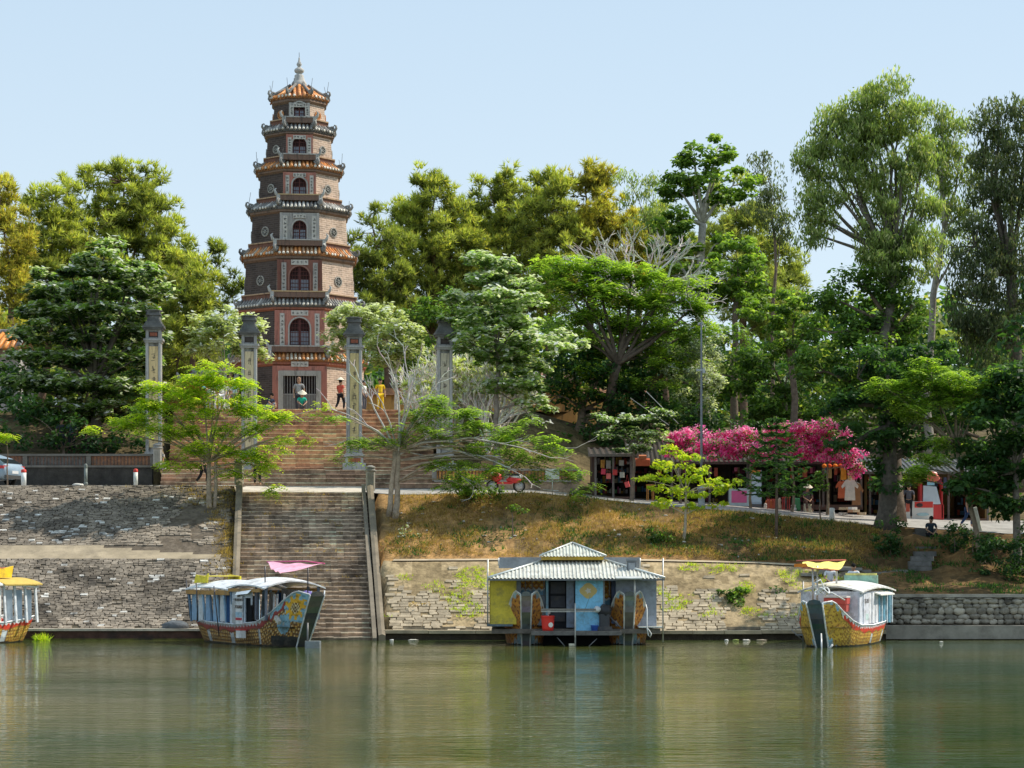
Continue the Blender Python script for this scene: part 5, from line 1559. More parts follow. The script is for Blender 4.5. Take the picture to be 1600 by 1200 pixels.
def make_hull(t, L_, st, deck=True):
    sheer, bs, bw, pos = hull_fns(L_, (.98, .86, .78, .72, .76, .94, 1.28, 1.66, 1.60)) if st.get('low') else hull_fns(L_, wk=st.get('wk', 1.0))
    rnd = random.Random(3)
    nu = int(L_ / .045); nvv = 34
    for sg in (-1, 1):
        vs = []; cols = []; fs = []
        for i in range(nu + 1):
            for j in range(nvv + 1):
                vs.append(pos(i / nu, j / nvv, sg))
        for i in range(nu):
            for j in range(nvv):
                a = i * (nvv + 1) + j
                q = (a, a + nvv + 1, a + nvv + 2, a + 1)
                fs += q if sg < 0 else q[::-1]
                u = (i + .5) / nu; pm = (vs[a] + vs[a + nvv + 2]) / 2
                c = paint_side(st, L_, u, pm, sheer(u), rnd)
                k = 1 - .35 * max(0, nz(pm.x, pm.z, sg, 2.2)) - .25 * max(0, nz(pm.x, pm.z, sg * 2, 9))
                if (pm.z + .02 * math.sin(pm.x)) % .23 < .028: k *= .62
                if pm.z < .22: k *= .7
                cols.append([x * k for x in c])
        np_mesh('painted_side', np.array([tuple(v) for v in vs]), fs, 4, np.array(cols, dtype=np.float32), 'paint', t)
    # bow board and stern board
    b = MB(); st_b = st['bow']
    n = 10
    for k in range(n):
        a, c = k / n, (k + 1) / n
        p0, p1, p2, p3 = pos(1, a, -1), pos(1, a, 1), pos(1, c, 1), pos(1, c, -1)
        e = Vector((.02, 0, 0)); b.color(tuple(x * (1.9 if k > 6 else 1) * random.uniform(.8, 1.25) for x in st_b))
        b.add([p0 + e, p1 + e, p2 + e, p3 + e], [(0, 1, 2, 3)])
    top = pos(1, 1, 1)
    b.color(st_b); kw_ = st.get('wk', 1.0); kw_ *= .8; pts = [(-.34 * kw_, top.z - .05), (.34 * kw_, top.z - .05), (.24 * kw_, top.z + .09), (0, top.z + .13), (-.24 * kw_, top.z + .09)]
    b.prism(pts, top.x - .04, top.x + .03, 'x')
    b.build('bow_board', 'paint', t)
    b = MB(); b.color(st['pale'])
    b.add([pos(0, 0, -1), pos(0, 0, 1), pos(0, 1, 1), pos(0, 1, -1)], [(3, 2, 1, 0)]); b.build('stern_board', 'paint', t)
    # gunwale rails
    b = MB(); b.color(tuple(min(.8, c * 1.25) for c in st['tooth']))
    for sg in (-1, 1):
        b.tube([pos(i / 40, 1, sg) + Vector((0, 0, .015)) for i in range(41)], .028, 5)
        b.tube([pos(1, v / 8, sg) + Vector((.025, 0, 0)) for v in range(9)], .03, 5)
    b.build('rail', 'paint', t)
    if deck:
        b = MB(); b.color(.20, .16, .12)
        for i in range(30):
            u0, u1 = i / 30 * .9, (i + 1) / 30 * .9
            z0 = min(sheer(u0), .95) - .22; z1 = min(sheer(u1), .95) - .22
            w0 = bs(u0) - .10; w1 = bs(u1) - .10
            b.add([(L_ * u0, -w0, z0), (L_ * u1, -w1, z1), (L_ * u1, w1, z1), (L_ * u0, w0, z0)], [(0, 1, 2, 3)])
        b.build('deck', 'wood', t)
    return sheer, bs, pos

def arch_roof(b, x0, x1, hw, z0, rise, th, n=12, m=8, sag=.0, crown=.0):
    """barrel roof slab"""
    vs = []; fs = []
    for i in range(m + 1):
        x = lerp(x0, x1, i / m); e = crown * (1 - ((i / m) * 2 - 1) ** 2)
        for lay in (0, 1):
            for k in range(n + 1):
                y = lerp(-hw, hw, k / n); z = z0 + rise * (1 - (y / hw) ** 2) + e - th * (1 - lay)
                vs.append((x, y, z))
    W = 2 * (n + 1)
    for i in range(m):
        for k in range(n):
            a = i * W + (n + 1) + k
            fs.append((a, a + W, a + W + 1, a + 1))
            a = i * W + k
            fs.append((a, a + 1, a + W + 1, a + W))
        for k in (0, n):
            a = i * W + k
            fs.append((a, a + n + 1, a + n + 1 + W, a + W) if k == n else (a, a + W, a + n + 1 + W, a + n + 1))
    for i in (0, m):
        for k in range(n):
            a = i * W + k
            fs.append((a, a + n + 1, a + n + 2, a + 1) if i == 0 else (a, a + 1, a + n + 2, a + n + 1))
    b.add(vs, fs)

def curtain(b, x0, x1, y, z0, z1, col, n=10, amp=.03):
    b.color(col); vs = []; fs = []
    for i in range(n * 2 + 1):
        x = lerp(x0, x1, i / (2 * n)); yy = y + (amp if i % 2 else -amp)
        vs += [(x, yy, z0 + random.uniform(-.03, .03)), (x, yy, z1)]
    for i in range(n * 2): fs.append((2 * i, 2 * i + 2, 2 * i + 3, 2 * i + 1))
    b.add(vs, fs)

def hanging_cloth(name, label, cat, pts, col, under, mat='cloth', sag=.12, seed=1, parent=None):
    """four-cornered cloth"""
    b = MB(); n = 10; A, B_, C_, D_ = [Vector(p) for p in pts]; r = random.Random(seed); vs = []; fs = []; cs = []
    for i in range(n + 1):
        for j in range(n + 1):
            u = i / n; v = j / n
            p = A.lerp(B_, u).lerp(D_.lerp(C_, u), v); p.z -= sag * 4 * u * (1 - u) * (.4 + .6 * math.sin(v * PI)) ; p.z += .03 * math.sin(u * 14 + v * 5)
            vs.append(p)
    for i in range(n):
        for j in range(n):
            a = i * (n + 1) + j; fs.append((a, a + n + 1, a + n + 2, a + 1)); cs.append(col if (i + j) % 7 else tuple(c * .9 for c in col))
    b.smooth = True; b.add(vs, fs, cs)
    o = b.build(name, mat, parent)
    if label: tag(o, label, cat)
    return o

def dragon_boat(label, bow_w, ang, L_, sty, fore='A'):
    """bow_w: where the bow meets the water; ang: heading of the bow in the world"""
    st = STY[sty]
    o = Vector((bow_w[0] - math.cos(ang) * (L_ - .9), bow_w[1] - math.sin(ang) * (L_ - .9), 0))
    t = thing('dragon_boat', label, 'boat', o, ang, 'painted tour boats moored at the bank')
    sheer, bs, pos = make_hull(t, L_, st)
    return t, sheer, bs, pos

# ---- boat A, left of centre, bow to the right and towards the viewer
LA = 8.6
angA = math.radians(-57)
pb = P(477, 0, 78.0)
bA, shA, bsA, posA = dragon_boat('painted dragon boat with TOURIST board and white roof at the foot of the stairs', (pb.x, 78.0), angA, LA, 'muted')
b = MB(); b.color(.62, .64, .66); arch_roof(b, .1, 4.0, 1.22, 2.02, .26, .05, crown=.10)
b.color(.66, .67, .68); arch_roof(b, 3.8, 6.9, 1.25, 2.12, .26, .05, crown=.12)
b.build('roof', 'paint', bA)
b = MB(); b.color(.36, .20, .06)
for sg in (-1, 1):
    b.box(2.0, sg * 1.17, 1.90, 3.8, .05, .16); b.box(5.2, sg * 1.20, 2.02, 2.6, .05, .12)
b.build('fascia', 'paint', bA)
for sg in (-1, 1):
    for i in range(7):
        x = .25 + i * .62; b = MB(); b.color((.25, .40, .55) if i % 3 else (.10, .18, .28)); lean = .10 * sg
        b.box(x, sg * 1.08, 1.38, .09, .07, 1.22, rx=-lean); b.build('post', 'paint', bA)
    for x in (5.9, 6.7):
        b = MB(); b.color(.10, .12, .16); b.box(x, sg * 1.06, 1.55, .08, .08, 1.2); b.build('post', 'paint', bA)
for (x0, c) in ((.35, (.30, .42, .55)), (.95, (.62, .64, .66)), (1.60, (.28, .40, .54)), (2.25, (.30, .44, .58)), (2.85, (.60, .62, .64)), (3.40, (.04, .09, .20))):
    for yy_ in (-1.02, 1.02):
        b = MB(); curtain(b, x0, x0 + .40, yy_, .82, 1.90, c, 4); b.build('curtain', 'cloth', bA)
# lit interior seats
b = MB(); b.color(.10, .09, .09); b.box(2.0, 0, 1.2, 3.4, .05, 1.2); b.build('partition', 'paint', bA)
b = MB(); b.color(.46, .50, .56)
b.box(3.98, -1.10, 1.40, .26, .05, 1.24); b.box(4.55, -1.10, 1.86, .90, .05, .32); b.box(5.05, -1.10, 1.40, .12, .05, 1.24); b.box(5.62, -1.10, 1.75, .06, .05, .54)
b.box(5.30, -1.10, 1.88, .6, .05, .28)
b.build('cabin_wall', 'paint', bA)
b = MB(); b.color(.5, .52, .56); b.box(4.6, 1.10, 1.4, 1.8, .05, 1.24); b.build('far_wall', 'paint', bA)
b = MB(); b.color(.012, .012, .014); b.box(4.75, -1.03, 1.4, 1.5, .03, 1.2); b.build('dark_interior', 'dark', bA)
b = MB(); b.color(.33, .34, .35); b.prism([(4.12, .80), (4.46, .80), (4.46, 1.55), (4.29, 1.70), (4.12, 1.55)], -1.17, -1.125); b.build('shutter', 'paint', bA)
b = MB(); b.color(.56, .57, .58); b.box(4.74, -1.17, 1.30, .54, .045, 1.04)
b.color(.28, .42, .52); b.box(4.74, -1.196, 1.12, .52, .01, .18); b.color(.38, .04, .06); b.box(4.74, -1.197, .96, .52, .01, .09)
brd = b.build('sign_board', 'paint', bA)
b = MB(); b.color(.52, .53, .55); b.box(4.72, -1.17, 1.86, .16, .05, .16); b.build('sign_tab', 'paint', bA)
for s_, z_, sz_ in (('DN', 1.84, .17), ('TT-DU LICH', 1.66, .125), ('TOURIST', 1.40, .155)):
    text_mesh('lettering', s_, sz_, 'clean', brd, (4.74, -1.205, z_ - (.02 if s_ == 'DN' else 0)), (PI / 2, 0, 0), (.09, .07, .06), .004)
b = MB(); b.color(.03, .10, .35); b.add([(4.6, -1.16, 2.02), (5.9, -1.18, 2.10), (5.75, -1.34, 1.90), (4.65, -1.30, 1.84)], [(0, 3, 2, 1), (0, 1, 2, 3)]); b.build('blue_valance', 'cloth', bA)
b = MB(); b.color(.62, .64, .66)
for x in (6.2, 6.45, 7.0): b.box(x, -.5, 1.4, .10, .03, 1.0, ry=.1)
b.color(.5, .52, .58); b.box(6.55, .6, 1.5, 1.0, .04, 1.0); b.build('fore_screen', 'paint', bA)
b = MB(); b.color(.16, .13, .35); b.blob(7.2, .35, 1.75, .18, .3, .26, jit=.2); b.color(.6, .6, .62); b.blob(7.4, .1, 1.7, .15, .2, .2, jit=.2); b.color(.45, .08, .07); b.blob(7.1, -.15, 1.6, .10, .12, .2); b.build('laundry', 'cloth', bA)
b = MB(); b.color(.70, .58, .04); b.prism([(.2, 2.24), (1.35, 2.26), (1.45, 2.62), (1.2, 2.50), (.35, 2.56)], -.9, -.84); b.prism([(.2, 2.24), (1.35, 2.26), (1.35, 2.50), (.35, 2.56)], .5, .56)
b.color(.75, .65, .10); b.add([(.25, -.88, 2.52), (1.3, -.88, 2.5), (1.3, .55, 2.5), (.25, .55, 2.52)], [(0, 1, 2, 3)]); b.build('roof_ornament', 'paint', bA)
b = MB(); b.color(.05, .05, .06)
for (x, y, z0, z1, dx) in ((-.05, -.95, .9, 2.35, -.35), (1.4, -1.30, .8, 2.25, -.1), (3.4, -1.35, .3, 2.15, -.45), (7.9, 0, 1.6, 2.95, 0), (6.3, -.9, 2.2, 2.9, 0)):
    b = MB(); b.color(.05, .05, .06); b.tube([(x, y, z0), (x + dx, y, z1)], .024, 5); b.build('pole', 'metal', bA)
b = MB(); b.color(.60, .60, .58); b.box(5.2, -1.33, .42, .38, .25, .28, chamfer=.03); b.color(.5, .06, .05); b.box(5.2, -1.33, .58, .40, .27, .05); b.build('fender_box', 'paint', bA)
b = MB(); b.color(.45, .44, .40); b.box(7.3, -.9, .98, .36, .12, .14, ry=.6); b.build('mooring_plank', 'paint', bA)
Mi = bA.matrix_basis
bpy.context.view_layer.update()
def toA(p): return bA.matrix_world.inverted() @ Vector(p)
hanging_cloth('pink_awning', None, None, [toA(P(418, 878, 78.6)), toA(P(506, 881, 77.4)), toA(P(440, 895, 77.0)), toA(P(424, 889, 78.0))], (.78, .40, .50), None, parent=bA, sag=.06)
b = MB(); b.color(.55, .12, .22); b.tube([toA(P(417, 878, 78.7)), toA(P(478, 877, 78.0)), toA(P(507, 881, 77.4))], .03, 5); b.build('awning_edge', 'cloth', bA)
# sealed grey drum floating under the bow
p = P(489, 1013, 77.2)
t = thing('mooring_float', 'grey box shaped float with a post under the bow of the TOURIST boat', 'float', (p.x, 77.2, 0), .15)
b = MB(); b.color(.20, .22, .23); b.box(0, 0, .10, .56, .4, .30, chamfer=.06); b.build('drum', 'paint', t)
b = MB(); b.color(.10, .10, .10); b.tube([(-.2, -.15, -.3), (-.2, -.15, .9)], .035, 6); b.build('post', 'metal', t)

# ---- boat C, right, bow towards the viewer and left
LC = 8.2; angC = math.radians(-112)
pb = P(1281, 0, 77.8)
bC, shC, bsC, posC = dragon_boat('bright yellow and red dragon boat under a yellow awning on the right', (pb.x, 77.6), angC, LC, 'bright')
sC = 1   # side towards the viewer's right is +y
b = MB(); b.color(.66, .65, .62); arch_roof(b, .2, 5.9, 1.20, 1.98, .22, .06, crown=.16); b.build('roof', 'paint', bC)
b = MB(); b.color(.70, .68, .62); arch_roof(b, 1.2, 3.6, 1.36, 1.86, .20, .05, crown=.0); b.build('torn_awning', 'cloth', bC)
b = MB(); b.color(.58, .60, .66)
for sg in (-1, 1):
    b = MB(); b.color(.58, .60, .66); b.box(4.35, sg * 1.06, 1.36, 3.1, .05, 1.2); b.build('cabin_side', 'paint', bC)
b = MB(); b.color(.58, .60, .66)
b.box(5.9, 0, 1.36, .05, 2.1, 1.25); b.build('cabin_wall', 'paint', bC)
for i, x in enumerate((3.2, 3.75, 4.3)):
    b = MB(); b.color(.66, .66, .68); b.box(x, 1.10, 1.36, .42, .04, 1.12, rz=.02 * i); o_ = b.build('door_panel', 'paint', bC)
b = MB(); b.color(.60, .61, .66); b.box(4.95, 1.10, 1.36, .86, .045, 1.14); dp = b.build('door_panel', 'paint', bC)
text_mesh('lettering', 'TT-DN', .22, 'clean', dp, (4.95, 1.130, 1.62), (PI / 2, 0, PI), (.22, .20, .20), .003)
b = MB(); b.color(.50, .62, .60); b.box(4.85, 1.127, 1.05, .42, .01, .22); b.build('faded_patch', 'paint', dp)
for i in range(6):
    b = MB(); b.color((.22, .48, .62) if i % 2 else (.55, .60, .64)); x = .35 + i * .45
    b.box(x, 1.06, 1.35, .10, .07, 1.22); b.build('post', 'paint', bC); b.v = [(q[0], -q[1], q[2]) for q in b.v]; b.build('post', 'paint', bC)
for i, c in enumerate(((.22, .45, .60), (.40, .55, .62), (.60, .60, .60), (.18, .40, .55))):
    b = MB(); curtain(b, .5 + i * .6, .92 + i * .6, 1.0, .82, 1.85, c, 4); b.build('curtain', 'cloth', bC)
b = MB(); b.color(.25, .42, .32); b.box(.9, 0, 2.36, .06, 1.3, .38); b.color(.55, .50, .15); b.box(.9, 0, 2.58, .10, 1.2, .08); b.color(.42, .55, .52); b.box(.87, 0, 2.30, .04, 1.2, .10); b.build('roof_crest', 'paint', bC)
b = MB(); b.color(.5, .07, .05); b.box(6.3, .35, 1.65, .6, .85, .22, chamfer=.05); b.color(.6, .55, .52); b.box(6.35, .35, 1.80, .62, .87, .06); b.color(.45, .08, .06); b.box(6.3, .4, 1.42, .5, .7, .3); b.build('red_basket', 'clean', bC)
b = MB(); b.color(.66, .66, .64)
for k in range(3):
    b.tube([(7.75 + .16 * math.cos(a_ / 8 * PI) * (1 + .2 * k), .12 + .05 * k + .2 * math.sin(a_ / 8 * PI), 1.98 + .03 * k + .10 * math.sin(a_ / 4 * PI + k)) for a_ in range(17)], .028, 5)
b.tube([(7.7, .0, 2.0), (7.9, -.1, 2.3), (7.8, .12, 2.42), (7.7, .2, 2.2), (7.8, .3, 2.0), (7.6, .5, 1.95), (7.4, .9, 1.7)], .028, 5)
b.build('mooring_rope', 'cloth', bC)
b = MB(); b.color(.45, .46, .48)
bpy.context.view_layer.update()
def toC(p): return bC.matrix_world.inverted() @ Vector(p)
for (px, y0, y1, Y) in ((1270, 940, 886, 77.9), (1277, 940, 884, 78.2), (1307, 915, 884, 79.5)):
    b = MB(); b.color(.45, .46, .48); b.tube([toC(P(px, y0, Y)), toC(P(px, y1, Y))], .035, 6); b.build('pole', 'metal', bC)
hanging_cloth('yellow_awning', None, None, [toC(P(1255, 878, 80.2)), toC(P(1322, 877, 79.6)), toC(P(1312, 890, 77.6)), toC(P(1252, 885, 77.8))], (.80, .68, .18), None, parent=bC, sag=.05)
b = MB(); b.color(.70, .22, .04); b.prism([(0, 0), (.5, 0), (.42, .13), (0, .11)], 0, .03)
o_ = b.build('orange_flap', 'cloth', bC); o_.location = toC(P(1241, 886, 77.7)); o_.rotation_euler = (0, 0, -angC)
b = MB(); b.color(.55, .16, .12); b.tube([toC(P(1244, 876, 80.4)), toC(P(1322, 875, 80.0))], .03, 5); b.build('awning_edge', 'cloth', bC); b = MB(); b.color(.55, .16, .12); b.tube([toC(P(1252, 887, 77.75)), toC(P(1310, 891, 77.5))], .025, 5); b.build('awning_edge', 'cloth', bC)
b = MB(); b.color(.55, .55, .55); b.tube([toC(P(1283, 990, 77.0)), toC(P(1284, 1019, 76.6))], .03, 6); b.tube([toC(P(1296, 1014, 76.9)), toC(P(1301, 1007, 76.9))], .04, 6); b.build('stake', 'metal', bC)
# A-frame at the bank beside it
p = P(1255, 1000, 83.5); t = thing('mooring_stand', 'thin metal A shaped frame standing in the water by the yellow boat', 'frame', (p.x, 83.5, 0))
b = MB(); b.color(.24, .24, .24); b.tube([(0, 0, -.4), (0, 0, 2.3)], .03, 6); b.tube([(0, 0, .02), (-.45, 0, .45), (-.1, 0, .55)], .025, 5); b.tube([(-.3, 0, .25), (.5, 0, .22)], .022, 5); b.tube([(0, 0, .5), (1.0, -.6, .85)], .02, 5); b.build('frame_tubes', 'metal', t)

# ---- boat D, cut by the left edge
LD = 9.0; angD = math.radians(-122)
# its stern quarter stands near px 42
sx = P(33, 0, 84.0).x
bow = (sx + math.cos(angD) * (LD - .9), 83.6 + math.sin(angD) * (LD - .9))
bD, shD, bsD, posD = dragon_boat('yellow hulled boat with white cabin, cut by the left edge', bow, angD, LD, 'bright')
b = MB(); b.color(.72, .72, .70); arch_roof(b, .15, 5.5, 1.20, 2.12, .24, .06, crown=.12); b.build('roof', 'paint', bD)
b = MB(); b.color(.50, .36, .10); arch_roof(b, .05, 2.0, 1.30, 2.22, .24, .05); b.build('tan_awning', 'cloth', bD)
b = MB(); pass
for sg in (-1, 1):
    b = MB(); b.color(.72, .72, .72); b.box(3.6, sg * 1.06, 1.42, 3.2, .05, 1.3); b.build('cabin_wall', 'paint', bD)
b = MB(); b.color(.03, .03, .035); b.box(2.9, 1.10, 1.3, .4, .02, .9); b.build('doorway', 'dark', bD)
for i in range(4):
    b = MB(); b.color(.62, .64, .66); b.box(.15 + i * .55, 1.06, 1.45, .09, .07, 1.4, rx=.08); b.box(.15 + i * .55, -1.06, 1.45, .09, .07, 1.4, rx=-.08); b.build('post', 'paint', bD)
for i, c in enumerate(((.42, .47, .52), (.36, .42, .48), (.50, .54, .58))):
    b = MB(); curtain(b, .3 + i * .5, .66 + i * .5, .98, .86, 2.0, c, 4); b.build('curtain', 'cloth', bD)
b = MB(); b.color(.78, .52, .03); b.prism([(1.0, 2.46), (3.2, 2.46), (3.0, 2.95), (2.7, 2.80), (1.4, 2.80), (.9, 2.9)], .55, .62); b.prism([(1.0, 2.46), (3.2, 2.46), (3.2, 2.8), (1.0, 2.8)], -.6, -.55)
b.color(.5, .12, .06); b.box(2.1, 0, 2.82, 2.0, 1.1, .05); b.build('roof_ornament', 'paint', bD)

# ------------------------------------------------------------------ the houseboat
YH = 79.6; hx0 = P(902, 0, YH).x; kh = YH / F
hb = thing('houseboat', 'floating house with corrugated grey roof, yellow and blue walls and two dragon bows', 'houseboat', (hx0, YH, 0))
def HX(px): return (px - 902) * kh
def HZ(py): return H + (HY - py) * kh
def wall(name, x0, x1, y0, y1, dy, col, th=.06, mat='paint', parent=None):
    b = MB(); b.color(col); b.box((HX(x0) + HX(x1)) / 2, dy, (HZ(y0) + HZ(y1)) / 2, HX(x1) - HX(x0), th, HZ(y0) - HZ(y1))
    return b.build(name, mat, parent or hb)
# two hulls
for px, dy in ((820, -.2), (1002, -.2)):
    h_ = thing('hull', None, None, (HX(px), 5.0 + dy - .0, -.02), -PI / 2); h_.parent = hb; del h_
LH = 5.2
for (px, rot) in ((822, .10), (983, -.10)):
    root = [o for o in hb.children if o.name.startswith('hull') and not o.get('done')][0]; root['done'] = 1
    root.location = (HX(px), 4.75, -.02); root.rotation_euler = (0, 0, -PI / 2)
    make_hull(root, LH, STY['dull'], deck=False)
for o in hb.children:
    if 'done' in o: del o['done']
wall('deck', 768, 1032, 983, 990, 2.2, (.14, .12, .10), 4.2, 'wood')
b = MB(); b.color(.13, .12, .11); b.box((HX(830) + HX(970)) / 2, -.55, HZ(989), HX(970) - HX(830), .10, .13); b.color(.16, .14, .12)
b.box((HX(830) + HX(970)) / 2, -.2, HZ(986), HX(970) - HX(830), .75, .04)
b.color(.10, .13, .15); b.box((HX(761) + HX(801)) / 2, .25, HZ(977), HX(801) - HX(761), .8, .07)
b.color(.5, .5, .46); b.box((HX(998) + HX(1035)) / 2, .35, HZ(980), HX(1035) - HX(998), .8, .05); b.build('porch_beam', 'wood', hb)
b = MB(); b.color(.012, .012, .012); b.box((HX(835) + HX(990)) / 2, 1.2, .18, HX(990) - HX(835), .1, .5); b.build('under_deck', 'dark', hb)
wall('yellow_wall', 766, 807, 902, 976, .35, (.62, .48, .05))
wall('grey_strip', 807.2, 814, 902, 940, .36, (.18, .20, .22))
wall('grey_sill', 807.2, 852, 930, 978, .50, (.16, .18, .20))
wall('partition', 853, 857, 899, 986, .30, (.16, .30, .38))
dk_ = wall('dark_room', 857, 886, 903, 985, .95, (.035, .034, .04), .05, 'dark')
for k in range(3):
    wall('crate', 860 + 1, 884, 910 + k * 22, 928 + k * 22, .88, (.06, .06, .075), .05, 'paint', None)
wall('lilac_wall', 885.5, 897.5, 902, 981, .42, (.22, .26, .34))
bp_ = wall('blue_panel', 899, 942, 900, 987, -.08, (.20, .48, .68))
# faded flower painted on the blue panel
b = MB(); b.color(.50, .36, .12); n = 18; cx = HX(919); cz = HZ(923)
pts = [(cx + .30 * math.cos(a_ / n * 2 * PI) * (1 + .10 * math.cos(a_ / n * 8 * PI)), cz + .27 * math.sin(a_ / n * 2 * PI) * (1 + .10 * math.cos(a_ / n * 8 * PI))) for a_ in range(n)]
b.prism(pts, -.118, -.112)
b.color(.55, .50, .42); pts = [(cx + (.13 if a_ % 2 else .07) * math.cos(a_ / 10 * 2 * PI), cz + (.12 if a_ % 2 else .07) * math.sin(a_ / 10 * 2 * PI)) for a_ in range(10)]
b.prism(pts, -.124, -.119); b.color(.12, .26, .32); b.box(cx - .05, -.116, cz - .5, .02, .008, .7, ry=.35); b.box(cx + .1, -.116, cz + .3, .3, .008, .02, ry=.2); b.build('painted_flower', 'clean', bp_)
wall('blue_post', 941.8, 944.5, 900, 985, -.06, (.20, .22, .24), .07)
wall('grey_wall', 963, 1026, 903, 979, .45, (.30, .33, .39))
wall('side_wall', 956.5, 963, 903, 975, .55, (.05, .07, .14))
b = MB(); b.color(.34, .37, .42); b.box(HX(1026), 2.3, (HZ(903) + HZ(979)) / 2, .06, 3.6, HZ(903) - HZ(979)); b.color(.42, .34, .04); b.box(HX(766), 2.3, (HZ(903) + HZ(979)) / 2, .06, 3.6, HZ(903) - HZ(979))
b.color(.2, .22, .25); b.box(0, 4.15, (HZ(903) + HZ(979)) / 2, HX(1026) - HX(766), .06, HZ(903) - HZ(979)); b.build('outer_wall', 'paint', hb)
# painted dragon scale murals behind the openings
def mural(x0, x1, y0, y1, dy):
    b = MB(); X0, X1, Z0, Z1 = HX(x0), HX(x1), HZ(y1), HZ(y0); st = STY['bright']; n = int((X1 - X0) / .025); m_ = int((Z1 - Z0) / .025); vs = []; fs = []; cs = []
    for i in range(n + 1):
        for j in range(m_ + 1): vs.append((lerp(X0, X1, i / n), dy, lerp(Z0, Z1, j / m_)))
    for i in range(n):
        for j in range(m_):
            a = i * (m_ + 1) + j; fs.append((a, a + m_ + 1, a + m_ + 2, a + 1)); x = lerp(X0, X1, i / n) + 9; z = lerp(0, Z1 - Z0, j / m_)
            tz_ = .20 + .08 * abs((x / .2) % 1 - .5) * 2
            c = scale_pattern(x, z, [(.72, .36, .03), (.66, .26, .02), (.36, .12, .02), (.70, .58, .30)], .2) if z > tz_ else ((.62, .62, .60) if z > tz_ - .07 else (.16, .34, .48))
            cs.append(c)
    b.add(vs, fs, cs); return b.build('mural', 'paint', hb)
mural(814.5, 852, 902, 931, 1.1); mural(944.5, 956, 902, 946, 1.1)
b = MB(); b.color(.05, .05, .05)
for px in (821, 831.5, 850, 953):
    b = MB(); b.color(.05, .05, .05); b.box(HX(px), .42, (HZ(902) + HZ(931)) / 2, .03, .04, HZ(902) - HZ(931)); b.build('window_bar', 'metal', hb)
# corrugated hip roof
def corr_slope(b, quad, n, rise=.02, col=(.5, .52, .5)):
    A, B_, C_, D_ = [Vector(p) for p in quad]    # eave left, eave right, top right, top left
    nrm = (B_ - A).cross(D_ - A).normalized(); vs = []; fs = []; cs = []
    e = (B_ - A); Ln = e.length; e.normalize(); dA = max(1e-6, (D_ - A).dot(e)); dB = max(1e-6, (B_ - C_).dot(e)); wv = (D_ - A) - e * (D_ - A).dot(e)
    for i in range(n * 4 + 1):
        s = Ln * i / (4 * n); vm = max(.001, min(1, s / dA, (Ln - s) / dB)); o_ = rise * (0, 1, 1, 0)[i % 4] * 2 - rise
        for j in range(4):
            vs.append(A + e * s + wv * (vm * j / 3) + nrm * o_)
    for i in range(n * 4):
        g = random.uniform(.9, 1.06)
        for j in range(3):
            a = i * 4 + j; fs.append((a, a + 4, a + 5, a + 1)); cs.append(tuple(c * g * (1 if i % 4 in (1, ) else .82) for c in col))
    b.add(vs, fs, cs)
E = dict(l=HX(763), r=HX(1037), f=-.55, bk=4.7, z=HZ(903.5)); T = dict(l=HX(852), r=HX(948), f=1.5, bk=2.9, z=3.10)
b = MB()
def hip(b, E, T, n1, n2, rise, col):
    corr_slope(b, [(E['l'], E['f'], E['z']), (E['r'], E['f'], E['z']), (T['r'], T['f'], T['z']), (T['l'], T['f'], T['z'])], n1, rise, col)
    corr_slope(b, [(E['r'], E['f'], E['z']), (E['r'], E['bk'], E['z']), (T['r'], T['bk'], T['z']), (T['r'], T['f'], T['z'])], n2, rise, col)
    corr_slope(b, [(E['r'], E['bk'], E['z']), (E['l'], E['bk'], E['z']), (T['l'], T['bk'], T['z']), (T['r'], T['bk'], T['z'])], n1, rise, col)
    corr_slope(b, [(E['l'], E['bk'], E['z']), (E['l'], E['f'], E['z']), (T['l'], T['f'], T['z']), (T['l'], T['bk'], T['z'])], n2, rise, col)
hip(b, E, T, 46, 30, .018, (.56, .56, .50))
b.color(.14, .15, .16); b.box((E['l'] + E['r']) / 2, E['f'] + .02, E['z'] - .05, E['r'] - E['l'], .03, .06)
rf = b.build('roof', 'paint', hb)
b = MB(); b.color(.58, .60, .57)
for (a_, c_) in (((E['l'], E['f'], E['z']), (T['l'], T['f'], T['z'])), ((E['r'], E['f'], E['z']), (T['r'], T['f'], T['z']))):
    b = MB(); b.color(.58, .60, .57); b.tube([Vector(a_) + Vector((0, 0, .03)), Vector(c_) + Vector((0, 0, .03))], .045, 5); b.build('hip_cap', 'metal', rf)
b = MB(); b.color(.55, .36, .04); b.box(HX(896.5), 2.2, 3.19, HX(946) - HX(848), 2.0, .13); b.color(.03, .03, .03); b.box(HX(896.5), 2.2, 3.11, HX(942) - HX(852), 1.6, .1); b.build('roof_lantern', 'paint', rf)
b = MB(); hip(b, dict(l=HX(844), r=HX(949), f=1.1, bk=3.4, z=3.26), dict(l=HX(896), r=HX(898), f=2.2, bk=2.3, z=3.75), 20, 16, .016, (.56, .58, .50)); tr = b.build('upper_roof', 'paint', rf)
b = MB(); b.color(.60, .62, .58)
for x_ in (HX(844), HX(949)):
    b = MB(); b.color(.60, .62, .58); b.tube([(x_, 1.1, 3.29), (HX(897), 2.2, 3.78)], .035, 5); b.build('hip_cap', 'metal', rf)
b = MB(); b.color(.14, .15, .16); b.box(HX(988), .6, HZ(887), .34, .3, .52); b.color(.20, .22, .24); b.box(HX(988), .6, HZ(874.5), .42, .4, .06); b.color(.30, .32, .34); b.box(HX(988), .44, HZ(886), .24, .02, .3); b.build('vent_box', 'metal', rf)
b = MB(); b.color(.6, .6, .58); b.box(HX(981), -.75, HZ(902.5), HX(1002) - HX(962), .4, .04, rx=.15); b.build('awning_bar', 'metal', hb)
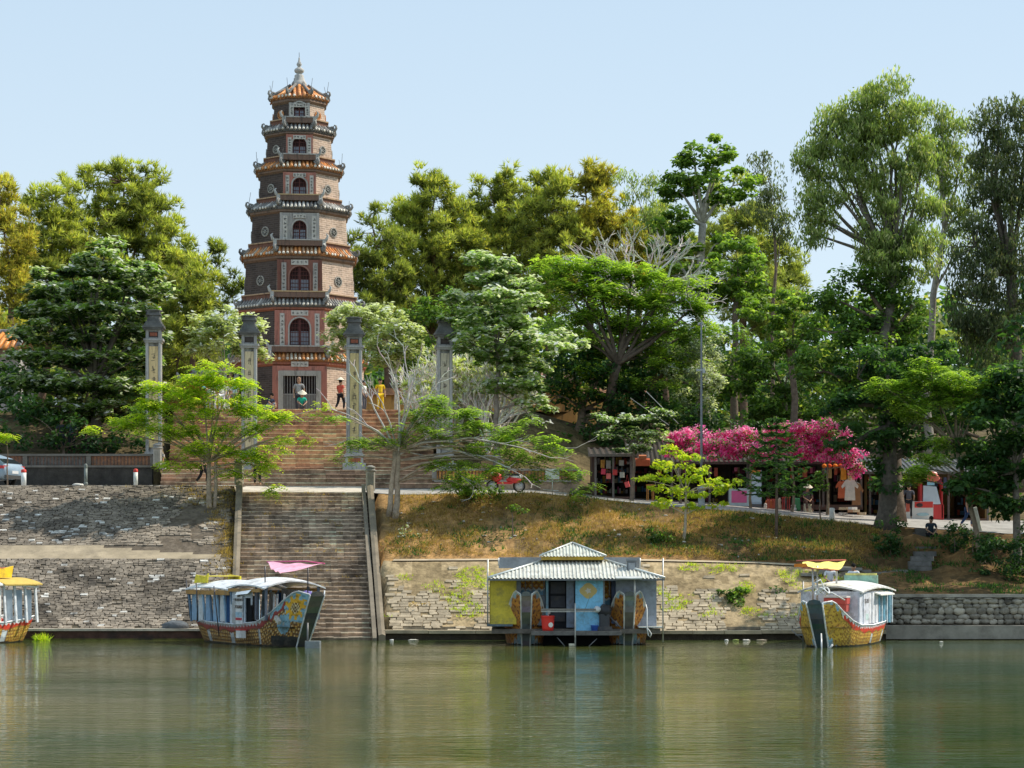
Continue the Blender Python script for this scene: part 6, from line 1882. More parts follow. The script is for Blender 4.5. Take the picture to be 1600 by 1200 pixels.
b = MB(); b.color(.20, .18, .16); b.box((HX(845) + HX(930)) / 2, -.62, HZ(952), HX(930) - HX(845), .05, .08); b.color(.42, .40, .36); b.box((HX(845) + HX(930)) / 2, -.62, HZ(955), HX(930) - HX(845), .04, .03); b.build('rail', 'wood', hb)
b = MB(); b.color(.45, .44, .41)
for (px, y0, y1, dy) in ((898, 942, 1022, -.70), (762, 874, 975, .2), (1037, 872, 1004, .4), (990, 903, 940, -.7), (778, 872, 884, 3.5), (1009, 872, 890, 3.5)):
    b = MB(); b.color(.45, .44, .41); b.tube([(HX(px), dy, HZ(y1)), (HX(px), dy, HZ(y0))], .03, 6); b.build('pole', 'metal', hb)
b = MB(); b.color(.22, .24, .26); b.box(HX(895), 4.4, 3.02, HX(1012) - HX(778), .05, .42); b.build('rear_screen', 'paint', hb)
b = MB(); b.color(.16, .16, .16)
for (x0, y0, x1, y1) in ((870, 995, 883, 1010), (932, 997, 918, 1010)): b.tube([(HX(x0), -.5, HZ(y0)), (HX(x1), -.6, HZ(y1))], .018, 5)
b.color(.50, .46, .34); b.tube([(HX(888), -.72, .03), (HX(897), -.72, .03)], .07, 8); b.build('strut', 'metal', hb)
b = MB(); b.color(.06, .05, .04)
for k in range(4): b.box(HX(822 + k * 8), 1.0, HZ(976 + k), .03, 2.0, .05, rz=.1)
b.build('brace', 'wood', hb)
# things standing on the houseboat
p = P(856, 987, YH - .35)
t = thing('red_barrel', 'red plastic barrel with a pale round mark standing on the houseboat porch', 'barrel', (p.x, YH - .30, HZ(986) + .02))
b = MB(); b.color(.70, .035, .025); b.lathe([(.20, 0), (.215, .1), (.225, .25), (.235, .40), (.245, .50), (.255, .52), (.25, .55), (.235, .55), (.22, .5)], 24); b.build('body', 'clean', t)
b = MB(); b.mx = Matrix.Translation((.10, -.222, .22)) @ Matrix.Rotation(PI / 2, 4, 'X') @ Matrix.Rotation(.4, 4, 'Y'); b.color(.72, .68, .62); b.lathe([(.09, 0), (.09, .012)], 20, smooth=False); b.build('round_mark', 'clean', t)
b = MB(); b.color(.5, .5, .48); b.tube([(.02, 0, .5), (.02, 0, .78), (.07, 0, .80), (.07, 0, .6)], .03, 6); b.build('hand_pump', 'clean', t)
t = thing('blue_bucket', 'small blue bucket at the foot of the blue houseboat panel', 'bucket', (P(929, 0, YH - .35).x, YH - .32, HZ(986) + .02))
b = MB(); b.color(.04, .12, .50); b.lathe([(.11, 0), (.14, .19), (.155, .20), (.14, .2), (.10, .02)], 18); b.build('body', 'clean', t)
t = thing('outboard_engine', 'black covered engine on the right side of the houseboat porch', 'engine', (P(944, 0, YH).x, YH - .15, HZ(986) + .02))
b = MB(); b.color(.03, .03, .035); b.blob(.02, 0, .72, .26, .24, .24, 14, 9, .12); b.color(.05, .05, .055); b.box(.0, 0, .36, .38, .34, .5, chamfer=.05); b.box(.0, 0, .08, .55, .4, .14); b.build('engine_block', 'paint', t)
b = MB(); b.color(.6, .6, .6); b.blob(-.26, -.1, .78, .14, .1, .12, 10, 7, .15); b.build('white_rag', 'cloth', t)
b = MB(); b.color(.10, .10, .10); b.tube([(.2, 0, .5), (.5, .1, .2), (.62, .1, .1)], .03, 6); b.color(.08, .09, .10); b.lathe([(.14, .45), (.14, .55)], 14); b.build('shaft', 'metal', t)
p = P(1011, 0, YH); t = thing('mooring_rope', 'white rope hanging in a loop from the right bow of the houseboat', 'rope', (p.x - .05, YH - .75, .2))
b = MB(); b.color(.6, .6, .58); b.tube([(-.02, .3, 1.3), (0, 0, 1.15), (.0, 0, .5), (.05, 0, .2), (.12, 0, .12), (.16, 0, .25), (.06, 0, .4), (0, 0, .45)], .022, 5); tag(t); b.build('rope_strand', 'cloth', t)
# ------------------------------------------------------------------ temple wall and pavilion far back
def ground(x, y): return terrain_z(x, y)
x0, x1 = P(225, 0, 145).x, P(1010, 0, 145).x
t = thing('temple_wall', 'ochre temple precinct wall with tiled coping glimpsed behind the trees', 'wall', ((x0 + x1) / 2, 145, 10.6))
b = MB(); b.color(.50, .27, .09); b.box(0, 0, 1.7, x1 - x0, .5, 3.6); b.build('wall', 'plaster', t)
b = MB(); b.color(.30, .14, .07); b.prism([(-.5, 3.5), (.5, 3.5), (0, 4.0)], -(x1 - x0) / 2, (x1 - x0) / 2, 'x'); b.build('coping', 'tile', t)
def hall(label, px0, px1, Y, ybase, yeave, yridge, wc, rc):
    X0, X1 = P(px0, 0, Y).x, P(px1, 0, Y).x; zb = min(10.9, P(0, ybase, Y).z); ze = P(0, yeave, Y).z; zr = P(0, yridge, Y).z
    t = thing('temple_hall', label, 'building', ((X0 + X1) / 2, Y, zb)); w_ = X1 - X0
    b = MB(); b.color(wc); b.box(0, 2, (ze - zb) / 2, w_ * .86, 4, ze - zb + .2); b.build('wall', 'plaster', t)
    b = MB(); b.color(rc); n = int(w_ / .35)
    for k in range(n + 1):
        x = lerp(-w_ / 2, w_ / 2, k / n); g = random.uniform(.7, 1.2); b.color(tuple(c * g for c in rc))
        b.tube([(x, -.9, ze - zb), (lerp(x, 0, .12), .6, lerp(ze, zr, .55) - zb), (lerp(x, 0, .22), 2, zr - zb)], .13, 6)
    b.color(tuple(c * .5 for c in rc)); b.add([(-w_ / 2, -.95, ze - zb - .03), (w_ / 2, -.95, ze - zb - .03), (w_ * .39, 2, zr - zb - .03), (-w_ * .39, 2, zr - zb - .03), (-w_ / 2, 4.9, ze - zb), (w_ / 2, 4.9, ze - zb)], [(0, 1, 2, 3), (3, 2, 5, 4)])
    b.color(.25, .25, .25); b.tube([(-w_ * .40, 2, zr - zb + .35), (-w_ * .36, 2, zr - zb + .08), (w_ * .36, 2, zr - zb + .08), (w_ * .40, 2, zr - zb + .35)], .16, 7)
    for sg in (-1, 1):
        b.tube([(sg * w_ * .39, 2, zr - zb), (sg * w_ / 2, -.9, ze - zb + .1), (sg * (w_ / 2 + .15), -1.1, ze - zb + .5)], [.14, .14, .05], 6)
    b.build('roof', 'tile', t)
hall('small orange roofed pavilion peeping out at the left edge', -40, 34, 124, 640, 546, 515, (.35, .33, .31), (.60, .24, .05))
hall('low ochre gate building behind the big leafy tree on the left', 285, 372, 128, 650, 598, 580, (.55, .30, .07), (.35, .16, .08))
hall('ochre guardian pavilion in the shade of the feathery tree', 830, 905, 124, 650, 600, 578, (.55, .28, .10), (.28, .15, .09))

# ------------------------------------------------------------------ people
SKV = {}
def skin_mesh(key, verts, edges, radii, sub=1):
    if key in SKV: return SKV[key]
    me = bpy.data.meshes.new('body'); me.from_pydata([tuple(v) for v in verts], edges, [])
    o = bpy.data.objects.new('tmp', me); C.objects.link(o)
    sk = o.modifiers.new('s', 'SKIN'); sk.use_smooth_shade = True
    if not me.skin_vertices: me.skin_vertices.new()
    for i, r in enumerate(radii):
        r = r if hasattr(r, '__len__') else (r, r); me.skin_vertices[0].data[i].radius = r
    me.skin_vertices[0].data[0].use_root = True
    o.modifiers.new('u', 'SUBSURF').levels = sub
    bpy.context.view_layer.update(); dg = bpy.context.evaluated_depsgraph_get()
    m2 = bpy.data.meshes.new_from_object(o.evaluated_get(dg)); bpy.data.objects.remove(o)
    SKV[key] = m2
    return m2
def put(me, name, parent, mat, col):
    m2 = me.copy(); m2.name = name; m2.materials.clear(); m2.materials.append(M[mat])
    ca = m2.color_attributes.get('Col') or m2.color_attributes.new('Col', 'FLOAT_COLOR', 'CORNER')
    arr = np.ones((len(m2.loops), 4), dtype=np.float32); arr[:, :3] = col; ca.data.foreach_set('color', arr.ravel())
    m2.polygons.foreach_set('use_smooth', np.ones(len(m2.polygons), dtype=bool))
    o = bpy.data.objects.new(name, m2); C.objects.link(o); o.parent = parent
    return o
# pose: joints in metres, facing -y, feet at z=0
def pose(kind):
    hip = Vector((0, 0, .86)); che = Vector((0, 0, 1.22)); nk = Vector((0, 0, 1.38)); hd = Vector((0, -.01, 1.52))
    J = {}
    if kind == 'stand':
        leg = [[(-.09, 0, .84), (-.10, -.02, .46), (-.11, .02, .07), (-.12, -.13, .03)], [(.09, 0, .84), (.11, -.02, .46), (.13, .02, .07), (.15, -.13, .03)]]
        arm = [[(-.19, 0, 1.33), (-.25, .03, 1.06), (-.22, -.10, .84)], [(.19, 0, 1.33), (.26, .03, 1.06), (.22, -.12, .86)]]
    if kind == 'walk':
        leg = [[(-.09, 0, .84), (-.10, -.20, .50), (-.10, -.14, .10), (-.10, -.28, .06)], [(.09, 0, .84), (.10, .08, .46), (.10, .32, .14), (.10, .22, .03)]]
        arm = [[(-.19, 0, 1.33), (-.25, .10, 1.08), (-.24, .06, .85)], [(.19, 0, 1.33), (.24, -.08, 1.08), (.22, -.24, .92)]]
    if kind == 'bend':
        che = Vector((0, -.26, 1.06)); nk = Vector((0, -.38, 1.14)); hd = Vector((0, -.50, 1.20))
        leg = [[(-.09, 0, .84), (-.11, -.06, .46), (-.11, .02, .07), (-.12, -.13, .03)], [(.09, 0, .84), (.11, -.06, .46), (.13, .02, .07), (.14, -.13, .03)]]
        arm = [[(-.18, -.32, 1.12), (-.20, -.42, .86), (-.12, -.50, .66)], [(.18, -.32, 1.12), (.20, -.42, .86), (.12, -.50, .64)]]
    if kind == 'sit':
        hip = Vector((0, .02, .48)); che = Vector((0, -.04, .84)); nk = Vector((0, -.06, 1.0)); hd = Vector((0, -.10, 1.13))
        leg = [[(-.10, 0, .46), (-.17, -.42, .50), (-.13, -.40, .08), (-.14, -.54, .03)], [(.10, 0, .46), (.17, -.42, .50), (.13, -.40, .08), (.15, -.54, .03)]]
        arm = [[(-.19, -.05, .95), (-.24, -.16, .70), (-.10, -.36, .58)], [(.19, -.05, .95), (.24, -.16, .70), (.07, -.36, .56)]]
    if kind == 'squat':
        hip = Vector((0, .10, .22)); che = Vector((0, -.10, .54)); nk = Vector((0, -.16, .69)); hd = Vector((0, -.22, .82))
        leg = [[(-.10, .08, .22), (-.18, -.26, .46), (-.14, -.06, .08), (-.15, -.2, .03)], [(.10, .08, .22), (.18, -.26, .46), (.14, -.06, .08), (.15, -.2, .03)]]
        arm = [[(-.18, -.12, .64), (-.24, -.26, .44), (-.12, -.42, .34)], [(.18, -.12, .64), (.24, -.26, .44), (.10, -.42, .32)]]
    if kind == 'back':
        leg = [[(-.09, 0, .84), (-.10, -.02, .46), (-.11, .02, .07), (-.12, -.13, .03)], [(.09, 0, .84), (.11, -.02, .46), (.13, .02, .07), (.15, -.13, .03)]]
        arm = [[(-.19, 0, 1.33), (-.24, -.02, 1.08), (-.14, -.22, 1.02)], [(.19, 0, 1.33), (.26, .03, 1.06), (.22, -.12, .86)]]
    return hip, che, nk, hd, leg, arm
def person_meshes(kind):
    if ('B', kind) in SKV: return
    hip, che, nk, hd, leg, arm = pose(kind); V = Vector
    vs = [hip]; ed = []; r = [(.115, .10)]
    def add(p, rad, par):
        vs.append(V(p)); r.append(rad); ed.append((par, len(vs) - 1)); return len(vs) - 1
    wst = add(hip.lerp(che, .45), (.11, .085), 0); ch = add(che, (.135, .10), wst); sh = add(che.lerp(nk, .6), (.11, .08), ch); n = add(nk, .05, sh)
    up = (hd - nk).normalized(); f = V((0, -1, 0)); fw = (f - up * f.dot(up)).normalized()
    h0 = add(hd - up * .02 + fw * .01, (.072, .08), n); h1 = add(hd + up * .07, (.078, .088), h0); add(hd + up * .135, (.05, .06), h1)
    # nose and ears
    add(hd + fw * .105 - up * .0, .013, h0)
    for sg in (-1, 1): add(hd + V((sg * .088, 0, .0)), .015, h0)
    for L4 in leg:
        a = add(L4[0], .085, 0); k = add(L4[1], .055, a); an = add(L4[2], .036, k); add(L4[3], .034, an)
    for A3 in arm:
        s = add(A3[0], .052, sh); e = add(A3[1], .036, s); w_ = add(A3[2], .024, e)
        d = (V(A3[2]) - V(A3[1])).normalized(); sd_ = d.cross(V((0, 0, 1))); sd_ = sd_.normalized() if sd_.length > .1 else V((1, 0, 0))
        pl = add(V(A3[2]) + d * .06, (.03, .016), w_)
        for q, ln in ((-1.5, .06), (-.5, .075), (.5, .08), (1.5, .065)):
            k1 = add(V(A3[2]) + d * (.085 + ln * .4) + sd_ * .017 * q, .0085, pl); add(V(A3[2]) + d * (.085 + ln) + sd_ * .018 * q + V((0, -.015, -.01)), .007, k1)
        th_ = add(V(A3[2]) + d * .05 + sd_ * .045, .009, w_)
    skin_mesh(('B', kind), vs, ed, r)
    # shirt
    vs = [hip.lerp(che, .12)]; r = [(.145, .125)]; ed = []
    w2 = add(hip.lerp(che, .5), (.14, .115), 0); c2 = add(che, (.165, .125), w2); s2 = add(che.lerp(nk, .62), (.12, .09), c2); add(nk - (nk - che) * .08, (.065, .06), s2)
    for A3 in arm:
        s = add(A3[0], .066, s2); add(V(A3[0]).lerp(V(A3[1]), .75), .055, s)
    skin_mesh(('S', kind), vs, ed, r)
    vs = [hip + V((0, 0, .03))]; r = [(.14, .12)]; ed = []
    for L4 in leg:
        a = add(L4[0], .105, 0); k = add(L4[1], .075, a); add(V(L4[1]).lerp(V(L4[2]), .88), .058, k)
    skin_mesh(('T', kind), vs, ed, r)
def person(label, px, Y, z, kind, face, shirt, trousers, hat=None, hair=(.02, .018, .016), skin=(.38, .22, .14), h=1.0, group='visitors', extra=None, tmat='cloth', x=None):
    person_meshes(kind)
    X = P(px, 0, Y).x if x is None else x
    t = thing('person', label, 'person', (X, Y, z), face, group); t.scale = (h, h, h)
    put(SKV[('B', kind)], 'body', t, 'skin', skin)
    if shirt: put(SKV[('S', kind)], 'shirt', t, 'cloth', shirt)
    if trousers: put(SKV[('T', kind)], 'trousers', t, tmat, trousers)
    hip, che, nk, hd, leg, arm = pose(kind); up = (hd - nk).normalized()
    b = MB(); b.color(hair); c = hd + up * .065 + Vector((0, .018, 0)); b.blob(c.x, c.y, c.z, .096, .105, .115, 14, 9, .04); b.build('hair', 'cloth', t)
    b = MB(); b.color(.02, .015, .012)
    for sg in (-1, 1): b.blob(sg * .032, hd.y - .088, hd.z + .022, .011, .008, .007, 8, 5)
    b.color(.25, .09, .07); b.blob(0, hd.y - .088, hd.z - .045, .022, .007, .006, 8, 5); b.build('face', 'skin', t)
    if hat == 'cone':
        b = MB(); b.color(.66, .60, .48); q = hd + up * .10
        b.mx = Matrix.Translation(q) @ (Vector((0, 0, 1)).rotation_difference(up)).to_matrix().to_4x4()
        b.lathe([(.245, 0), (.17, .055), (.09, .12), (.012, .185), (.004, .186)], 24, cap=False); b.lathe([(.24, -.004), (.01, .17)], 24, cap=False); b.build('conical_hat', 'cloth', t)
    if hat == 'white' or hat == 'red' or hat == 'blue':
        b = MB(); b.color({'white': (.7, .7, .68), 'red': (.55, .08, .05), 'blue': (.2, .5, .6)}[hat]); q = hd + up * .10; b.blob(q.x, q.y, q.z + .03, .108, .115, .075, 14, 7); b.box(q.x, q.y - .13, q.z + .0, .13, .12, .012); b.build('cap', 'cloth', t)
    if extra: extra(t, hip, che, nk, hd)
    return t
TZ_ = 10.96
G1 = 'visitors on the pagoda terrace'
WH = (.68, .68, .68)
person('person in white shirt and white cap at the left end of the terrace group', 325, 115.2, TZ_, 'bend', .6, WH, (.55, .55, .55), 'white', group=G1)
person('person bending forward in an all white outfit behind the feathery branches', 336, 115.0, TZ_, 'bend', -1.2, WH, WH, 'blue', group=G1)
person('person in white shirt and white trousers between two others left of the second pillar', 346, 114.6, TZ_, 'stand', .3, WH, WH, 'white', group=G1)
person('person in white standing with one hand raised left of the second pillar', 354, 115.4, TZ_, 'back', -.4, WH, (.6, .6, .58), 'red', group=G1)
person('person in pale blue top and white cap next to the second pillar', 367, 115.0, TZ_, 'stand', -.7, (.45, .58, .66), (.2, .2, .22), 'white', group=G1)
person('person in dark clothes sitting by a turquoise bag right of the second pillar', 420, 114.8, TZ_ + .0, 'squat', .9, (.03, .04, .07), (.25, .3, .35), None, group=G1)
person('bald person in grey shirt standing before the pagoda door', 467, 115.6, TZ_, 'stand', .0, (.30, .30, .30), (.05, .05, .06), None, hair=(.30, .18, .12), h=1.12, group=G1)
person('person in green blouse and conical hat squatting before the pagoda door', 471, 114.2, TZ_, 'squat', .25, (.03, .42, .30), (.12, .12, .14), 'cone', group=G1)
def bag(col, off):
    def f(t, hip, che, nk, hd):
        b = MB(); b.color(col); b.box(off[0], off[1], off[2], .26, .14, .30, chamfer=.04); b.tube([(off[0] - .06, off[1], off[2] + .14), (off[0], off[1], off[2] + .24), (off[0] + .06, off[1], off[2] + .14)], .01, 5); b.build('carrier_bag', 'cloth', t)
    return f
person('person in red blouse, black trousers and conical hat carrying a white bag', 532, 114.4, TZ_, 'walk', 2.6, (.50, .10, .07), (.02, .02, .025), 'cone', group=G1, extra=bag((.75, .75, .76), (-.05, -.28, .62)))
person('person in white top with dark shoulder bag just right of the third pillar', 569, 114.9, TZ_, 'stand', 1.2, WH, (.12, .12, .14), None, group=G1, extra=bag((.08, .08, .09), (.2, .1, .85)))
person('person in long yellow dress standing behind the bare branches', 594, 114.8, TZ_, 'stand', .4, (.75, .50, .03), (.75, .50, .03), None, group=G1, h=1.04)
person('person in blue top and white trousers near the leafless twigs', 658, 114.8, TZ_, 'walk', 1.4, (.18, .42, .58), (.62, .62, .60), 'white', group=G1)
person('person in pale grey top among the twigs left of the fourth pillar', 641, 115.6, TZ_, 'stand', -.3, (.42, .46, .45), (.2, .2, .2), None, group=G1)
G2 = 'people on the road'
person('person in black clothes walking behind the left young tree', 317, 99.2, terrain_z(P(317, 0, 99).x, 99.2) + .05, 'walk', 1.9, (.03, .03, .035), (.02, .02, .022), None, group=G2)
person('person in dark green shirt and shorts standing at the top of the river stairs', 402, 97.3, 6.46, 'stand', .1, (.04, .08, .03), None, None, group=G2, extra=lambda t, hip, che, nk, hd: put(SKV[('T', 'stand')], 'shorts', t, 'cloth', (.03, .03, .03)).__setattr__('scale', (1, 1, 1)))
for k_, (px, lb, c1, c2) in enumerate(((96, 'person with dark clothes in the shade below the big leafy tree', (.05, .05, .07), (.06, .06, .08)), (112, 'person with blue grey shirt in the shade below the big leafy tree', (.10, .13, .2), (.04, .04, .05)), (134, 'person in dull orange shirt in the shade below the big leafy tree', (.40, .11, .04), (.05, .04, .04)))):
    person(lb, px, 106.5, terrain_z(P(px, 0, 106.5).x, 106.5), 'stand' if k_ != 1 else 'back', .4 - k_ * .5, c1, c2, None, group=G2)
G3 = 'people resting by the water'
pz = 1.70
for px, lb, sh_, dx in ((1333, 'person in white polo shirt sitting with clasped hands above the yellow boat', (.62, .63, .66), 0), (1297, 'person in white shirt sitting behind the yellow awning', (.60, .60, .62), 0)):
    person(lb, px, 87.9, pz, 'sit', 0.0, sh_, (.03, .03, .035), None, group=G3)
b = MB(); b.color(.25, .24, .22); X_ = P(1315, 0, 88.0).x; b.box(X_, 88.15, pz + .18, 2.3, .40, .50, chamfer=.04); b.box(X_, 87.6, pz - .25, 2.4, .9, .5, chamfer=.04)
tag(b.build('stone_bench', 'concrete'), 'low stone ledge used as a seat by two resting people', 'bench')
xs_p = P(1454, 0, 95.0).x
person('person in dark clothes sitting at the top of the narrow stone steps', 1454, 94.9, terrain_z(xs_p, 95.2) - .28, 'sit', .1, (.03, .045, .06), (.015, .016, .02), None, group=G3)
zz = terrain_z(P(1425, 0, 101).x, 101)
person('person in dark trousers standing at the red and white drinks counter', 1420, 102.4, zz + .1, 'stand', 3.0, (.10, .10, .12), (.03, .03, .035), None, group=G2)
person('person in blue trousers walking on the road under the dark tree', 1512, 97.6, terrain_z(P(1512, 0, 97.6).x, 97.6) + .05, 'walk', 1.5, (.06, .06, .09), (.04, .07, .16), None, group=G2)

# ------------------------------------------------------------------ street furniture and vehicles
def road_z(x, y): return zbase(x, y) + .03
def bollard(name, label, px, Y, hgt, r, body, cap, collar=False):
    x = P(px, 0, Y).x; t = thing(name, label, 'bollard', (x, Y, road_z(x, max(Y, 96.4)) if Y > 96 else terrain_z(x, Y)), 0, 'bollards along the road edge')
    b = MB(); b.color(body); b.lathe([(r, 0), (r, hgt * .8), (r * .98, hgt * .80)], 14); b.build('post', 'paint', t)
    b = MB(); b.color(cap); b.lathe([(r * 1.02, hgt * .80), (r * 1.04, hgt * .82), (r * 1.04, hgt * .95), (r * .7, hgt), (r * .1, hgt * 1.02)], 14)
    if collar: b.lathe([(r * 1.3, 0), (r * 1.3, .1), (r, .14)], 14)
    b.build('cap', 'paint', t)
bollard('bollard', 'white concrete bollard with red top beside the parked car', 37, 96.6, .72, .115, (.70, .70, .68), (.55, .05, .04))
bollard('bollard', 'white concrete bollard with red top near the stairs end of the wall', 212, 96.6, .74, .095, (.70, .70, .68), (.55, .05, .04))
bollard('bollard', 'slim grey metal bollard midway along the left road edge', 134, 96.8, .95, .075, (.16, .18, .17), (.14, .16, .15), True)
b = MB(); b.color(.5, .48, .44); x = P(122, 0, 96.5).x; b.blob(x, 96.5, road_z(x, 96.5) + .02, .26, .15, .09, 12, 7, .1); tag(b.build('pale_rock', 'pale_stone'), 'flat pale rock lying on the road edge by the grey bollard', 'rock')
# car
cx_ = P(-38, 0, 99.3).x
car = thing('parked_car', 'silver blue hatchback seen from behind at the left edge', 'car', (cx_, 99.3, road_z(cx_, 99.3)), 0)
b = MB(); b.smooth = True
sec = [(-2.1, .35, .62, .62), (-1.95, .28, .78, .72), (-1.2, .22, .92, .82), (-.9, .22, .95, .84), (.9, .22, 1.0, .86), (1.55, .25, 1.0, .86), (1.98, .32, .98, .84), (2.08, .42, .86, .80)]
vs = []; fs = []; n = 14
for (x, zl, zh, hw) in sec:
    for k in range(n):
        a = 2 * PI * k / n; cxx = math.cos(a); sxx = math.sin(a)
        vs.append((x, hw * np.sign(cxx) * abs(cxx) ** .4, (zl + zh) / 2 + (zh - zl) / 2 * np.sign(sxx) * abs(sxx) ** .5))
for i in range(len(sec) - 1):
    for k in range(n): fs.append((i * n + k, i * n + (k + 1) % n, (i + 1) * n + (k + 1) % n, (i + 1) * n + k))
fs.append(tuple(range(n - 1, -1, -1))); fs.append(tuple((len(sec) - 1) * n + k for k in range(n)))
b.color(.26, .34, .42); b.add(vs, fs)
vs = []; fs = []
sec2 = [(-1.0, .92, .0, .74), (-.35, 1.36, 0, .62), (.9, 1.42, 0, .60), (1.55, 1.22, 0, .64), (1.98, .95, 0, .76)]
b.color(.24, .32, .40)
for (x, zt_, _, hw) in sec2: vs += [(x, -hw, zt_), (x, hw, zt_), (x, hw + .08, .9), (x, -hw - .08, .9)]
for i in range(4):
    o_ = i * 4; fs += [(o_, o_ + 4, o_ + 5, o_ + 1), (o_ + 1, o_ + 5, o_ + 6, o_ + 2), (o_ + 3, o_ + 7, o_ + 4, o_)]
b.add(vs, fs); b.build('body', 'clean', car)
b = MB(); b.color(.02, .025, .03); b.add([(1.62, -.62, 1.20), (1.62, .62, 1.20), (2.0, .70, .98), (2.0, -.70, .98)], [(0, 3, 2, 1)]); b.build('rear_window', 'glass', car)
b = MB(); b.color(.02, .025, .03)
for sg in (-1, 1): b.add([(-.8, sg * .78, .97), (1.5, sg * .76, .98), (1.3, sg * .665, 1.28), (-.3, sg * .67, 1.30)], [(0, 1, 2, 3), (3, 2, 1, 0)])
b.build('side_window', 'glass', car)
for sg in (-1, 1):
    b = MB(); b.color(.50, .03, .03); b.box(2.03, sg * .62, .80, .09, .30, .14, chamfer=.03); b.box(1.92, sg * .83, .80, .25, .06, .13); b.build('tail_light', 'clean', car)
    for x in (-1.3, 1.3):
        w_ = MB(); w_.mx = Matrix.Translation((x, sg * .82, .31)) @ Matrix.Rotation(PI / 2, 4, 'X'); w_.color(.015, .015, .015); w_.lathe([(.18, -.09), (.30, -.09), (.31, 0), (.30, .09), (.18, .09)], 20); wo = w_.build('wheel', 'dark', car)
        w_ = MB(); w_.mx = Matrix.Translation((x, sg * .83, .31)) @ Matrix.Rotation(PI / 2, 4, 'X'); w_.color(.4, .4, .42); w_.lathe([(.02, -.10), (.19, -.10), (.19, .10), (.02, .10)], 12); w_.build('rim', 'metal', wo)
b = MB(); b.color(.55, .55, .56); b.box(2.09, 0, .58, .03, .5, .13); b.color(.05, .05, .05); b.box(2.06, 0, .36, .08, 1.5, .16); b.build('number_plate', 'clean', car)
car.rotation_euler = (0, 0, -.35)

# motorbike
mx_ = P(790, 0, 98.5).x
mb_ = thing('motorbike', 'red and white motor scooter parked behind the garden wall', 'motorbike', (mx_, 98.6, road_z(mx_, 98.6)), .12)
for x in (-.6, .62):
    w_ = MB(); w_.mx = Matrix.Translation((x, 0, .28)) @ Matrix.Rotation(PI / 2, 4, 'X'); w_.color(.015, .015, .015); w_.lathe([(.22, -.045), (.28, -.03), (.285, 0), (.28, .03), (.22, .045)], 20, cap=False); wo = w_.build('wheel', 'dark', mb_)
    w_ = MB(); w_.mx = Matrix.Translation((x, 0, .28)) @ Matrix.Rotation(PI / 2, 4, 'X'); w_.color(.4, .4, .4); w_.lathe([(.03, -.04), (.21, -.02), (.21, .02), (.03, .04)], 12); w_.build('rim', 'metal', wo)
b = MB(); b.color(.55, .03, .03); b.blob(-.42, 0, .68, .26, .14, .22); b.box(-.05, 0, .42, .7, .26, .10, chamfer=.03); b.blob(.38, 0, .56, .36, .15, .16); b.color(.6, .6, .6); b.blob(.48, 0, .70, .30, .13, .10); b.build('fairing', 'clean', mb_)
b = MB(); b.color(.02, .02, .02); b.box(.30, 0, .80, .66, .26, .09, chamfer=.04); b.build('seat', 'clean', mb_)
b = MB(); b.color(.3, .3, .3); b.tube([(-.6, 0, .28), (-.42, 0, .98)], .03, 6); b.tube([(-.42, -.32, 1.0), (-.46, 0, .98), (-.42, .32, 1.0)], .018, 6); b.build('handlebar', 'metal', mb_)
b = MB(); b.color(.65, .65, .6); b.blob(-.60, 0, .85, .08, .08, .08); b.build('headlight', 'clean', mb_)
# white notice board on a cross stand
sx_ = P(863, 0, 96.3).x
t = thing('notice_board', 'blank white notice board on a thin cross stand at the top of the dry bank', 'sign', (sx_, 96.2, terrain_z(sx_, 96.2)))
b = MB(); b.color(.72, .72, .70); b.box(0, 0, .95, .62, .03, .46, rx=-.1); b.build('board', 'clean', t)
b = MB(); b.color(.55, .55, .54); b.tube([(0, .03, 0), (0, .03, .8)], .025, 6); b.tube([(-.42, .03, .25), (.28, .03, .2)], .018, 6); b.build('stand', 'metal', t)
# street lamp
lx = P(1096, 0, 97.2).x; lz = road_z(lx, 97.2); lt = P(0, 503, 97.2).z - lz
t = thing('street_lamp', 'tall grey street lamp pole rising in front of the pink flowers', 'street lamp', (lx, 97.2, lz))
b = MB(); b.color(.17, .18, .20); b.tube([(0, 0, 0), (0, 0, lt * .33), (0, 0, lt * .8), (.0, .02, lt * .97), (.02, .25, lt), (.03, .8, lt + .02)], [.065, .06, .045, .036, .03, .03], 9); b.build('pole', 'metal', t)
b = MB(); b.color(.30, .31, .32); b.lathe([(.17, .0), (.17, .12), (.15, .2), (.15, .75), (.20, .80), (.20, .9), (.1, 1.0)], 12); b.build('base', 'metal', t)
b = MB(); b.color(.4, .4, .4); b.box(.03, 1.05, lt + .02, .18, .6, .10, chamfer=.04); b.build('lamp_head', 'metal', t)
b = MB(); b.color(.35, .36, .36); b.box(-.06, -.05, lt * .74, .34, .05, .10); b.box(.1, -.06, lt * .735, .12, .08, .2); b.build('bracket', 'metal', t)

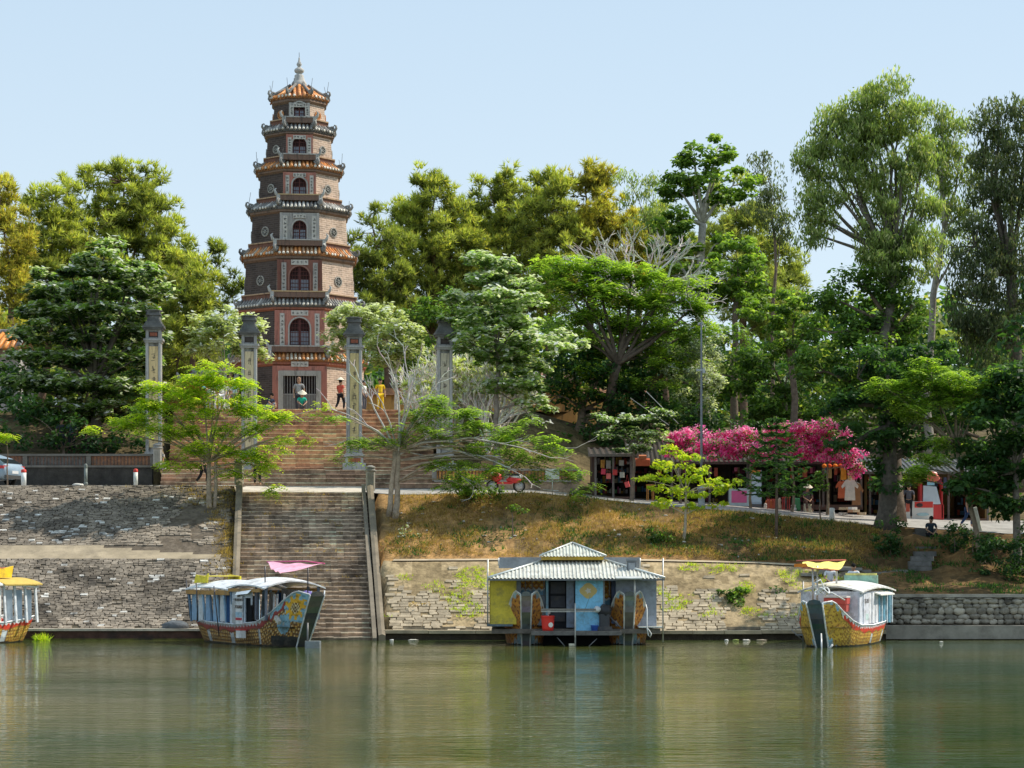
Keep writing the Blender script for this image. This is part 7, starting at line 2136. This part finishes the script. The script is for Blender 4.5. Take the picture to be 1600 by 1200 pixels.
# ------------------------------------------------------------------ souvenir shops
def shop(label, px0, px1, Y, zf_, zroof, zback, dep, wc, rc, posts, name='souvenir_shop'):
    X0, X1 = P(px0, 0, Y).x, P(px1, 0, Y).x; xm = (X0 + X1) / 2; w_ = X1 - X0
    t = thing(name, label, 'shop', (xm, Y, zf_))
    b = MB(); b.color(.16, .10, .08); b.box(0, dep / 2, .02, w_, dep, .24); b.build('floor', 'concrete', t)
    b = MB(); b.color(wc); b.box(0, dep, (zback - zf_) / 2, w_, .15, zback - zf_)
    for sg in (-1, 1): b.box(sg * (w_ / 2 - .06), dep / 2 + .1, (zroof - zf_) / 2, .12, dep - .3, zroof - zf_)
    b.build('wall', 'plaster', t)
    b = MB(); corr_slope(b, [(-w_ / 2 - .2, -.7, zroof - zf_), (w_ / 2 + .2, -.7, zroof - zf_), (w_ / 2 + .2, dep + .2, zback - zf_), (-w_ / 2 - .2, dep + .2, zback - zf_)], int(w_ / .22), .03, rc)
    b.color(tuple(c * 1.2 for c in rc)); b.box(0, -.72, zroof - zf_ - .03, w_ + .4, .05, .12); b.build('roof', 'metal', t)
    for i in range(posts):
        b = MB(); b.color(.14, .12, .11); b.box(lerp(-w_ / 2 + .15, w_ / 2 - .15, i / (posts - 1)), -.45, (zroof - zf_) / 2, .10, .10, zroof - zf_ - .05); b.build('post', 'wood', t)
    b = MB(); b.color(.03, .025, .022)
    n_ = max(3, int(w_ / 1.4))
    for i in range(n_): b.box(lerp(-w_ / 2 + .6, w_ / 2 - .6, i / (n_ - 1)), dep - .5, 1.1, .9, .4, 2.0)
    b.build('shelf', 'dark', t)
    b = MB()
    for i in range(n_):
        xc = lerp(-w_ / 2 + .6, w_ / 2 - .6, i / (n_ - 1))
        for z_ in (.35, .85, 1.35, 1.75):
            x = xc - .42
            while x < xc + .42:
                ww_ = random.uniform(.06, .2); hh_ = random.uniform(.08, .36)
                b.color([q * .5 for q in random.choice(((.5, .1, .06), (.55, .45, .3), (.12, .25, .4), (.55, .5, .48), (.5, .3, .06), (.15, .3, .15), (.4, .1, .2), (.25, .2, .15)))])  # shelf stock dimmed in colour to stand in for the shop's shade
                b.box(x + ww_ / 2, dep - .78 + random.uniform(-.06, .06), z_ + hh_ / 2, ww_ * .9, .14, hh_); x += ww_ + .02
    for k in range(int(w_ / .30)):
        if random.random() < .35: continue
        hh_ = random.uniform(.12, .5); b.color(random.choice(((.5, .12, .08), (.55, .42, .2), (.5, .48, .45), (.15, .2, .35), (.5, .25, .06), (.35, .1, .15))))
        b.box(-w_ / 2 + .2 + k * .30, -.1 + random.uniform(-.15, .6), zroof - zf_ - .22 - hh_ / 2, random.uniform(.1, .22), .08, hh_, rz=random.uniform(-.5, .5))
    tag(b.build('stock', 'cloth', t), kind='stuff')
    return t, xm, X0, X1
s1, *_ = shop('long dark souvenir shop under the bougainvillea', 985, 1348, 103.6, 5.62, 7.75, 9.1, 3.6, (.12, .09, .07), (.065, .052, .045), 7)
s1.rotation_euler = (0, 0, -.012)
s2, *_ = shop('ochre walled cafe with pale awning edge right of the souvenir shop', 1352, 1545, 104.0, 4.98, 7.30, 8.2, 3.2, (.26, .17, .07), (.12, .11, .10), 4, 'cafe')
b = MB(); b.color(.05, .04, .035)
for x in (-.9, .6): b.box(x, 3.1, 1.5, .8, .06, 1.2)
b.build('window', 'dark', s2)
b = MB(); b.color(.62, .62, .60)
rr = random.Random(5); x = -2.6
while x < .3:
    w_ = rr.uniform(.10, .2); b.box(x, -.76, 2.34 + rr.uniform(-.01, .01), w_ * .8, .02, .12); x += w_ + .03
b.build('fascia_lettering', 'clean', s2)
# roof slab visible behind the flowers
def item(name, label, cat, px, Y, py=None, group=None, z=None, rz=0.0):
    x = P(px, 0, Y).x
    if z is None: z = P(0, py, Y).z if py is not None else max(road_z(x, Y), 0)
    return thing(name, label, cat, (x, Y, z), rz, group)
fl = 5.62 + .14
t = item('drinks_fridge', 'pale blue glass fronted drinks fridge with orange header in the souvenir shop', 'fridge', 1181, 102.9, None, z=zbase(P(1181, 0, 102.9).x, 102.9) + .03)
b = MB(); b.color(.42, .52, .60); b.box(0, .25, .95, .56, .5, 1.6, chamfer=.02); b.color(.12, .12, .12); b.box(0, .25, .08, .56, .5, .14); b.build('cabinet', 'clean', t)
b = MB(); b.color(.45, .58, .68); b.box(0, -.015, .85, .48, .02, 1.25); b.build('glass_door', 'glass', t)
b = MB(); b.color(.70, .25, .03); b.box(-.02, -.02, 1.66, .46, .03, .16); b.color(.75, .55, .08); b.box(.05, -.037, 1.63, .25, .01, .07); b.color(.65, .65, .62); b.box(.22, -.037, 1.62, .1, .01, .08); b.build('header', 'clean', t)
t = item('display_counter', 'white edged counter with a pink front in the souvenir shop', 'counter', 1156, 102.7, None, z=zbase(P(1156, 0, 102.7).x, 102.7) + .03)
b = MB(); b.color(.42, .50, .52); b.box(0, .3, .42, 1.0, .5, .84); b.build('cabinet', 'clean', t)
b = MB(); b.color(.58, .10, .25); b.box(-.03, .04, .44, .72, .02, .56); b.build('pink_panel', 'clean', t)
G = 'orange lanterns under the shop roof'
for i, (px, lb) in enumerate(((1288, 'leftmost of the four orange lanterns at the right end of the shop'), (1296, 'second orange lantern from the left at the right end of the shop'), (1305, 'third orange lantern from the left at the right end of the shop'), (1313, 'rightmost of the four orange lanterns, beside the hanging clothes'))):
    t = item('lantern', lb, 'lantern', px, 102.6, 728, G); b = MB(); b.color((.62, .10, .03) if i % 2 else (.70, .22, .04)); b.blob(0, 0, 0, .12, .12, .10, 12, 8); b.build('shade', 'cloth', t)
    b = MB(); b.color(.4, .3, .1); b.tube([(0, 0, .1), (0, 0, .3)], .008, 4); b.tube([(0, 0, -.1), (0, 0, -.2)], .02, 5); b.build('cord', 'cloth', t)
G = 'clothes hung for sale'
def garment(label, px, Y, py, w_, h_, col, sleeves=True, rz=0.0):
    t = item('hanging_garment', label, 'garment', px, Y, py, G, rz=rz); b = MB(); b.color(col)
    pts = [(-w_ * .5, -h_), (w_ * .5, -h_), (w_ * .42, -h_ * .3), (w_ * .72, -h_ * .42) if sleeves else (w_ * .42, -.3 * h_), (w_ * .8, -h_ * .30) if sleeves else (w_ * .4, -.2 * h_), (w_ * .40, 0), (w_ * .12, .02), (0, -.05), (-w_ * .12, .02), (-w_ * .40, 0),
           (-w_ * .8, -h_ * .30) if sleeves else (-w_ * .4, -.2 * h_), (-w_ * .72, -h_ * .42) if sleeves else (-w_ * .42, -.3 * h_), (-w_ * .42, -h_ * .3)]
    b.prism(pts, -.05, .05); b.build('fabric', 'cloth', t)
    b = MB(); b.color(.3, .3, .3); b.tube([(-w_ * .35, 0, .0), (0, 0, .08), (w_ * .35, 0, 0)], .01, 4); b.tube([(0, 0, .08), (0, 0, .2)], .008, 4); b.build('hanger', 'metal', t)
garment('white embroidered shirt hanging in the sun at the shop corner', 1328, 101.9, 750, .50, .95, (.62, .58, .52))
garment('tan cloth hanging high at the shop corner', 1330, 102.3, 727, .34, .8, (.55, .38, .16), False)
garment('yellow orange cloth hanging high beside the tan one', 1318, 102.4, 728, .28, .65, (.62, .30, .05), False)
garment('brown jacket hanging behind the white embroidered shirt', 1338, 102.6, 756, .42, 1.0, (.28, .15, .08))
garment('patterned red shirt to the left of the white embroidered shirt', 1315, 102.5, 752, .36, .8, (.45, .12, .06))
t = item('folded_goods', 'heap of white and beige folded goods in the sun below the hanging shirts', 'goods', 1328, 101.4, None, z=zbase(P(1328, 0, 101.4).x, 101.4) + .05)
for i in range(9):
    b = MB(); c = random.choice(((.6, .55, .48), (.55, .42, .28), (.65, .62, .58), (.45, .25, .15))); b.color(c); b.box(random.uniform(-.55, .6), random.uniform(-.2, .2), .10 + .12 * (i % 3), .35, .3, .12, rz=random.uniform(-.6, .6), chamfer=.03); b.build('bundle', 'cloth', t)
G = 'bags hung at the left end of the shop'
for i, (px, py, c, lb) in enumerate(((943, 737, (.45, .05, .08), 'dark pink handbag hanging at the far left of the stall'), (951, 744, (.55, .13, .12), 'salmon handbag hanging lowest on the left of the stall'), (961, 738, (.42, .05, .05), 'crimson handbag hanging in the middle of the left stall'), (980, 757, (.60, .10, .10), 'red and white patterned bag hanging at the right of the left stall'), (972, 742, (.35, .33, .28), 'pale grey purse hanging next to the crimson handbag'))):
    t = item('handbag', lb, 'bag', px, 102.6, py, G); b = MB(); b.color(c); b.box(0, 0, 0, .22, .08, .26, chamfer=.03, ry=random.uniform(-.3, .3)); b.build('pouch', 'cloth', t)
    b = MB(); b.color(tuple(x * .6 for x in c)); b.tube([(-.07, 0, .1), (0, 0, .45), (.07, 0, .1)], .01, 4); b.build('strap', 'cloth', t)
s3, *_ = shop('small dim handbag stall behind the pale green leafy tree', 925, 990, 103.4, 6.0, 8.1, 8.6, 2.5, (.08, .05, .04), (.10, .08, .07), 3, 'bag_stall')
t = item('red_awning', 'dull red awning panel over the left part of the stalls', 'awning', 1003, 102.3, 722); b = MB(); b.color(.40, .10, .05); b.box(0, 0, 0, .75, .25, .3, rx=.4, chamfer=.03); b.color(.45, .16, .08); b.box(.03, -.05, .22, .35, .15, .2, rx=.4); b.build('canvas', 'cloth', t)
b = MB(); b.color(.2, .18, .16); b.tube([(-.34, .1, .1), (-.34, .5, .5)], .015, 5); b.tube([(.34, .1, .1), (.34, .5, .5)], .015, 5); b.build('bracket', 'metal', t)
def stool(label, px, Y, col, h=.45):
    x = P(px, 0, Y).x; t = thing('stool', label, 'stool', (x, Y, zbase(x, Y) + .04), .2, 'stools in front of the shops'); b = MB(); b.color(col); b.box(0, 0, h, .34, .34, .05, chamfer=.03); b.build('seat', 'clean', t)
    for sx in (-1, 1):
        for sy in (-1, 1): b = MB(); b.color(tuple(c * .8 for c in col)); b.box(sx * .13, sy * .13, h / 2, .04, .04, h - .04); b.build('leg', 'clean', t)
stool('orange wooden stool in the left stall', 1016, 101.6, (.55, .22, .04), .75)
stool('red plastic stool right of the drinks fridge', 1205, 101.9, (.45, .06, .04))
stool('red plastic stool behind the conifer trunk', 1228, 102.0, (.42, .05, .04), .6)
stool('blue plastic stool at the front of the cafe', 1408, 102.0, (.08, .18, .35))
G = 'small goods on the shop floor'
for i, (px, Y, w_, h_, c, lb) in enumerate(((1203, 102.6, .45, .3, (.40, .12, .05), 'reddish basket of small goods near the fridge'), (1218, 102.5, .22, .55, (.45, .38, .28), 'beige souvenir figure standing right of the reddish basket'), (1244, 102.7, .35, .5, (.10, .30, .14), 'green box on the floor of the shop behind the conifer'), (1262, 102.3, .35, .3, (.55, .48, .34), 'tan carton at the foot of the doll stand'), (1240, 102.2, .3, .32, (.55, .56, .55), 'white pot beside the conifer trunk'), (1393, 102.8, .9, .55, (.22, .04, .03), 'dark red bench seat at the left of the cafe'), (1196, 102.4, .2, .25, (.5, .45, .4), 'pale jar to the left of the reddish basket'))):
    x = P(px, 0, Y).x; t = thing('merchandise', lb, 'goods', (x, Y, zbase(x, Y) + .03), random.uniform(-.3, .3), G)
    b = MB(); b.color(c)
    if i in (1, 4, 6): b.lathe([(w_ * .4, 0), (w_ * .5, h_ * .3), (w_ * .3, h_ * .6), (w_ * .42, h_ * .8), (w_ * .15, h_)], 12)
    else: b.box(0, 0, h_ / 2, w_, .35, h_, chamfer=.03, taper=.94)
    b.build('body', 'cloth', t)
    if i in (0, 2, 3, 5):
        b = MB(); b.color(tuple(min(.7, q * 1.5) for q in c))
        for k in range(4): b.blob(lerp(-w_ * .35, w_ * .35, k / 3), 0, h_ + .04, .07, .08, .06, 8, 6, .1)
        b.build('contents', 'cloth', t)
person('seated doll like vendor in dark clothes beside the dark shop doorway', 1261, 102.4, zbase(P(1261, 0, 102.4).x, 102.4) + .03, 'sit', .2, (.12, .10, .10), (.10, .06, .05), 'cone', group=G2, h=.95)
t = item('drinks_counter', 'red and white front counter of the cafe', 'counter', 1437, 102.3, None, z=zbase(P(1437, 0, 102.3).x, 102.3) + .03)
b = MB(); b.color(.62, .60, .58); b.box(0, .3, .42, 1.30, .5, .84); b.build('cabinet', 'clean', t)
b = MB(); b.color(.60, .05, .04); b.box(.2, .04, .68, .86, .02, .28); b.color(.05, .02, .02); b.blob(.0, .03, .66, .16, .02, .10); b.color(.35, .5, .55); b.blob(.15, .03, .22, .3, .015, .08); b.color(.50, .10, .06); b.box(-.55, .035, .55, .18, .02, .4); b.build('printed_front', 'clean', t)
t = item('ice_cream_poster_stand', 'tall red kiosk stand with a slanted pale poster in the cafe', 'stand', 1456, 102.6, None, z=zbase(P(1456, 0, 102.6).x, 102.6) + .03)
b = MB(); b.color(.50, .04, .04); b.box(0, .3, .35, 1.15, .5, .7); b.box(-.5, .3, .9, .12, .5, 1.7); b.box(.5, .3, .9, .06, .5, 1.7); b.build('cabinet', 'clean', t)
b = MB(); b.color(.50, .56, .64); b.prism([(-.42, .72), (.42, .72), (.22, 1.55), (-.40, 1.6)], .0, .03); b.color(.62, .15, .10); b.blob(.05, .0, 2.0, .3, .05, .25, 10, 7, .2); b.color(.3, .55, .7); b.box(-.05, .0, 1.72, .35, .02, .22); b.build('poster', 'clean', t)
# sapling collar: white painted foot
x = P(1300, 0, 96.7).x
t = thing('white_post', 'short white painted post at the road edge in front of the shop', 'post', (x, 96.7, road_z(x, 96.7)))
b = MB(); b.color(.58, .57, .54); b.lathe([(.13, -.1), (.12, .5), (.11, .55), (.05, .57)], 12); b.build('shaft', 'paint', t)
t = thing('white_post', 'pale sloping stone post leaning at the road under the right young tree', 'post', (P(1526, 0, 96.6).x, 96.6, road_z(P(1526, 0, 96.6).x, 96.6)), .2)
b = MB(); b.color(.58, .54, .42); b.box(0, 0, .5, .22, .2, 1.1, ry=-.25, chamfer=.03); b.build('shaft', 'paint', t)
# cables
for i, (a_, c_) in enumerate((((1010, 612, 104), (1060, 662, 102.5)), ((985, 622, 106), (1045, 664, 103)))):
    b = MB(); b.color(.4, .4, .38); b.tube([P(*a_), P(*c_)], .018, 4); tag(b.build('cable', 'metal'), ('upper', 'lower')[i] + ' pale cable slanting down to the pink flowers', 'cable', 'cables by the flowers')
# rock beside the toe wall, litter at the waterline
t = MB(); t.color(.10, .11, .12); p = P(272, 975, 84.9); t.blob(p.x, 85.2, .50, .55, .35, .26, 14, 8, .10); tag(t.build('boulder', 'stone'), 'dark bluish rounded tarp covered heap on the toe wall left of the TOURIST boat', 'heap')
G = 'litter along the waterline'
for i, (px, c, w_, lb) in enumerate(((612, (.55, .55, .53), .16, 'small white litter at the foot of the stairs'), (645, (.5, .48, .42), .45, 'pale plastic sheet washed against the right toe wall'), (1135, (.6, .6, .58), .14, 'white cup floating beside the houseboat shore'), (1166, (.6, .56, .50), .3, 'torn pale plastic bag at the waterline below the glossy bush'), (1190, (.5, .40, .3), .35, 'brownish plank floating at the waterline'), (1454, (.6, .58, .52), .14, 'white ball floating in front of the rubble wall'), (1150, (.25, .30, .10), .25, 'clump of green rubbish beside the white cup'))):
    x = P(px, 0, 84.6).x; b = MB(); b.color(c); b.blob(0, 0, .012, w_ / 2, w_ * .3, .03, 10, 6, .35); o_ = b.build('litter', 'cloth'); o_.location = (x, 84.6 if i != 5 else 82.5, .0); tag(o_, lb, 'litter', G)
# scattered pale stones and litter on the dry bank
r_ = random.Random(17)
b = MB()
for _ in range(70):
    x = r_.uniform(-5, 14); y = r_.uniform(90.8, 95.6); g = r_.uniform(.3, .6); b.color(g, g * .95, g * .85); b.blob(x, y, terrain_z(x, y) + .03, r_.uniform(.03, .12), r_.uniform(.03, .09), r_.uniform(.02, .05), 7, 5, .2)
tag(b.build('rubble', 'pale_stone'), 'scattered pale rubble and scraps on the dry bank', 'rubble', kind='stuff')
